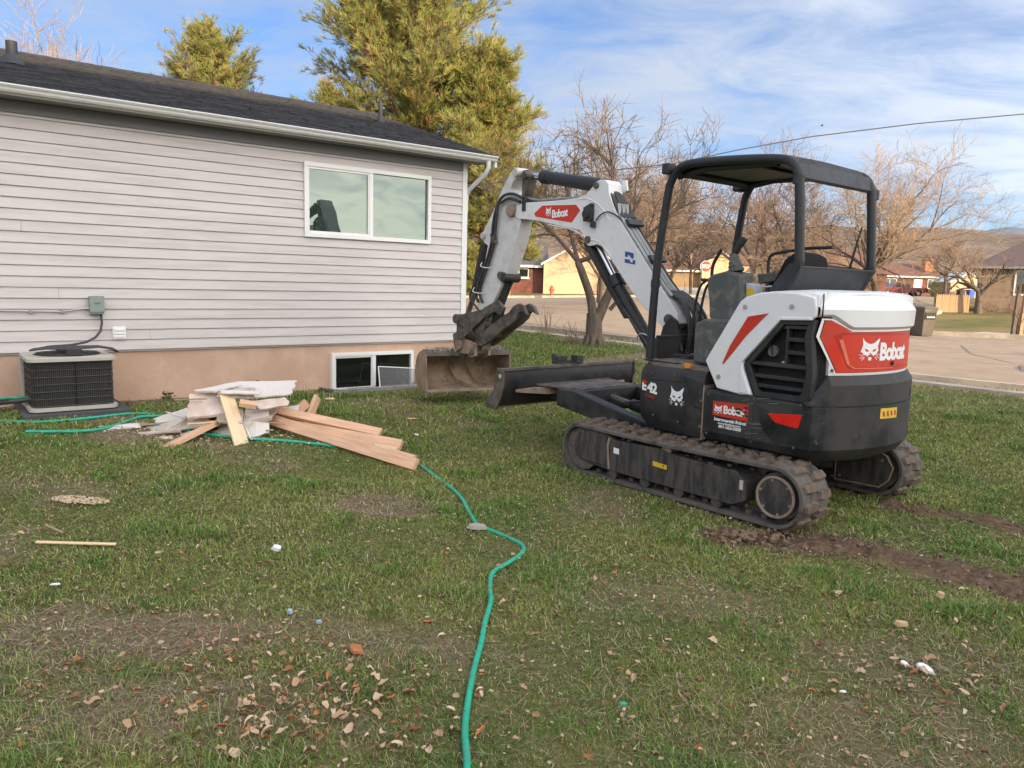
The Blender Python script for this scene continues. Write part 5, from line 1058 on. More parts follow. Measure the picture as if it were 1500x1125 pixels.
for z in (1.52, 1.12): MB().cyl(tail(.49, 1.262, z), tail(.49, 1.268, z), .012, n=8).build('hinge_bolt', mt['steel'], ex)
mud = MB(); mr_ = random.Random(4)
for k in range(240):
    x = mr_.uniform(-.95, .95); s_ = mr_.uniform(.008, .028); sd_ = mr_.choice((1, 1, -1)); mud.box((x, sd_*(TG+mr_.uniform(-.15, .15)), .375+mr_.uniform(0, .03) if mr_.random() < .5 else .485+mr_.uniform(-.006, .012)), (s_*1.5, s_, s_*.6), Matrix.Rotation(mr_.random()*3, 3, 'Z'))
md_ = mud.build('mud_clumps', mt['lug'], ex, smooth=False); md_['kind'] = 'stuff'

# ------------------------------------------------------------------ debris pile: lumber and wallboard
def beam(label, p0, p1, w_, t_, mat, roll_=0, name='lumber_beam', cat='lumber'):
    """a sawn board from p0 to p1; w_ wide, t_ thick; roll_ turns it about its length"""
    p0, p1 = Vector(p0), Vector(p1); d = p1-p0; l = d.length; X = d.normalized(); Y = Vector((0, 0, 1)).cross(X).normalized(); Z = X.cross(Y)
    m = MB(); m.box((l/2, 0, 0), (l, w_, t_)); o = m.build(name, mat, None, bevel=.003)
    Rm = Matrix((X, Y, Z)).transposed().to_4x4() @ Matrix.Rotation(R(roll_), 4, 'X'); o.matrix_world = Matrix.Translation(p0) @ Rm
    return tag(o, label, cat)
W_, PN = mt['wood'], mt['pine']
beam('longest reddish lumber beam in front, its end by the hose', (-2.46, 7.44, .29), (-.78, 6.25, .135), .105, .045, W_, 58)
beam('upper reddish lumber beam lying on the other boards', (-2.42, 7.52, .36), (-1.22, 7.10, .225), .088, .042, W_, 40)
beam('middle wide lumber beam between two long beams', (-2.2, 7.40, .22), (-1.0, 6.90, .15), .115, .042, W_, 50)
beam('short lumber offcut tucked beside the tip of the longest beam', (-1.10, 6.72, .13), (-.84, 6.50, .125), .09, .045, W_, 10, 'lumber_offcut')
beam('short lumber offcut lying under the middle wide beam', (-1.24, 6.88, .12), (-1.02, 6.78, .115), .09, .042, PN, 60, 'lumber_offcut')
beam('broad pale pine board leaning down the front of the pile', (-2.66, 7.10, .545), (-2.38, 6.70, .135), .135, .022, PN, -8, 'pine_board')
beam('lumber beam pointing forward left from under the wallboard', (-2.62, 7.25, .36), (-2.93, 6.36, .19), .095, .042, W_, 12)
beam('pale lumber stub sticking up just right of the wallboard', (-2.30, 7.62, .19), (-2.10, 7.80, .385), .09, .042, W_, 80, 'lumber_stub')
beam('upright lumber stub standing behind the long beams', (-2.08, 7.70, .17), (-2.03, 7.95, .42), .09, .042, W_, 85, 'lumber_stub')
beam('small lumber block resting on the wallboard near the top', (-2.50, 6.98, .50), (-2.36, 7.03, .47), .09, .042, W_, 15, 'lumber_offcut')
beam('small lumber end peeking out behind the leaning pine board', (-2.55, 6.80, .155), (-2.42, 6.95, .15), .085, .042, W_, 20, 'lumber_offcut')
beam('tilted lumber end under the white slab at the right', (-2.30, 7.45, .30), (-2.05, 7.50, .28), .09, .042, mt['oldwood'], 50, 'lumber_offcut')
def slab(name, label, quad, th_, mat, seed, rag=.05, cat='wallboard', edge=None):
    """broken sheet: four corners, ragged outline, real thickness, slight warp"""
    r_ = random.Random(seed); Q = [Vector(p) for p in quad]; out = []; n = 6
    for i in range(4):
        a, b = Q[i], Q[(i+1) % 4]; L_ = (b-a).length
        for k in range(n):
            t = k/n; c = (Q[0]+Q[1]+Q[2]+Q[3])/4; p = a.lerp(b, t); p = p+(c-p)*r_.uniform(-.25, .8)*rag*(.75 if k else .8); out.append(p)
    c = sum(out, Vector())/len(out); nn = (Q[2]-Q[0]).cross(Q[3]-Q[1]).normalized()
    if nn.z < 0: nn = -nn
    N_ = len(out); m = MB(); mid = [p.lerp(c, .5)+nn*r_.uniform(-.003, .003) for p in out]
    vs = [p+nn*r_.uniform(-.003, .003) for p in out]+mid+[c]; low = [v-nn*th_ for v in vs]
    fs = []
    for i in range(N_):
        j = (i+1) % N_; fs += [(i, j, N_+j, N_+i), (N_+i, N_+j, 2*N_)]
    K = 2*N_+1; fs += [tuple(K+q for q in reversed(f)) for f in list(fs)]; fs += [(i, K+i, K+(i+1) % N_, (i+1) % N_) for i in range(N_)]
    m.add(vs+low, fs); o = m.build(name, mat, None, smooth=False); 
    org = o.data.vertices[0].co.copy(); o.data.transform(Matrix.Translation(-org)); o.location = org
    return tag(o, label, cat)
DW, DT = mt['drywall'], mt['drytan']
slab('wallboard_sheet', 'big rounded white wallboard slab on top of the pile', [(-2.72, 7.55, .62), (-2.22, 7.86, .60), (-2.14, 7.45, .52), (-2.62, 7.18, .50)], .013, DW, 3, .16)
slab('wallboard_sheet', 'white wallboard sheet sloping left beside the hose loop', [(-3.52, 7.45, .25), (-3.02, 7.45, .42), (-2.82, 7.10, .36), (-3.33, 7.10, .235)], .010, DW, 5, .2)
slab('wallboard_sheet', 'long tan backed torn wallboard at the lower left edge', [(-3.58, 7.20, .21), (-2.86, 7.06, .36), (-2.66, 6.92, .31), (-3.46, 6.95, .175)], .016, DT, 6, .2)
slab('wallboard_piece', 'thick pinkish boxy board piece left of the leaning board', [(-3.06, 7.22, .535), (-2.72, 7.30, .55), (-2.62, 6.98, .40), (-2.95, 6.88, .36)], .026, mt['drypink'], 7, .14)
slab('wallboard_piece', 'white wallboard slab standing right of the leaning board', [(-2.52, 7.22, .46), (-2.33, 7.30, .46), (-2.24, 7.02, .22), (-2.46, 6.88, .17)], .014, DW, 8, .07)
slab('wallboard_piece', 'white triangular wallboard scrap low in the pile center', [(-2.82, 6.95, .17), (-2.60, 7.10, .33), (-2.50, 7.05, .32), (-2.50, 6.82, .16)], .013, DW, 9, .12)
slab('wallboard_piece', 'thin pinkish torn strip hanging over the right side', [(-2.44, 7.10, .50), (-2.20, 7.40, .50), (-2.12, 7.32, .44), (-2.34, 7.05, .43)], .012, mt['drypink'], 10, .2)
slab('wallboard_piece', 'long white sliver pointing left from the pile top', [(-3.02, 7.20, .57), (-2.66, 7.42, .64), (-2.60, 7.34, .62), (-2.78, 7.12, .58)], .012, DW, 12, .16)
slab('wallboard_piece', 'tan brown wallboard strip below the top slab', [(-2.84, 7.30, .60), (-2.48, 7.36, .59), (-2.42, 7.14, .53), (-2.74, 7.05, .54)], .02, DT, 13, .18)
slab('wallboard_piece', 'ragged tan shard inside the middle of the pile', [(-2.78, 7.08, .42), (-2.50, 7.10, .42), (-2.44, 6.90, .33), (-2.66, 6.86, .33)], .014, DT, 14, .22)
slab('metal_sheet', 'grey blue sheet lying flat under the long beams', [(-2.06, 7.02, .155), (-1.86, 7.16, .17), (-1.52, 6.86, .135), (-1.70, 6.72, .13)], .006, mt['drygrey'], 15, .1, 'sheet')
slab('wallboard_piece', 'flat tan cardboard like scrap at the far left tip', [(-3.78, 7.12, .215), (-3.52, 7.32, .24), (-3.45, 7.22, .235), (-3.68, 7.02, .21)], .012, DT, 16, .2)
slab('wallboard_piece', 'dark underside wallboard filling the pile behind the beam', [(-3.0, 7.35, .30), (-2.3, 7.5, .40), (-2.25, 7.1, .34), (-2.9, 6.98, .27)], .03, DT, 17, .1)
slab('wallboard_piece', 'thin pinkish shard poking out of the pile at the upper left', [(-2.98, 7.36, .50), (-2.70, 7.45, .585), (-2.66, 7.38, .575), (-2.90, 7.24, .48)], .012, mt['drypink'], 21, .2)
slab('wallboard_piece', 'narrow torn white strip over the leaning pine board top', [(-2.74, 7.12, .595), (-2.36, 7.20, .58), (-2.35, 7.12, .565), (-2.70, 7.04, .575)], .010, DW, 22, .22)
slab('wallboard_piece', 'tan torn sliver lying at the front of the pile', [(-3.05, 6.92, .20), (-2.72, 6.98, .31), (-2.68, 6.92, .30), (-2.98, 6.84, .185)], .012, DT, 23, .22)
slab('wallboard_piece', 'flat torn white scrap left of the pile near the hose', [(-3.82, 7.02, .235), (-3.50, 7.12, .26), (-3.42, 7.0, .25), (-3.72, 6.90, .225)], .010, DW, 31, .2)
slab('wallboard_piece', 'narrow tan board strip lying low at the pile front left', [(-3.50, 6.86, .215), (-3.02, 6.94, .25), (-3.0, 6.88, .245), (-3.46, 6.80, .205)], .014, DT, 32, .15)
slab('wallboard_piece', 'small pinkish scrap on bare soil before the pile', [(-3.22, 6.74, .205), (-3.05, 6.80, .215), (-3.0, 6.72, .21), (-3.15, 6.67, .2)], .010, mt['drypink'], 33, .2)
slab('wallboard_piece', 'small white crumbled chunk beside the right stub', [(-2.36, 7.60, .36), (-2.14, 7.66, .38), (-2.10, 7.52, .33), (-2.30, 7.46, .31)], .03, DW, 24, .2)
beam('thin rough slat sticking out left from the pile', (-2.7, 7.15, .33), (-3.62, 7.12, .215), .05, .014, mt['oldwood'], 20, 'old_board')
for k in range(20):
    a_ = rng.random()*6.283; q_ = rng.uniform(.15, .62); x0, y0 = -2.72+.75*q_*math.cos(a_), 7.12+.36*q_*math.sin(a_); z0 = hz(x0, y0)+.05+.40*(1-q_/.62)*rng.uniform(.5, 1.0); dr_ = rng.gauss(a_, .8); l_ = rng.uniform(.10, .34)
    m = MB(); w0_ = rng.uniform(.010, .035); m.prism([(0, -w0_/2), (l_*.7, -w0_/2*rng.uniform(.6, 1.1)), (l_, rng.uniform(-.3, .3)*w0_), (l_*.75, w0_/2), (.02, w0_/2*rng.uniform(.5, 1))], -.005, .005, 'z')
    o = m.build('splinter', [mt['drypink'], PN, mt['oldwood'], DW, DT][k % 5], None, smooth=False); o.location = (x0, y0, z0); o.rotation_euler = (rng.uniform(-.5, .5), rng.uniform(-.15, .45), dr_)
    tag(o, 'thin torn splinter of board among the debris pile', 'splinter', 'splinters and torn strips in the debris pile')
dcm = MB()
for k in range(260):
    a_ = rng.random()*6.283; q_ = rng.random()**.6; x0, y0 = -2.75+1.05*q_*math.cos(a_), 7.0+.5*q_*math.sin(a_); s_ = rng.uniform(.004, .013)
    dcm.box(G(x0, y0, .02+s_*.3), (s_*1.7, s_, s_*.5), Matrix.Rotation(rng.random()*3, 3, 'Z') @ Matrix.Rotation(rng.gauss(0, .4), 3, 'X'))
tag(dcm.build('wallboard_crumbs', mt['drypink'], smooth=False), 'crumbs of broken board around the debris pile', 'crumbs', kind='stuff')
# small litter, each its own thing
def chip(name, label, x, y, sx, sy, sz, rz, mat, cat, seed=0, lift_=.02, tilt=0):
    r_ = random.Random(seed); n = 9; poly = [(sx/2*math.cos(6.283*k/n)*r_.uniform(.75, 1.1), sy/2*math.sin(6.283*k/n)*r_.uniform(.75, 1.1)) for k in range(n)]
    m = MB(); m.prism(poly, -sz/2, sz/2, 'z', .82); o = m.build(name, mat, None, smooth=False)
    o.location = G(x, y, lift_); o.rotation_euler = (R(tilt), R(tilt*.6), rz); return tag(o, label, cat)
beam('thin pale wooden lath lying on the left lawn', G(-2.72, 4.27, .03), G(-2.28, 4.31, .028), .026, .010, PN, 0, 'wood_lath', 'lath')
beam('short dark stick near the thin wooden lath', G(-2.82, 4.53, .03), G(-2.66, 4.43, .03), .014, .010, mt['oldwood'], 0, 'stick', 'stick')
chip('litter_scrap', 'crumpled white and yellow wrapper on the left lawn', -1.35, 4.33, .07, .045, .02, .5, mt['scrapw'], 'litter', 1, .035, 25)
chip('bark_piece', 'bright orange flat bark piece left of the hose', -.655, 3.20, .085, .055, .012, -.5, mt['bark_o'], 'bark', 2, .025, 12)
chip('flat_stone', 'grey flat stone lying over the green hose', -.20, 4.86, .15, .085, .02, .15, mt['rock'], 'stone', 3, .035, 6)
chip('litter_scrap', 'pale blue rounded scrap left of the hose', -1.04, 3.53, .032, .03, .015, 0, mt['bluescrap'], 'litter', 4, .03, 10)
chip('litter_scrap', 'small light blue scrap right of the rounded blue scrap', -.875, 3.43, .03, .016, .012, .3, mt['bluescrap'], 'litter', 5, .03, 10)
chip('paper_scrap', 'largest white crumpled paper scrap on the right lawn', 1.83, 3.17, .085, .04, .012, -.7, mt['scrapw'], 'litter', 6, .035, 24)
chip('paper_scrap', 'small white paper scrap beside the crumpled paper', 1.765, 3.22, .045, .035, .008, .4, mt['scrapw'], 'litter', 7, .03, 18)
chip('wood_chip', 'tan oblong wood chip on the right lawn', 1.96, 3.63, .085, .04, .018, 0, mt['tan'], 'wood chip', 8, .03, 8)
chip('wood_chip', 'pale squarish wood chip nearest the soil rut', 2.36, 4.01, .055, .045, .025, .3, mt['tan'], 'wood chip', 9, .03, 12)
chip('litter_scrap', 'tiny white scrap near the bottom right lawn', 1.385, 2.96, .035, .012, .006, .1, mt['scrapw'], 'litter', 10, .03, 10)
chip('plastic_scrap', 'teal green plastic scrap on the middle foreground lawn', .465, 2.81, .035, .02, .006, .2, mt['tarp'], 'litter', 11, .03, 10)
chip('plastic_scrap', 'green plastic scrap on the lawn behind the blade', .24, 12.4, .10, .05, .01, .2, mt['tarp'], 'litter', 12, .04, 10)
chip('paper_scrap', 'white paper scrap on the lawn right of the lumber', -.92, 7.40, .05, .025, .008, .1, mt['scrapw'], 'litter', 13, .04, 15)
chip('wood_chip', 'white broken scrap lying at the foundation', -2.15, 9.0, .16, .05, .015, .6, PN, 'scrap', 14, .03, 4)
chip('wood_sliver', 'thin pale sliver in the bucket shade', -1.05, 8.1, .14, .02, .008, .5, PN, 'sliver', 15, .03, 6)
chip('wood_sliver', 'white bent sliver on the left lawn edge', -2.31, 3.76, .06, .015, .006, .6, mt['scrapw'], 'sliver', 16, .03, 10)
sdm = MB()
for k in range(420):
    a, q = rng.random()*6.283, rng.random()**.6; x, y = -2.86+.19*q*math.cos(a), 4.99+.07*q*math.sin(a); p = G(x, y, .022+.008*rng.random()); s_ = rng.uniform(.003, .009)
    sdm.box(p, (s_*1.6, s_, s_*.5), Matrix.Rotation(rng.random()*3, 3, 'Z'))
sw_ = sdm.build('sawdust', mt['sawdust'], smooth=False); tag(sw_, 'spilled pale sawdust streak on the left lawn', 'sawdust', kind='stuff')
# fallen leaves: individuals that share a few curled meshes
leaf_cols = [(.42, .27, .16), (.52, .37, .24), (.30, .165, .095), (.60, .46, .33), (.50, .19, .08)]
lmats = [M('dry_leaf', c, .85, var=.2, vs=40) for c in leaf_cols]
lmesh = []
for k in range(10):
    r_ = random.Random(100+k); n = 5; vs = []; fs = []; L_ = 1.0; wd = r_.uniform(.28, .5); curl = r_.uniform(.8, 2.4); bend = r_.uniform(-.8, .8)
    for i in range(n+1):
        t = i/n; ww = wd*math.sin(math.pi*min(1, .12+t*.88))**.7*(1 if i < n else .05)*r_.uniform(.8, 1.1)
        for s in (-1, 0, 1): vs.append(((t-.5)*L_, s*ww*math.cos(curl*.5), abs(s)*ww*math.sin(curl*.5)*r_.uniform(.5, 1.4)+.35*bend*(t-.5)**2*2+r_.gauss(0, .05)))
    for i in range(n):
        for j in (0, 1): fs.append((i*3+j, i*3+j+1, i*3+j+4, i*3+j+3))
    me = bpy.data.meshes.new('fallen_leaf'); me.from_pydata(vs, [], fs); me.polygons.foreach_set('use_smooth', [True]*len(fs)); me.materials.append(lmats[[0, 1, 3, 0, 2, 1, 3, 0, 4, 1][k]]); lmesh.append(me)
LEAFC = [(-.85, 2.72, .30, .28, 92), (-.40, 2.7, .3, .3, 30), (-1.05, 3.15, .32, .2, 26), (-1.75, 2.9, .5, .35, 18), (.4, 3.1, .7, .5, 18), (1.75, 3.05, .35, .25, 34), (1.2, 2.6, .6, .25, 14), (2.1, 3.5, .5, .4, 12), (-.3, 4.2, 1.3, .8, 22), (1.2, 4.1, .8, .5, 16), (-1.9, 3.9, .9, .6, 14)]
for cx, cy, sx, sy, n in LEAFC:
    for k in range(n):
        x, y = rng.gauss(cx, sx*.7), rng.gauss(cy, sy*.6)
        if y < 2.05 or abs(x) > y*.75 or seg_dist(np.array([x]), np.array([y]), [(-.1, 2.1), (-.14, 2.83), (-.08, 3.9), (.09, 4.47)])[0] < .03: x += .06
        o = bpy.data.objects.new('fallen_leaf', rng.choice(lmesh)); COL.objects.link(o); s_ = rng.uniform(.020, .054)*(1 if y < 3.6 else .85)
        o.location = G(x, y, .018+rng.random()*.016); o.rotation_euler = (rng.uniform(-.6, .6), rng.uniform(-.5, .5), rng.random()*6.28); o.scale = (s_, s_, s_)
        tag(o, 'small dry curled tan leaf lying in the foreground grass', 'leaf', 'dry leaves scattered over the lawn')

# past the first three hundred leaves the rest is litter nobody could count
LV, LF, nb = [], [], 0
for k in range(1250):
    cx, cy, sx, sy, n = rng.choice(LEAFC); x, y = rng.gauss(cx, sx*.8), rng.gauss(cy, sy*.75)
    if y < 2.0: continue
    me = rng.choice(lmesh); c = np.zeros(len(me.vertices)*3); me.vertices.foreach_get('co', c); c = c.reshape(-1, 3)*rng.uniform(.010, .034)
    Rm = np.array(Matrix.Rotation(rng.random()*6.28, 3, 'Z') @ Matrix.Rotation(rng.uniform(-.8, .8), 3, 'X')); c = c @ Rm.T + np.array(G(x, y, .014+rng.random()*.012)[:])
    LV.append(c); LF += [[i+nb for i in p.vertices] for p in me.polygons]; nb += len(c)
LV = np.concatenate(LV); lc = np.zeros((len(LV), 4)); k18 = len(lmesh[0].vertices)
for i in range(0, len(LV), k18):
    b_ = np.array(rng.choice([(.40, .27, .16), (.50, .36, .23), (.26, .15, .09), (.30, .17, .10), (.46, .19, .08)]))*rng.uniform(.7, 1.1); lc[i:i+k18, :3] = b_; lc[i:i+k18, 3] = 1
tag(npmesh('leaf_litter', LV, LF, attr_mat('leaf_litter', .85, .15), attrs=dict(tint=('FLOAT_COLOR', lc))), 'small broken leaves between the larger dry leaves', 'leaf litter', kind='stuff')

# ------------------------------------------------------------------ vegetation
def seg_mesh(name, segs, mat, parent=None, sides=5):
    """segs: list of (p0, p1, r0, r1) -> one mesh of tapered tubes"""
    P0 = np.array([s[0] for s in segs], float); P1 = np.array([s[1] for s in segs], float); r0 = np.array([s[2] for s in segs]); r1 = np.array([s[3] for s in segs])
    d = P1-P0; d /= np.linalg.norm(d, axis=1)[:, None]+1e-9; ref = np.where(np.abs(d[:, 2:3]) < .9, [[0, 0, 1.]], [[1., 0, 0]]); a = np.cross(d, ref); a /= np.linalg.norm(a, axis=1)[:, None]; b = np.cross(d, a)
    n = len(segs); V = np.zeros((n, 2*sides, 3))
    for k in range(sides):
        q = 2*math.pi*k/sides; o = a*math.cos(q)+b*math.sin(q); V[:, k] = P0+o*r0[:, None]; V[:, sides+k] = P1+o*r1[:, None]
    F = np.array([[k, (k+1) % sides, sides+(k+1) % sides, sides+k] for k in range(sides)]); F = (F[None]+(np.arange(n)*2*sides)[:, None, None]).reshape(-1, 4)
    return npmesh(name, V.reshape(-1, 3), F, mat, parent, smooth=True)
def limb(r_, p, d, length, r0, r1, segs, wob, up_=0.0, n=4):
    pts = [p]; 
    for i in range(n):
        d = (d+Vector((r_.gauss(0, wob), r_.gauss(0, wob), r_.gauss(0, wob)+up_))).normalized(); q = pts[-1]+d*(length/n)
        ra, rb = r0+(r1-r0)*i/n, r0+(r1-r0)*(i+1)/n; segs.append((pts[-1][:], q[:], ra, rb)); pts.append(q)
    return pts, d
def perp(r_, d, ang):
    a = d.orthogonal().normalized(); b = d.cross(a); q = r_.random()*6.283; return (d*math.cos(ang)+(a*math.cos(q)+b*math.sin(q))*math.sin(ang)).normalized()
def branch_out(r_, p, d, length, rad, lvl, big, fine, kids, droop=0.0, wob=.12):
    tgt = big if rad > .035 else fine
    pts, d2 = limb(r_, p, d, length, rad, rad*.45, tgt, wob, droop, 4 if lvl > 0 else 3)
    if lvl == 0: return
    for k in range(kids[-lvl]):
        i = r_.randint(1, len(pts)-1) if k else len(pts)-1
        q = pts[i]; dd = perp(r_, (pts[i]-pts[i-1]).normalized(), r_.uniform(.35, 1.0)); dd = (dd+Vector((0, 0, .18))).normalized()
        branch_out(r_, q, dd, length*r_.uniform(.5, .78), max(.005, rad*(.55 if k else .68)*(1-.1*i)), lvl-1, big, fine, kids, droop*1.4, wob*1.1)
def bare_tree(name, label, base, hgt, seed, kids=(5, 6, 6, 5), spread=.7, stems=1, twig='twig', trunk=None, group=None, fine_min=0.0088, lean=(0, 0), first=.35, droop=0.0, build=True):
    r_ = random.Random(seed); big, fine = [], []; o = Vector((0, 0, 0)); t_r = trunk or hgt*.022
    for s in range(stems):
        d = Vector((lean[0]+r_.gauss(0, .06)+(.25*math.cos(2.4*s) if stems > 1 else 0), lean[1]+r_.gauss(0, .06)+(.25*math.sin(2.4*s) if stems > 1 else 0), 1)).normalized()
        pts, d = limb(r_, o-Vector((0, 0, .15)), d, hgt*first, t_r, t_r*.72, big, .06, 0, 5)
        n0 = kids[0]
        for k in range(n0):
            a = 6.283*k/n0+r_.random(); tilt = spread*r_.uniform(.5, 1.15); dd = Vector((math.cos(a)*math.sin(tilt), math.sin(a)*math.sin(tilt), math.cos(tilt)))
            branch_out(r_, pts[r_.choice((3, 4, 5, 5))], dd, hgt*r_.uniform(.28, .40), t_r*.55, len(kids)-1, big, fine, kids, droop)
    fine = [(a, b, max(fine_min, x), max(fine_min*.75, y)) for a, b, x, y in fine]
    e = empty(name, base, r_.random()*0, label, 'tree', group)
    seg_mesh('trunk', big, mt['bark'], e, 7); seg_mesh('crown', fine, mt[twig], e, 3)
    return e
GB = 'bare trees along the far side of the street'
# far group
bare_tree('bare_tree', 'tall bare tree with pale twiggy crown right behind the excavator boom', G(8.2, 47, .0), 8.3, 21, (6, 5, 5, 5, 5), .75, group=GB, fine_min=0.0124)
bare_tree('bare_tree', 'wide bare tree whose crown shows left of the canopy post', G(12.8, 66, 0), 9.4, 22, (6, 5, 5, 5, 4), .9, twig='twigr', group=GB, fine_min=0.0146)
bare_tree('bare_tree', 'twin stemmed bare tree seen through the canopy opening', (17.5, 55, 1.1), 9.8, 23, (4, 5, 5, 4, 4), .7, stems=2, twig='twigr', group=GB, fine_min=0.0124, trunk=.19)
bare_tree('bare_tree', 'bare reddish tree behind the back of the operator seat', (22.4, 66, 1.0), 9.2, 24, (6, 5, 5, 4, 4), .8, twig='twigr', group=GB, fine_min=0.0139)
bare_tree('bare_tree', 'large spreading bare tree right of the rear canopy post', (23.9, 51, .85), 11.2, 25, (9, 5, 5, 5, 4), 1.0, twig='twigp', group=GB, fine_min=0.0110, trunk=.26, first=.22)
bare_tree('bare_tree', 'low bare tree with arching limbs before the maroon pickup', (25.2, 60, .8), 5.2, 26, (7, 6, 6, 5), 1.2, twig='twigp', group=GB, fine_min=0.0110, trunk=.2, first=.2, droop=-.02)
bare_tree('bare_tree', 'small gnarled bare tree beside the tan brick house', G(27.6, 46), 4.9, 27, (4, 5, 5, 5), .85, twig='twigr', group=GB, fine_min=0.0073, trunk=.24, first=.3, lean=(-.12, 0))
bare_tree('bare_tree', 'slender bare tree trunk between the boom and yellow gable', (3.45, 30.5, .6), 7.6, 28, (5, 6, 6, 5), .55, twig='twig', group=GB, fine_min=0.0073, trunk=.16)
bare_tree('bare_tree', 'bare tree with dense twigs left of the boom knee', G(4.4, 40), 7.0, 29, (6, 5, 5, 5, 4), .75, twig='twigr', group=GB, fine_min=0.0102)
bare_tree('bare_tree', 'pale bare treetop showing over the left roof ridge', (-26.3, 45, 1.0), 13.6, 30, (7, 6, 6, 5), .32, twig='twigp', fine_min=0.0159)
bare_tree('bare_tree', 'distant bare tree at the right edge of the hillside', (40, 72, .9), 7.5, 31, (6, 6, 6, 5), .9, twig='twigr', group=GB, fine_min=0.0146)
bare_tree('bare_tree', 'bare bushy tree filling the gap below the canopy rail', (31.5, 84, 1.1), 8.5, 33, (6, 5, 5, 4, 4), 1.0, twig='twigr', group=GB, fine_min=0.0176)
bare_tree('bare_tree', 'bushy bare tree low behind the stop sign', (15.4, 68, 1.0), 7.0, 71, (7, 6, 5, 5), .95, twig='twigr', group=GB, fine_min=0.0122)
bare_tree('bare_tree', 'bushy bare tree between the canopy posts far back', (26.0, 82, 1.2), 8.2, 72, (7, 6, 5, 5), .95, twig='twigr', group=GB, fine_min=0.0134)
# near tree with a forked trunk, limbs laid out one by one
def near_tree():
    r_ = random.Random(5); B = Vector((1.60, 15.3, hz(1.6, 15.3))); big, fine = [], []
    def run(pts, r0, r1):
        sp_ = spline([p for p in pts], 5)
        for i in range(len(sp_)-1):
            t = i/(len(sp_)-1); big.append((sp_[i][:], sp_[i+1][:], r0+(r1-r0)*t, r0+(r1-r0)*(t+1/(len(sp_)-1))))
        return sp_
    V_ = lambda x, y, z: Vector((x, y, z))
    run([V_(0, 0, -.2), V_(0, 0, .02), V_(0, 0, .30), V_(-.01, 0, .62)], .20, .15)
    A = run([V_(-.03, 0, .55), V_(-.10, .02, .95), V_(-.27, .05, 1.40), V_(-.36, .08, 1.62)], .092, .07)
    A1 = run([A[-1], V_(-.52, .1, 1.80), V_(-.80, .15, 2.10), V_(-1.15, .2, 2.42), V_(-1.5, .2, 2.75)], .05, .014)
    A2 = run([A[-1], V_(-.46, .2, 2.0), V_(-.58, .4, 2.5), V_(-.62, .5, 3.2)], .05, .016)
    A3 = run([A[-1], V_(-.10, -.05, 1.75), V_(.12, -.1, 2.15), V_(.22, -.2, 2.8), V_(.25, -.2, 3.4)], .052, .016)
    Bq = run([V_(.06, .03, .5), V_(.20, .02, .85), V_(.30, -.02, 1.15), V_(.34, 0, 1.7), V_(.55, .1, 2.3), V_(.85, .3, 2.9)], .112, .03)
    B2 = run([Bq[12], V_(.7, -.2, 1.9), V_(1.1, -.4, 2.3), V_(1.5, -.5, 2.7)], .045, .015)
    run([V_(.30, .0, .70), V_(.40, -.05, .84), V_(.44, -.07, 1.0)], .045, .025)
    for ln in (A1, A2, A3, Bq, B2):
        for k in range(11):
            i = r_.randint(len(ln)//3, len(ln)-1); d = (ln[i]-ln[i-1]).normalized(); branch_out(r_, ln[i], (perp(r_, d, r_.uniform(.4, 1.1))+Vector((0, 0, .12))).normalized(), r_.uniform(.5, 1.0), .022, 3, big, fine, (4, 4, 4), -.01)
    e = empty('forked_tree', B, 0, 'nearest tree with a thick forked trunk standing at the lawn edge', 'tree')
    for k in range(10):
        a = 6.283*k/10+r_.random()*.3; big.append(((math.cos(a)*.11, math.sin(a)*.11, .20), (math.cos(a)*.25, math.sin(a)*.25, -.06), .06, .04))
    seg_mesh('trunk', [s for s in big if s[2] > .022], mt['bark'], e, 10); seg_mesh('crown', fine+[s for s in big if s[2] <= .022], mt['twig'], e, 3)
    tw = []
    for k in range(26):
        a = r_.uniform(2.2, 4.2); limb(r_, Vector((math.cos(a)*.42, math.sin(a)*.3, 0)), Vector((math.cos(a)*.7, r_.gauss(0, .3), 1)).normalized(), r_.uniform(.25, .6), .005, .0025, tw, .25, 0, 4)
    seg_mesh('root_suckers', tw, mt['twigr'], e, 3)
near_tree()
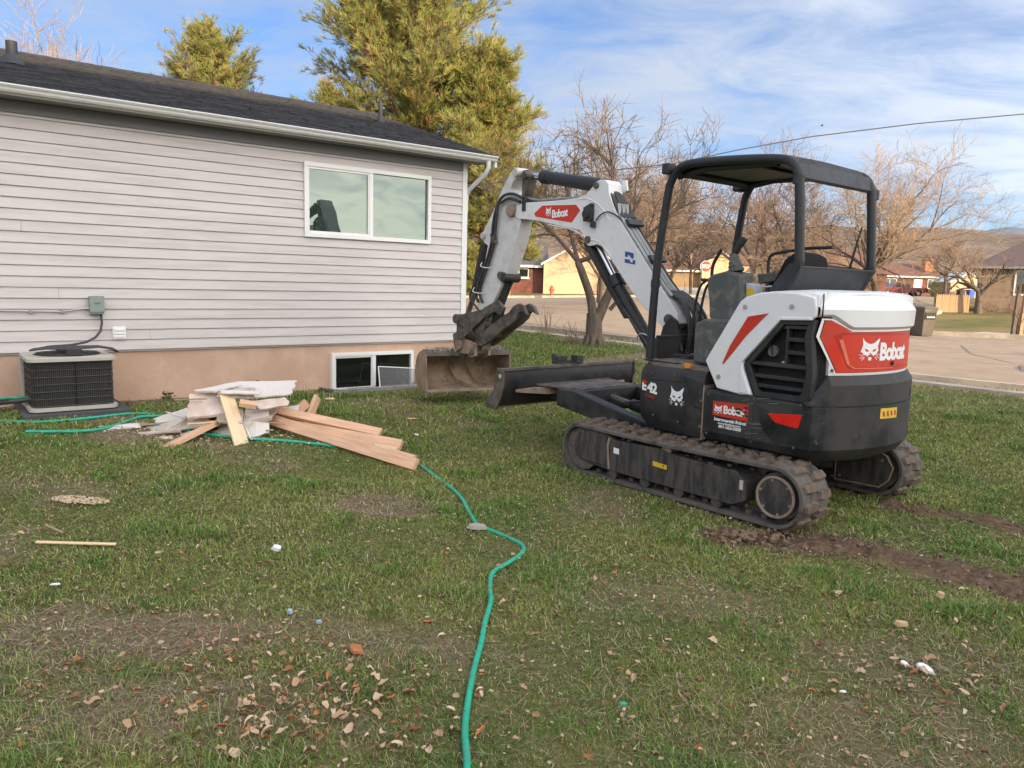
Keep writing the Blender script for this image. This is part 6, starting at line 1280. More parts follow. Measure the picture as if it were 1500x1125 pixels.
# pines: whorled limbs carrying needle tufts
def pine(name, label, base, hgt, rad, seed, z_low=.12, n_tuft=5200, shape=1.0, needle=.19, dens=1.0, lean=0):
    r_ = random.Random(seed); g = np.random.default_rng(seed); big = []; T_ = []
    limb(r_, Vector((0, 0, -.2)), Vector((lean, 0, 1)).normalized(), hgt*1.0, hgt*.020, .03, big, .015, 0, 10)
    nb = int(hgt*7*dens)
    for k in range(nb):
        t = (k+r_.random())/nb; t = z_low+(1-z_low)*t; z = hgt*t
        prof = (1-((t-.35)/.65)**2)**.6 if t > .35 else .82+.18*(t/.35)
        L_ = rad*max(.10, prof)*r_.uniform(.62, 1.10); a = r_.random()*6.283; el = .25+.75*t+r_.gauss(0, .12)
        d = Vector((math.cos(a)*math.cos(el), math.sin(a)*math.cos(el), math.sin(el))); br = []
        x0 = lean*z
        pts, _ = limb(r_, Vector((x0, 0, z*.94)), d, L_, .035+.02*(1-t), .012, br, .10, .03, 6); big += br
        for j in range(1, 7):
            for q in range(9):
                dd = perp(r_, (pts[min(6, j)]-pts[j-1]).normalized(), r_.uniform(.4, 1.1)); dd.z = abs(dd.z)*.7+.1; sub = []
                p2, _ = limb(r_, pts[min(6, j)].lerp(pts[j-1], r_.random()), dd.normalized(), L_*r_.uniform(.06, .27)+.12, .010, .006, sub, .15, .08, 2); big += sub
                T_ += [(p2[1], dd), (p2[2], dd)]
                T_.append((p2[2]+Vector((r_.gauss(0, .12), r_.gauss(0, .12), r_.gauss(0, .10))), dd))
    T_ = T_ if len(T_) < n_tuft else r_.sample(T_, n_tuft)
    P = np.array([t[0][:] for t in T_]); D = np.array([t[1][:] for t in T_]); D /= np.linalg.norm(D, axis=1)[:, None]; nN = 18; n = len(P)
    dirs = D[:, None]*.9+g.normal(0, .5, (n, nN, 3))+np.array([0, 0, .38]); dirs /= np.linalg.norm(dirs, axis=2)[:, :, None]
    Ls = needle*g.uniform(.7, 1.25, (n, nN, 1)); side = np.cross(dirs, g.normal(0, 1, (n, nN, 3))); side /= np.linalg.norm(side, axis=2)[:, :, None]
    off = D[:, None]*g.uniform(-.08, .14, (n, nN, 1)); b0 = P[:, None]+off; wd = .014*needle/.19
    V = np.stack([b0-side*wd*.5, b0+side*wd*.5, b0+dirs*Ls+side*wd*.35, b0+dirs*Ls-side*wd*.35], 2).reshape(-1, 3)
    F = np.arange(n*nN*4).reshape(-1, 4)
    c0 = np.array([.25, .275, .085]); c1 = np.array([.39, .36, .11]); c2 = np.array([.36, .25, .11])
    k_ = g.random((n, 1, 1)); tc_ = np.where(k_ < .55, c0, np.where(k_ < .88, c1, c2))*g.uniform(.7, 1.25, (n, nN, 1)); cols = np.repeat(tc_.reshape(n*nN, 1, 3), 4, 1).reshape(-1, 3); cols = np.column_stack([cols, np.ones(len(cols))])
    e = empty(name, base, 0, label, 'tree')
    seg_mesh('trunk', big, mt['pinebark'], e, 5)
    npmesh('crown', V, F, needle_m, e, attrs=dict(tint=('FLOAT_COLOR', cols)))
    return e
needle_m = attr_mat('pine_needles', .6, .25, spec=.3)
pine('pine_tree', 'tall broad golden green pine rising behind the house', (-4.0, 30, .3), 16.0, 4.5, 41, .10, 22000, dens=1.35, needle=.21)
pine('pine_tree', 'lower pine with drooping boughs beside the house corner', (-.95, 28.5, .5), 9.6, 2.35, 42, .06, 12000)
pine('pine_tree', 'smaller round topped pine showing above the roof ridge', (-14.6, 38, .5), 12.9, 4.0, 43, .25, 9000)
pine('pine_tree', 'tip of a distant pine just over the roof near the big pine', (-10.9, 46, .5), 12.6, 2.2, 44, .3, 3000)
def shrub(name, label, base, rx, rz_, seed, n=900, cols=((.05, .085, .02), (.09, .12, .03)), size=.09, cat='shrub', stems=8):
    g = np.random.default_rng(seed); r_ = random.Random(seed); e = empty(name, base, 0, label, cat)
    u = g.normal(0, 1, (n, 3)); u /= np.linalg.norm(u, axis=1)[:, None]; u *= g.uniform(.5, 1, (n, 1))**.5; P = u*np.array([rx, rx, rz_*.5])+np.array([0, 0, rz_*.5]); P *= (1+.18*np.sin(u[:, :1]*5+seed))
    a = g.normal(0, 1, (n, 3)); a /= np.linalg.norm(a, axis=1)[:, None]; b = np.cross(a, g.normal(0, 1, (n, 3))); b /= np.linalg.norm(b, axis=1)[:, None]
    V = np.stack([P-a*size, P-b*size*.45, P+a*size, P+b*size*.45], 1).reshape(-1, 3); k = g.random((n, 1)); c = np.array(cols[0])*(1-k)+np.array(cols[1])*k; c = np.repeat(c[:, None], 4, 1).reshape(-1, 3)
    npmesh('foliage', V, np.arange(4*n).reshape(-1, 4), leaf_m, e, attrs=dict(tint=('FLOAT_COLOR', np.column_stack([c, np.ones(len(c))]))))
    sg = []
    for i in range(stems): limb(r_, Vector((r_.gauss(0, rx*.15), r_.gauss(0, rx*.15), -.1)), Vector((r_.gauss(0, .5), r_.gauss(0, .5), 1)).normalized(), rz_*.8, rx*.03+.004, .004, sg, .2, 0, 4)
    seg_mesh('stems', sg, mt['twig'], e, 4); return e
leaf_m = attr_mat('shrub_leaves', .7, .2)
shrub('evergreen_shrub', 'dark green shrub beside the brick house behind the pickup', (48.5, 89, 1.2), 1.1, 2.3, 51)
shrub('dry_shrub', 'orange brown dry shrub behind the seat', (27.8, 69, .9), 1.9, 2.3, 52, 1600, ((.30, .15, .06), (.45, .27, .12)), .12)
shrub('weed', 'small green weed sprouting at the foundation near the pile', WP(15.2, .18, .25), .12, .14, 53, 120, size=.025, cat='weed', stems=5)
shrub('weed', 'tiny green weed at the foundation beside the air conditioner', WP(14.15, .2, .26), .07, .09, 54, 70, size=.02, cat='weed', stems=4)
shrub('weed', 'green weed at the foot of the basement window', WP(15.98, .3, .21), .09, .07, 55, 70, size=.02, cat='weed', stems=4)
dp_s = []; r_ = random.Random(77)
for k in range(24): limb(r_, Vector((r_.gauss(0, .05), r_.gauss(0, .05), 0)), Vector((r_.gauss(0, .25), r_.gauss(0, .25), 1)).normalized(), r_.uniform(.3, .75), .006, .003, dp_s, .15, 0, 4)
dp_ = seg_mesh('dry_plant', dp_s, mt['twigp'], None, 3); dp_.location = G(.75, 17.2); tag(dp_, 'thin dried orange stalks at the street edge left of the tree', 'dry plant')

# ------------------------------------------------------------------ far houses
def gabled(name, label, base, rz, w_, d_, eave, ridge, wall_m, roof_m, over=.4, ridge_along='x', openings=(), cat='house', fascia=None):
    """box house; local x along the front, y away; openings: (face, u0, u1, z0, z1, kind)"""
    e = empty(name, base, rz, label, cat)
    wl = MB(); wl.box((w_/2, d_/2, eave/2-.3), (w_, d_, eave+.6))
    if ridge_along == 'y': wl.prism([(0, eave), (w_, eave), (w_/2, ridge-.05)], 0, d_)
    else: wl.prism([(0, eave), (d_, eave), (d_/2, ridge-.05)], 0, w_, 'x')
    wo_ = wl.build('wall', wall_m, e, smooth=False)
    th_ = .14; rm = MB()
    if ridge_along == 'y':
        k = (ridge-eave)/(w_/2); a, b = -over, w_+over; z_ = eave-k*over
        for s in ((a, w_/2), (b, w_/2)): rm.loft([[(s[0], y, z_+.02), (s[1], y, ridge+.02), (s[1], y, ridge+.02+th_), (s[0], y, z_+.02+th_)] for y in (-over, d_+over)])
    else:
        k = (ridge-eave)/(d_/2); a, b = -over, d_+over; z_ = eave-k*over
        for s in ((a, d_/2), (b, d_/2)): rm.loft([[(x, s[0], z_+.02), (x, s[1], ridge+.02), (x, s[1], ridge+.02+th_), (x, s[0], z_+.02+th_)] for x in (-over, w_+over)])
    rf = rm.build('roof', roof_m, e, smooth=False)
    if fascia and ridge_along == 'x': MB().box((w_/2, -over-.02, z_+.06), (w_+2*over, .04, .2)).build('fascia', fascia, rf)
    if fascia and ridge_along == 'y':
        fm = MB()
        for s in ((-over, w_/2), (w_+over, w_/2)): fm.loft([[(s[0], y, z_+.0), (s[1], y, ridge+.0), (s[1], y, ridge+.19), (s[0], y, z_+.19)] for y in (-over-.03, -over)])
        fm.build('rake_board', fascia, rf)
    for face, u0, u1, z0, z1, kind in openings:
        f = lambda u, o, z: {'f': (u, -o, z), 'l': (-o, u, z), 'r': (w_+o, u, z)}[face]
        def fb(m, a0, a1, b0, b1, o0, o1): return m.add([f(u, o, z) for u in (a0, a1) for o in (o0, o1) for z in (b0, b1)], [(0, 1, 3, 2), (4, 6, 7, 5), (0, 4, 5, 1), (2, 3, 7, 6), (0, 2, 6, 4), (1, 5, 7, 3)])
        if kind == 'window':
            t = .07; fr = MB(); fb(fr, u0, u1, z0, z0+t, -.05, .06); fb(fr, u0, u1, z1-t, z1, -.05, .06); fb(fr, u0, u0+t, z0+t, z1-t, -.05, .06); fb(fr, u1-t, u1, z0+t, z1-t, -.05, .06); fb(fr, (u0+u1)/2-t/2, (u0+u1)/2+t/2, z0+t, z1-t, -.05, .05)
            wn = fr.build('window', mt['trim'], e); fb(g2_ := MB(), u0+t, u1-t, z0+t, z1-t, -.02, .02); g2_.build('pane', mt['glass'], wn, smooth=False)
            fb(s2 := MB(), u0-.08, u1+.08, z0-.1, z0, -.02, .12); s2.build('sill', mt['trim'], wn)
        elif kind == 'garage':
            fb(g2_ := MB(), u0, u1, z0, z1, -.05, .03); gd_ = g2_.build('garage_door', mt['cream2'], e, smooth=False)
            for k in range(4):
                zz_ = z0+(z1-z0)*k/4; fb(s2 := MB(), u0+.03, u1-.03, zz_+.03, zz_+(z1-z0)/4-.03, .03, .055); s2.build('door_panel', mt['cream2'], gd_, smooth=False)
        elif kind == 'door':
            fb(g2_ := MB(), u0, u1, z0, z1, -.05, .05); g2_.build('door', mt['trim'], e, smooth=False)
    return e
gabled('yellow_house', 'pale yellow gabled house wall glowing in the sun beyond the street', (2.45, 66, .92), 0, 6.4, 7, 2.45, 4.25, mt['yellowwall'], mt['roofd'], .25, 'y', fascia=mt['trim'])
gabled('brick_house', 'low red brick house with white window sill left of the yellow gable', (-9.5, 67.2, .82), 0, 11.9, 8, 2.5, 4.35, mt['brick'], mt['roofd'], .5, 'x', [('f', 9.0, 10.7, 1.35, 2.15, 'window'), ('f', 4, 5.5, 1.2, 2.2, 'window')], fascia=mt['trim'])
MB().box((-.55, 60.2, 1.15), (.52, .52, 1.75)).box((-.55, 60.2, 2.05), (.62, .62, .10)).build('brick_pillar', mt['orange'], None, bevel=.02); tag(bpy.data.objects['brick_pillar'], 'sunlit orange brick pillar seen past the bucket arm', 'pillar')
gabled('garage_house', 'tan low roofed house with brown garage door behind the flag', (12.0, 85, 1.45), 0, 8.6, 9, 2.2, 4.0, mt['tanwall'], mt['roofr'], .6, 'x', [('f', 5.1, 7.6, .05, 1.95, 'garage'), ('f', 1.4, 3.0, .9, 1.8, 'window')], fascia=mt['trim'])
gabled('yellow_garage', 'bright yellow gable end beside the brown garage door', (20.2, 84, 1.55), 0, 4.0, 8, 2.5, 4.0, mt['yellowwall'], mt['roofr'], .3, 'y', fascia=mt['trim'])
gabled('yellow_house', 'second yellow house half hidden behind the joystick', (24.6, 98, 1.6), 0, 9.5, 8, 3.2, 4.6, mt['yellowwall'], mt['roofr'], .5, 'x', [('f', 1.5, 2.6, .3, 2.3, 'door'), ('f', 4, 5.6, 1.0, 2.2, 'window')])
gabled('red_roof_house', 'house with dull red roof seen under the canopy', (33, 92, 1.5), 0, 11, 9, 2.6, 4.9, mt['brick'], mt['roofr'], .6, 'x', [('f', 2, 3.6, 1.0, 2.2, 'window'), ('f', 6, 7.6, 1.0, 2.2, 'window')])
bh = gabled('brick_house', 'brick house with tan roof behind the maroon pickup', (51, 113, 1.55), 0, 11.5, 9, 2.7, 4.4, mt['brick'], mt['roofr'], .7, 'x', [('f', 2.5, 4.5, .6, 2.2, 'window'), ('f', 7, 8.2, .1, 2.2, 'door'), ('f', 9, 10.5, .9, 2.2, 'window')], fascia=mt['trim'])
MB().box((9.6, 1.5, 4.2), (1.2, 1.0, 2.0)).build('chimney', mt['orange'], bh)
gabled('shed', 'small white and yellow shed beyond the wooden fence', (50.5, 90, 1.2), 0, 3.9, 4, 1.9, 2.9, mt['yellowwall'], mt['trim'], .2, 'y', cat='shed')
# tan brick house with hipped roof at the right edge; its left front turns away from the sun
hr = empty('tan_brick_house', (30.2, 50.2, .52), R(-30), 'tan brick house with purple brown hipped roof at the right edge', 'house')
hw_ = MB(); hw_.box((6.5, 4, 1.35), (13, 8, 3.3)); hwo = hw_.build('wall', mt['tanbrick'], hr, smooth=False)
bl_ = MB()
for k in range(30):
    z = .05+k*.092
    x = (k % 2)*.15
    while x < 3.4: bl_.box((x+.14, -.004, z+.035), (.285, .016, .072)); x += .30
b2_ = bl_.build('brick_courses', mt['tanbrick'], hwo, smooth=False); b2_['kind'] = 'stuff'
MB().add([(-.75, -.75, 2.98), (13.75, -.75, 2.98), (13.75, 8.75, 2.98), (-.75, 8.75, 2.98), (3.8, 4, 5.7), (9, 4, 5.7)], [(0, 1, 5, 4), (1, 2, 5), (2, 3, 4, 5), (3, 0, 4), (3, 2, 1, 0)]).build('roof', mt['roofp'], hr, smooth=False)
MB().loft([[(x, y, z) for x, y in ((-.78, -.78), (13.78, -.78), (13.78, 8.78), (-.78, 8.78))] for z in (2.84, 2.98)]).build('fascia', mt['soffit'], hr)
fr = MB(); 
for a0, a1, b0, b1 in ((1.72, 4.2, 1.18, 1.28), (1.72, 4.2, 2.68, 2.78), (1.72, 1.82, 1.28, 2.68), (4.1, 4.2, 1.28, 2.68), (2.9, 2.98, 1.28, 2.68)): fr.box(((a0+a1)/2, -.02, (b0+b1)/2), (a1-a0, .12, b1-b0))
wn = fr.build('window', mt['trim'], hr); MB().box((2.96, -.012, 1.98), (2.28, .02, 1.4)).build('pane', mt['glass'], wn, smooth=False)
for x in (.5, 1.1, 1.7): shrub('dry_shrub', ['leafless brown shrub at the corner of the tan brick house', 'second leafless shrub along the tan brick wall', 'third leafless shrub below the tan house window'][int((x-.5)/.6+.1)], hr.matrix_basis @ Vector((x*2-.4, -.9, .05)), .55, .55, int(60+x*10), 160, ((.22, .12, .08), (.32, .2, .13)), .05)
# wooden fence: every picket a part
fe = empty('wooden_fence', G(25.2, 46.3), R(14), 'short weathered wooden fence near the tan brick house', 'fence')
pk = MB().prism([(0, 0), (.135, 0), (.135, 1.0), (.1, 1.06), (.035, 1.06), (0, 1.0)], 0, .03).mesh('picket'); pk.materials.append(mt['fencew'])
for k in range(17):
    o = bpy.data.objects.new('picket', pk); COL.objects.link(o); o.parent = fe; o.location = (k*.142, rng.uniform(-.01, .01), .02+k*.0); o.scale = (1, 1, rng.uniform(.98, 1.03))
for z in (.3, .8): MB().box((1.2, .06, z), (2.4, .05, .09)).build('rail', mt['fencew'], fe)
for x in (.05, 1.2, 2.38): MB().box((x, .13, .5), (.1, .1, 1.1)).build('post', mt['fencew'], fe)
# ------------------------------------------------------------------ street things
hy = empty('fire_hydrant', G(2.78, 57.9, .1), 0, 'red fire hydrant at the far kerb', 'hydrant')
MB().tube([(0, 0, -.1), (0, 0, .06), (0, 0, .065), (0, 0, .56)], [.17, .17, .12, .12], 14).build('barrel', mt['hydr'], hy)
MB().tube([(0, 0, .56), (0, 0, .60), (0, 0, .70), (0, 0, .76), (0, 0, .82)], [.15, .15, .12, .05, .04], 14).build('bonnet', mt['hydr'], hy)
MB().cyl((-.22, 0, .45), (.22, 0, .45), .06, n=10).build('side_outlet', mt['hydr'], hy); MB().cyl((0, -.22, .40), (0, 0, .40), .085, n=12).build('front_outlet', mt['hydr'], hy)
ss_ = empty('stop_sign', G(12.75, 52.0, .0), 0, 'red octagonal stop sign at the street corner', 'sign')
zc = 3.10-hz(12.75, 52)
MB().box((0, .04, zc/2), (.06, .05, zc+.7)).build('post', mt['pole'], ss_)
oc = [(.40*math.cos(R(22.5+45*k)), zc+.40*math.sin(R(22.5+45*k))) for k in range(8)]
pl_ = MB().prism(oc, -.008, .008).build('plate_border', mt['wht'], ss_, smooth=False); f2 = MB().prism([(p[0]*.93, zc+(p[1]-zc)*.93) for p in oc], -.013, -.0085).build('plate_face', mt['stop'], pl_, smooth=False)
lettering('STOP', lambda u, v, l: (-.29+u, -.014-l, zc-.13+v), f2, mt['wht'], .26, .58, 'lettering', .03)
sg_ = empty('street_name_sign', G(-2.65, 60, 0), 0, 'small green street name sign left of the excavator arm', 'sign')
MB().cyl((0, 0, -.2), (0, 0, 3.05), .03, n=8).build('post', mt['pole'], sg_); MB().box((0, -.02, 2.92), (.55, .02, .26)).build('blade', mt['grn'], sg_); MB().box((0, -.035, 2.92), (.36, .004, .07)).build('name_strip', mt['wht'], sg_)
fp = empty('flagpole', (16.45, 75, 1.1), 0, 'thin flagpole in front of the garage house', 'flagpole')
MB().tube([(0, 0, -.2), (-.02, 0, 4.75)], [.04, .025], 8).build('pole', mt['pole'], fp); MB().cyl((-.02, 0, 4.75), (-.02, 0, 4.84), .05, n=10).build('finial', mt['yellow'], fp)
fg = empty('flag', (16.44, 74.97, 4.35), 0, 'limp striped flag with blue corner hanging on the flagpole', 'flag')
for k in range(13):
    m = MB(); pts = [(.03+.11*i, .03*math.sin(i*1.4), 1.38-.098*k-.10*i-.02*i*i*.5) for i in range(6)]
    m.loft([[(x, y, z), (x, y+.006, z), (x, y+.006, z-.098), (x, y, z-.098)] for x, y, z in (pts if k > 6 else pts[2:])]); m.build('stripe', mt['flagr'] if k % 2 == 0 else mt['flagw'], fg)
m = MB(); pts = [(.03+.11*i, .03*math.sin(i*1.4), 1.38-.10*i-.02*i*i*.5) for i in range(3)]; m.loft([[(x, y-.004, z), (x, y+.010, z), (x, y+.010, z-.69), (x, y-.004, z-.69)] for x, y, z in pts]); m.build('canton', mt['flagb'], fg)
# trash bin
tb_ = empty('trash_bin', G(14.05, 26.6, .05), R(20), 'dark brown wheeled trash bin at the kerb behind the excavator', 'trash bin')
def rr4(hw, hd, z, r_=.07): return [(sx*(hw-r_)+r_*math.cos(a), sy*(hd-r_)+r_*math.sin(a), z) for sx, sy, a0 in ((1, 1, 0), (-1, 1, 90), (-1, -1, 180), (1, -1, 270)) for a in (R(a0), R(a0+45), R(a0+90))]
MB().loft([rr4(.24, .28, .02), rr4(.26, .30, .12), rr4(.31, .37, .94)]).build('body', mt['bin'], tb_, ang=40)
MB().loft([rr4(.325, .385, .94), rr4(.33, .39, .965), rr4(.30, .36, 1.01), rr4(.2, .25, 1.03)]).build('lid', mt['bin'], tb_, ang=40)
MB().loft([rr4(.318, .378, .86), rr4(.32, .38, .92)]).build('rim', mt['bin'], tb_); MB().cyl((-.3, .36, .98), (.3, .36, .98), .018, n=8).build('handle', mt['plastic'], tb_)
ln_ = MB().box((-.02, -.365, .70), (.46, .012, .24), Matrix.Rotation(R(4), 3, 'X')).build('front_plate', mt['plastic'], tb_)
for k in range(6): MB().box((-.17+.06*k, -.3795, .66), (.036, .006, .045)).build('raised_letter', mt['wht'], ln_)
for s in (-.27, .27): MB().cyl((s-.03, .30, .10), (s+.03, .30, .10), .11, n=16).build('wheel', mt['tyre'], tb_)
# other bins far behind the fence
for x, mm, lb in ((50.9, 'plastic', 'dark bin standing left of the blue bin'), (52.0, 'bluebin', 'blue recycling bin beside the far shed')):
    b_ = empty('recycling_bin', (x, 88.5, 1.18), 0, lb, 'bin'); MB().loft([rr4(.30, .3, .0), rr4(.36, .38, 1.0)]).build('body', mt[mm], b_); MB().loft([rr4(.38, .40, 1.0), rr4(.36, .38, 1.09)]).build('lid', mt[mm], b_)
# timber stakes with a sapling at the right edge
stk_ = MB().box((0, 0, .75), (.11, .11, 1.7)); o = stk_.build('timber_stake', mt['bark'], None, bevel=.01); o.location = G(17.12, 26.45, .0); o.rotation_euler = (0, R(2), 0); tag(o, 'dark timber stake, left one of the pair at the right edge', 'stake')
o = MB().box((0, 0, .8), (.12, .12, 1.85)).build('timber_stake', mt['oldwood'], None, bevel=.01); o.location = G(17.36, 26.45, .0); o.rotation_euler = (0, R(3), 0); tag(o, 'sunlit pale timber stake, right one of the pair', 'stake')
bare_tree('sapling', 'leafless reddish sapling tied between two timber stakes', G(17.3, 26.55), 2.6, 61, (4, 5, 5), .9, twig='twigr', fine_min=0.0037, trunk=.025)
# maroon pickup, long side towards us
pu = empty('pickup_truck', (44.6, 95, 1.30), R(-4), 'dark maroon pickup truck parked in the far driveway', 'pickup truck')
side = [(0, .55), (.05, .85), (.35, 1.0), (1.45, 1.08), (2.05, 1.68), (2.35, 1.78), (3.3, 1.78), (3.62, 1.70), (3.72, 1.10), (5.75, 1.06), (5.82, .95), (5.80, .50), (5.2, .42), (.6, .40)]
tb2 = MB().prism(side, 0, 1.85).build('body', mt['maroon'], pu, bevel=.05)
for pts in ([(1.62, 1.12), (2.12, 1.62), (2.55, 1.66), (2.55, 1.12)], [(2.66, 1.12), (2.66, 1.66), (3.25, 1.66), (3.5, 1.58), (3.58, 1.12)]):
    MB().prism(pts, -.012, .012).build('side_window', mt['glass'], pu, smooth=False)
MB().prism([(3.9, 1.06), (3.9, 1.08), (5.7, 1.075), (5.7, 1.04)], .15, 1.7).build('bed_floor', mt['dark'], pu)
for x in (1.05, 4.7):
    for y in (-.02, 1.65):
        MB().cyl((x, y, .36), (x, y+.24, .36), .37, n=22).build('tyre', mt['tyre'], pu); MB().cyl((x, y-.012, .36), (x, y+.1, .36), .2, n=16).build('rim', mt['conduit'], pu)
MB().box((2.6, -.014, .74), (.02, .02, .6)).build('door_seam', mt['dark'], pu); MB().box((5.78, .15, .80), (.1, .22, .32)).build('tail_light', mt['redref'], pu); MB().box((.08, .18, .82), (.14, .3, .18)).build('headlight', mt['wht'], pu); MB().box((5.86, .92, .56), (.12, 1.8, .16)).build('rear_bumper', mt['conduit'], pu); MB().box((1.85, -.12, 1.18), (.12, .2, .16)).build('wing_mirror', mt['maroon'], pu)
# overhead cable and a bird
wp = []
for k in range(41):
    t = k/40; x = -2+26*t; wp.append((x, 20+.6*t, 3.72+.182*(x+2)-1.1*(4*t*(1-t))*.30))
tag(MB().tube([(3.9+(x-3.9)*1, y, z) for x, y, z in [(-4, 20, 3.72), (0, 20, 4.24), (3.908, 20, 4.746), (5.6, 20, 5.14), (7.384, 20, 5.50), (10, 20, 5.88), (12.631, 20, 6.174), (18, 20, 6.62), (26, 20, 7.1)]], .014, 6).build('overhead_cable', mt['cable']), 'thin dark cable crossing the sky above the excavator', 'cable')
bd_ = MB(); bd_.prism([(-.22, 0), (-.05, .05), (.18, .02), (.24, .03), (.16, -.04), (-.05, -.05)], -.05, .05); bd_.add([(-.06, 0, .02), (.08, 0, .02), (.02, .42, .14), (-.06, .40, .13), (.02, -.42, .14), (-.06, -.40, .13)], [(0, 1, 2, 3), (1, 0, 5, 4)])
o = bd_.build('bird', mt['dark']); o.scale = (.6, .6, .6); o.location = (22.8, 60, 14.0); tag(o, 'tiny dark bird flying in the sky', 'bird')
# unseen two-storey house form, added behind the viewpoint to shade the yard
dS = Vector((.6, -.8, 0)); eP = Vector((.8, .6, 0)); eS = (eP-dS*.10).normalized(); c0 = dS*21.6+eP*11.5-eS*46.3
nb_ = gabled('shade_caster_house', 'large unseen house form added behind the viewpoint to shade the yard', c0+eS*46.3, math.atan2(-eS.y, -eS.x), 46.3, 11, 8.6, 11.7, mt['wallp'], mt['roofd'], .0, 'x', [('f', 4+6*k, 6+6*k, 1.2+3*j, 2.6+3*j, 'window') for k in range(7) for j in range(2)])

# ------------------------------------------------------------------ grass blades, straw, clods
def blades():
    g = np.random.default_rng(3)
    def scatter(y0, y1, dens, marg=.8):
        A = np.linspace(y0, y1, 40); wd = (A*.80+marg)*2; area = np.trapezoid(wd, A) if hasattr(np, 'trapezoid') else np.trapz(wd, A); n = int(area*dens)
        y = np.interp(g.random(n), np.concatenate([[0], np.cumsum((wd[1:]+wd[:-1])/2)])/((wd[1:]+wd[:-1])/2).sum(), A); x = g.uniform(-1, 1, n)*(y*.80+marg); return x, y
    Xs, Ys, Ks = [], [], []
    for y0, y1, dn in ((1.9, 3.2, 15000), (3.2, 4.5, 11000), (4.5, 6.5, 7200), (6.5, 9.5, 3800), (9.5, 19, 1100)):
        x, y = scatter(y0, y1, dn); Xs.append(x); Ys.append(y)
    x = np.concatenate(Xs); y = np.concatenate(Ys)
    bare = bare_mask(x, y); soil = soil_mask(x, y); sd = (x-OV.x)*NV.x+(y-OV.y)*NV.y; s = (x-OV.x)*DV.x+(y-OV.y)*DV.y
    e = edge_dist(x, y)
    keep = (g.random(len(x)) > bare*.92) & (g.random(len(x)) > soil*1.05) & ((sd > .05) | (s > 18.5)) & (e > .05) & ~((e > .78) & (e < 1.06))
    # pressed flat under pad and tracks
    lx = (x-1.896)*math.cos(R(130))+(y-6.406)*math.sin(R(130)); ly = -(x-1.896)*math.sin(R(130))+(y-6.406)*math.cos(R(130))
    keep &= ~((np.abs(lx) < 1.0) & (np.abs(np.abs(ly)-TG) < .18)); keep &= ~((s > s_l-.07) & (s < s_l+.86) & (sd < n_f+.06))
    x, y = x[keep], y[keep]; n = len(x); bare = bare_mask(x, y); dry = dry_mask(x, y)
    pt = ss(.25, .75, fbm(x, y, 1.3)); tuft = vn(x, y, 9)
    dist = np.hypot(x, y); Hh = (.015+.013*g.random(n)+.016*tuft**2)*(.75+.6*pt)*(1+.25*np.clip(dist-4, 0, 8)/8)
    sd = (x-OV.x)*NV.x+(y-OV.y)*NV.y; Hh *= 1+.5*(1-ss(0, 2.5, sd)); Hh *= 1+.8*ss(.62, .85, vn(x+13, y+4, 4.2))
    Wd = np.clip(.0010*dist, .0028, .009)*g.uniform(.8, 1.4, n)
    a = g.random(n)*6.283; lean = g.uniform(.25, 1.35, n); ld = a+g.normal(0, .6, n)
    z = h(x, y)+(fbm(x, y, 1.7)-.5)*.03+(fbm(x, y, 7)-.5)*.014-.004
    bx, by = np.cos(a+1.57)*Wd/2, np.sin(a+1.57)*Wd/2
    ux, uy, uz = np.cos(ld)*np.sin(lean), np.sin(ld)*np.sin(lean), np.cos(lean)
    m1 = .55; p1 = np.stack([x+ux*Hh*m1*.7, y+uy*Hh*m1*.7, z+Hh*m1*(uz*.6+.4)], 1); p2 = np.stack([x+ux*Hh*1.15, y+uy*Hh*1.15, z+Hh*(uz*.85+.05)], 1); B = np.stack([bx, by, 0*bx], 1); P = np.stack([x, y, z], 1)
    V = np.stack([P-B, P+B, p1+B*.8, p1-B*.8, p2-B*.12, p2+B*.12], 1).reshape(-1, 3)
    i = np.arange(n)[:, None]*6; F = np.concatenate([i+np.array([[0, 1, 2, 3]]), i+np.array([[3, 2, 5, 4]])], 1).reshape(-1, 4)
    k = g.random(n); gr = np.array([[.145, .235, .05]])*(1-pt[:, None])+np.array([[.255, .31, .08]])*pt[:, None]; cl_ = ss(.62, .85, vn(x+13, y+4, 4.2))[:, None]; gr = gr*(1-cl_*.7)+np.array([[.12, .25, .045]])*cl_*.7
    lush = (1-ss(.3, 2.6, sd))[:, None]; gr = gr*(1-lush*.6)+np.array([[.12, .24, .045]])*lush*.6
    st = np.array([[.50, .41, .25]]); old = np.array([[.31, .26, .125]])
    pd_ = np.clip(.09+.22*bare+.75*dry, 0, .95)
    col = np.where((k < pd_)[:, None], st, np.where((k < pd_+.14)[:, None], old, gr))*g.uniform(.45, 1.5, (n, 1))
    col = np.repeat(col[:, None], 6, 1).reshape(-1, 3); col = np.column_stack([col, np.ones(len(col))])
    tag(npmesh('grass', V, F, attr_mat('grass_blades', .7, .22), attrs=dict(tint=('FLOAT_COLOR', col))), 'short patchy lawn grass around the excavator', 'grass', kind='stuff')
    # dead straw and thatch lying flat
    xs, ys = [], []
    for y0, y1, dn in ((1.9, 3.4, 2600), (3.4, 5.5, 1300), (5.5, 9, 520), (9, 17, 120)):
        a_, b_ = scatter(y0, y1, dn); xs.append(a_); ys.append(b_)
    x = np.concatenate(xs); y = np.concatenate(ys); e = edge_dist(x, y); sd = (x-OV.x)*NV.x+(y-OV.y)*NV.y; s = (x-OV.x)*DV.x+(y-OV.y)*DV.y
    bare = bare_mask(x, y); keep = (g.random(len(x)) < .22+.65*bare) & (g.random(len(x)) > soil_mask(x, y)*.8) & ((sd > .03) | (s > 18.5)) & (e > .05) & ~((s > s_l-.07) & (s < s_l+.86) & (sd < n_f+.06)); x, y = x[keep], y[keep]; n = len(x)
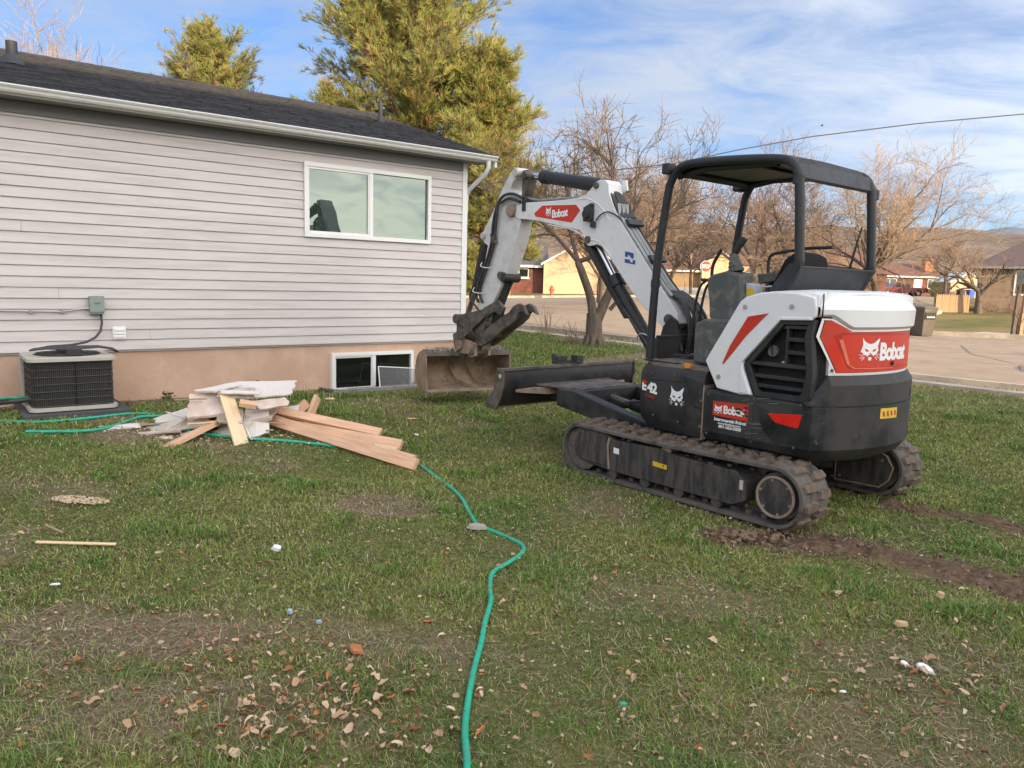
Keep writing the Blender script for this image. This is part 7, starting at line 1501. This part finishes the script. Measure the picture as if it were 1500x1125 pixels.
    dist = np.hypot(x, y); Ln = g.uniform(.02, .075, n)*(1+.03*dist); wd = np.clip(.0007*dist, .0016, .008); a = g.random(n)*6.283; z = h(x, y)+.006+g.random(n)*.016; t = g.normal(0, .25, n)
    d = np.stack([np.cos(a), np.sin(a), t], 1)*Ln[:, None]/2; sdv = np.stack([-np.sin(a), np.cos(a), 0*a], 1)*wd[:, None]/2; P = np.stack([x, y, z], 1)
    V = np.stack([P-d-sdv, P-d+sdv, P+d+sdv*.5, P+d-sdv*.5], 1).reshape(-1, 3); F = np.arange(4*n).reshape(-1, 4)
    col = np.where((g.random(n) < .5)[:, None], [[.38, .29, .19]], np.where((g.random(n) < .6)[:, None], [[.21, .145, .10]], [[.52, .43, .31]]))*g.uniform(.6, 1.2, (n, 1)); col = np.repeat(col[:, None], 4, 1).reshape(-1, 3)
    tag(npmesh('dead_straw', V, F, attr_mat('straw', .9), attrs=dict(tint=('FLOAT_COLOR', np.column_stack([col, np.ones(len(col))])))), 'dead straw and thatch lying in the lawn', 'straw', kind='stuff')
    # soil clods along the ruts
    cl = MB(); r_ = random.Random(8); gold = []
    for pts, wd_ in RUTS:
        for k in range(520 if wd_ > .2 else 220):
            i_ = r_.randrange(len(pts)-1); u = r_.random(); x0 = pts[i_][0]+(pts[i_+1][0]-pts[i_][0])*u+r_.gauss(0, wd_*.62); y0 = pts[i_][1]+(pts[i_+1][1]-pts[i_][1])*u+r_.gauss(0, wd_*.62); s_ = r_.uniform(.005, .016)*(1.9 if r_.random() < .08 else 1)
            p = G(x0, y0, s_*.4+.01)
            vs = [p+Vector((r_.uniform(.6, 1.1)*s_*math.cos(q)*c_, r_.uniform(.6, 1.1)*s_*math.sin(q)*c_, s_*zz_)) for zz_, c_ in ((-.6, .7), (.25, 1)) for q in (0, 1.25, 2.5, 3.8, 5.0)]+[p+Vector((0, 0, s_*.9))]
            cl.add(vs, [(i, (i+1) % 5, 5+(i+1) % 5, 5+i) for i in range(5)]+[(5+i, 5+(i+1) % 5, 10) for i in range(5)])
    for k in range(90):
        x0, y0 = r_.gauss(1.55, .14), r_.gauss(4.95, .07); s_ = r_.uniform(.006, .03); p = G(x0, y0, s_*.5+.015)
        vs = [p+Vector((r_.uniform(.6, 1.1)*s_*math.cos(q)*c_, r_.uniform(.6, 1.1)*s_*math.sin(q)*c_, s_*zz_)) for zz_, c_ in ((-.6, .7), (.25, 1)) for q in (0, 1.25, 2.5, 3.8, 5.0)]+[p+Vector((0, 0, s_*.9))]
        cl.add(vs, [(i, (i+1) % 5, 5+(i+1) % 5, 5+i) for i in range(5)]+[(5+i, 5+(i+1) % 5, 10) for i in range(5)])
    tag(cl.build('soil_clods', mt['soil'], smooth=False), 'loose dark soil clods in the track ruts', 'soil', kind='stuff')
    # small pale wood bits and leaf crumbs that nobody could count
    cr_ = MB()
    for k in range(700):
        y0 = r_.uniform(2.1, 6.5); x0 = r_.uniform(-1, 1)*(y0*.68); s_ = r_.uniform(.004, .011); cr_.box(G(x0, y0, .018+.012*r_.random()), (s_*1.8, s_, s_*.4), Matrix.Rotation(r_.random()*3, 3, 'Z') @ Matrix.Rotation(r_.gauss(0, .5), 3, 'X'))
    tag(cr_.build('leaf_crumbs', lmats[1], smooth=False), 'tiny tan crumbs of leaf and wood in the lawn', 'leaf litter', kind='stuff')
blades()
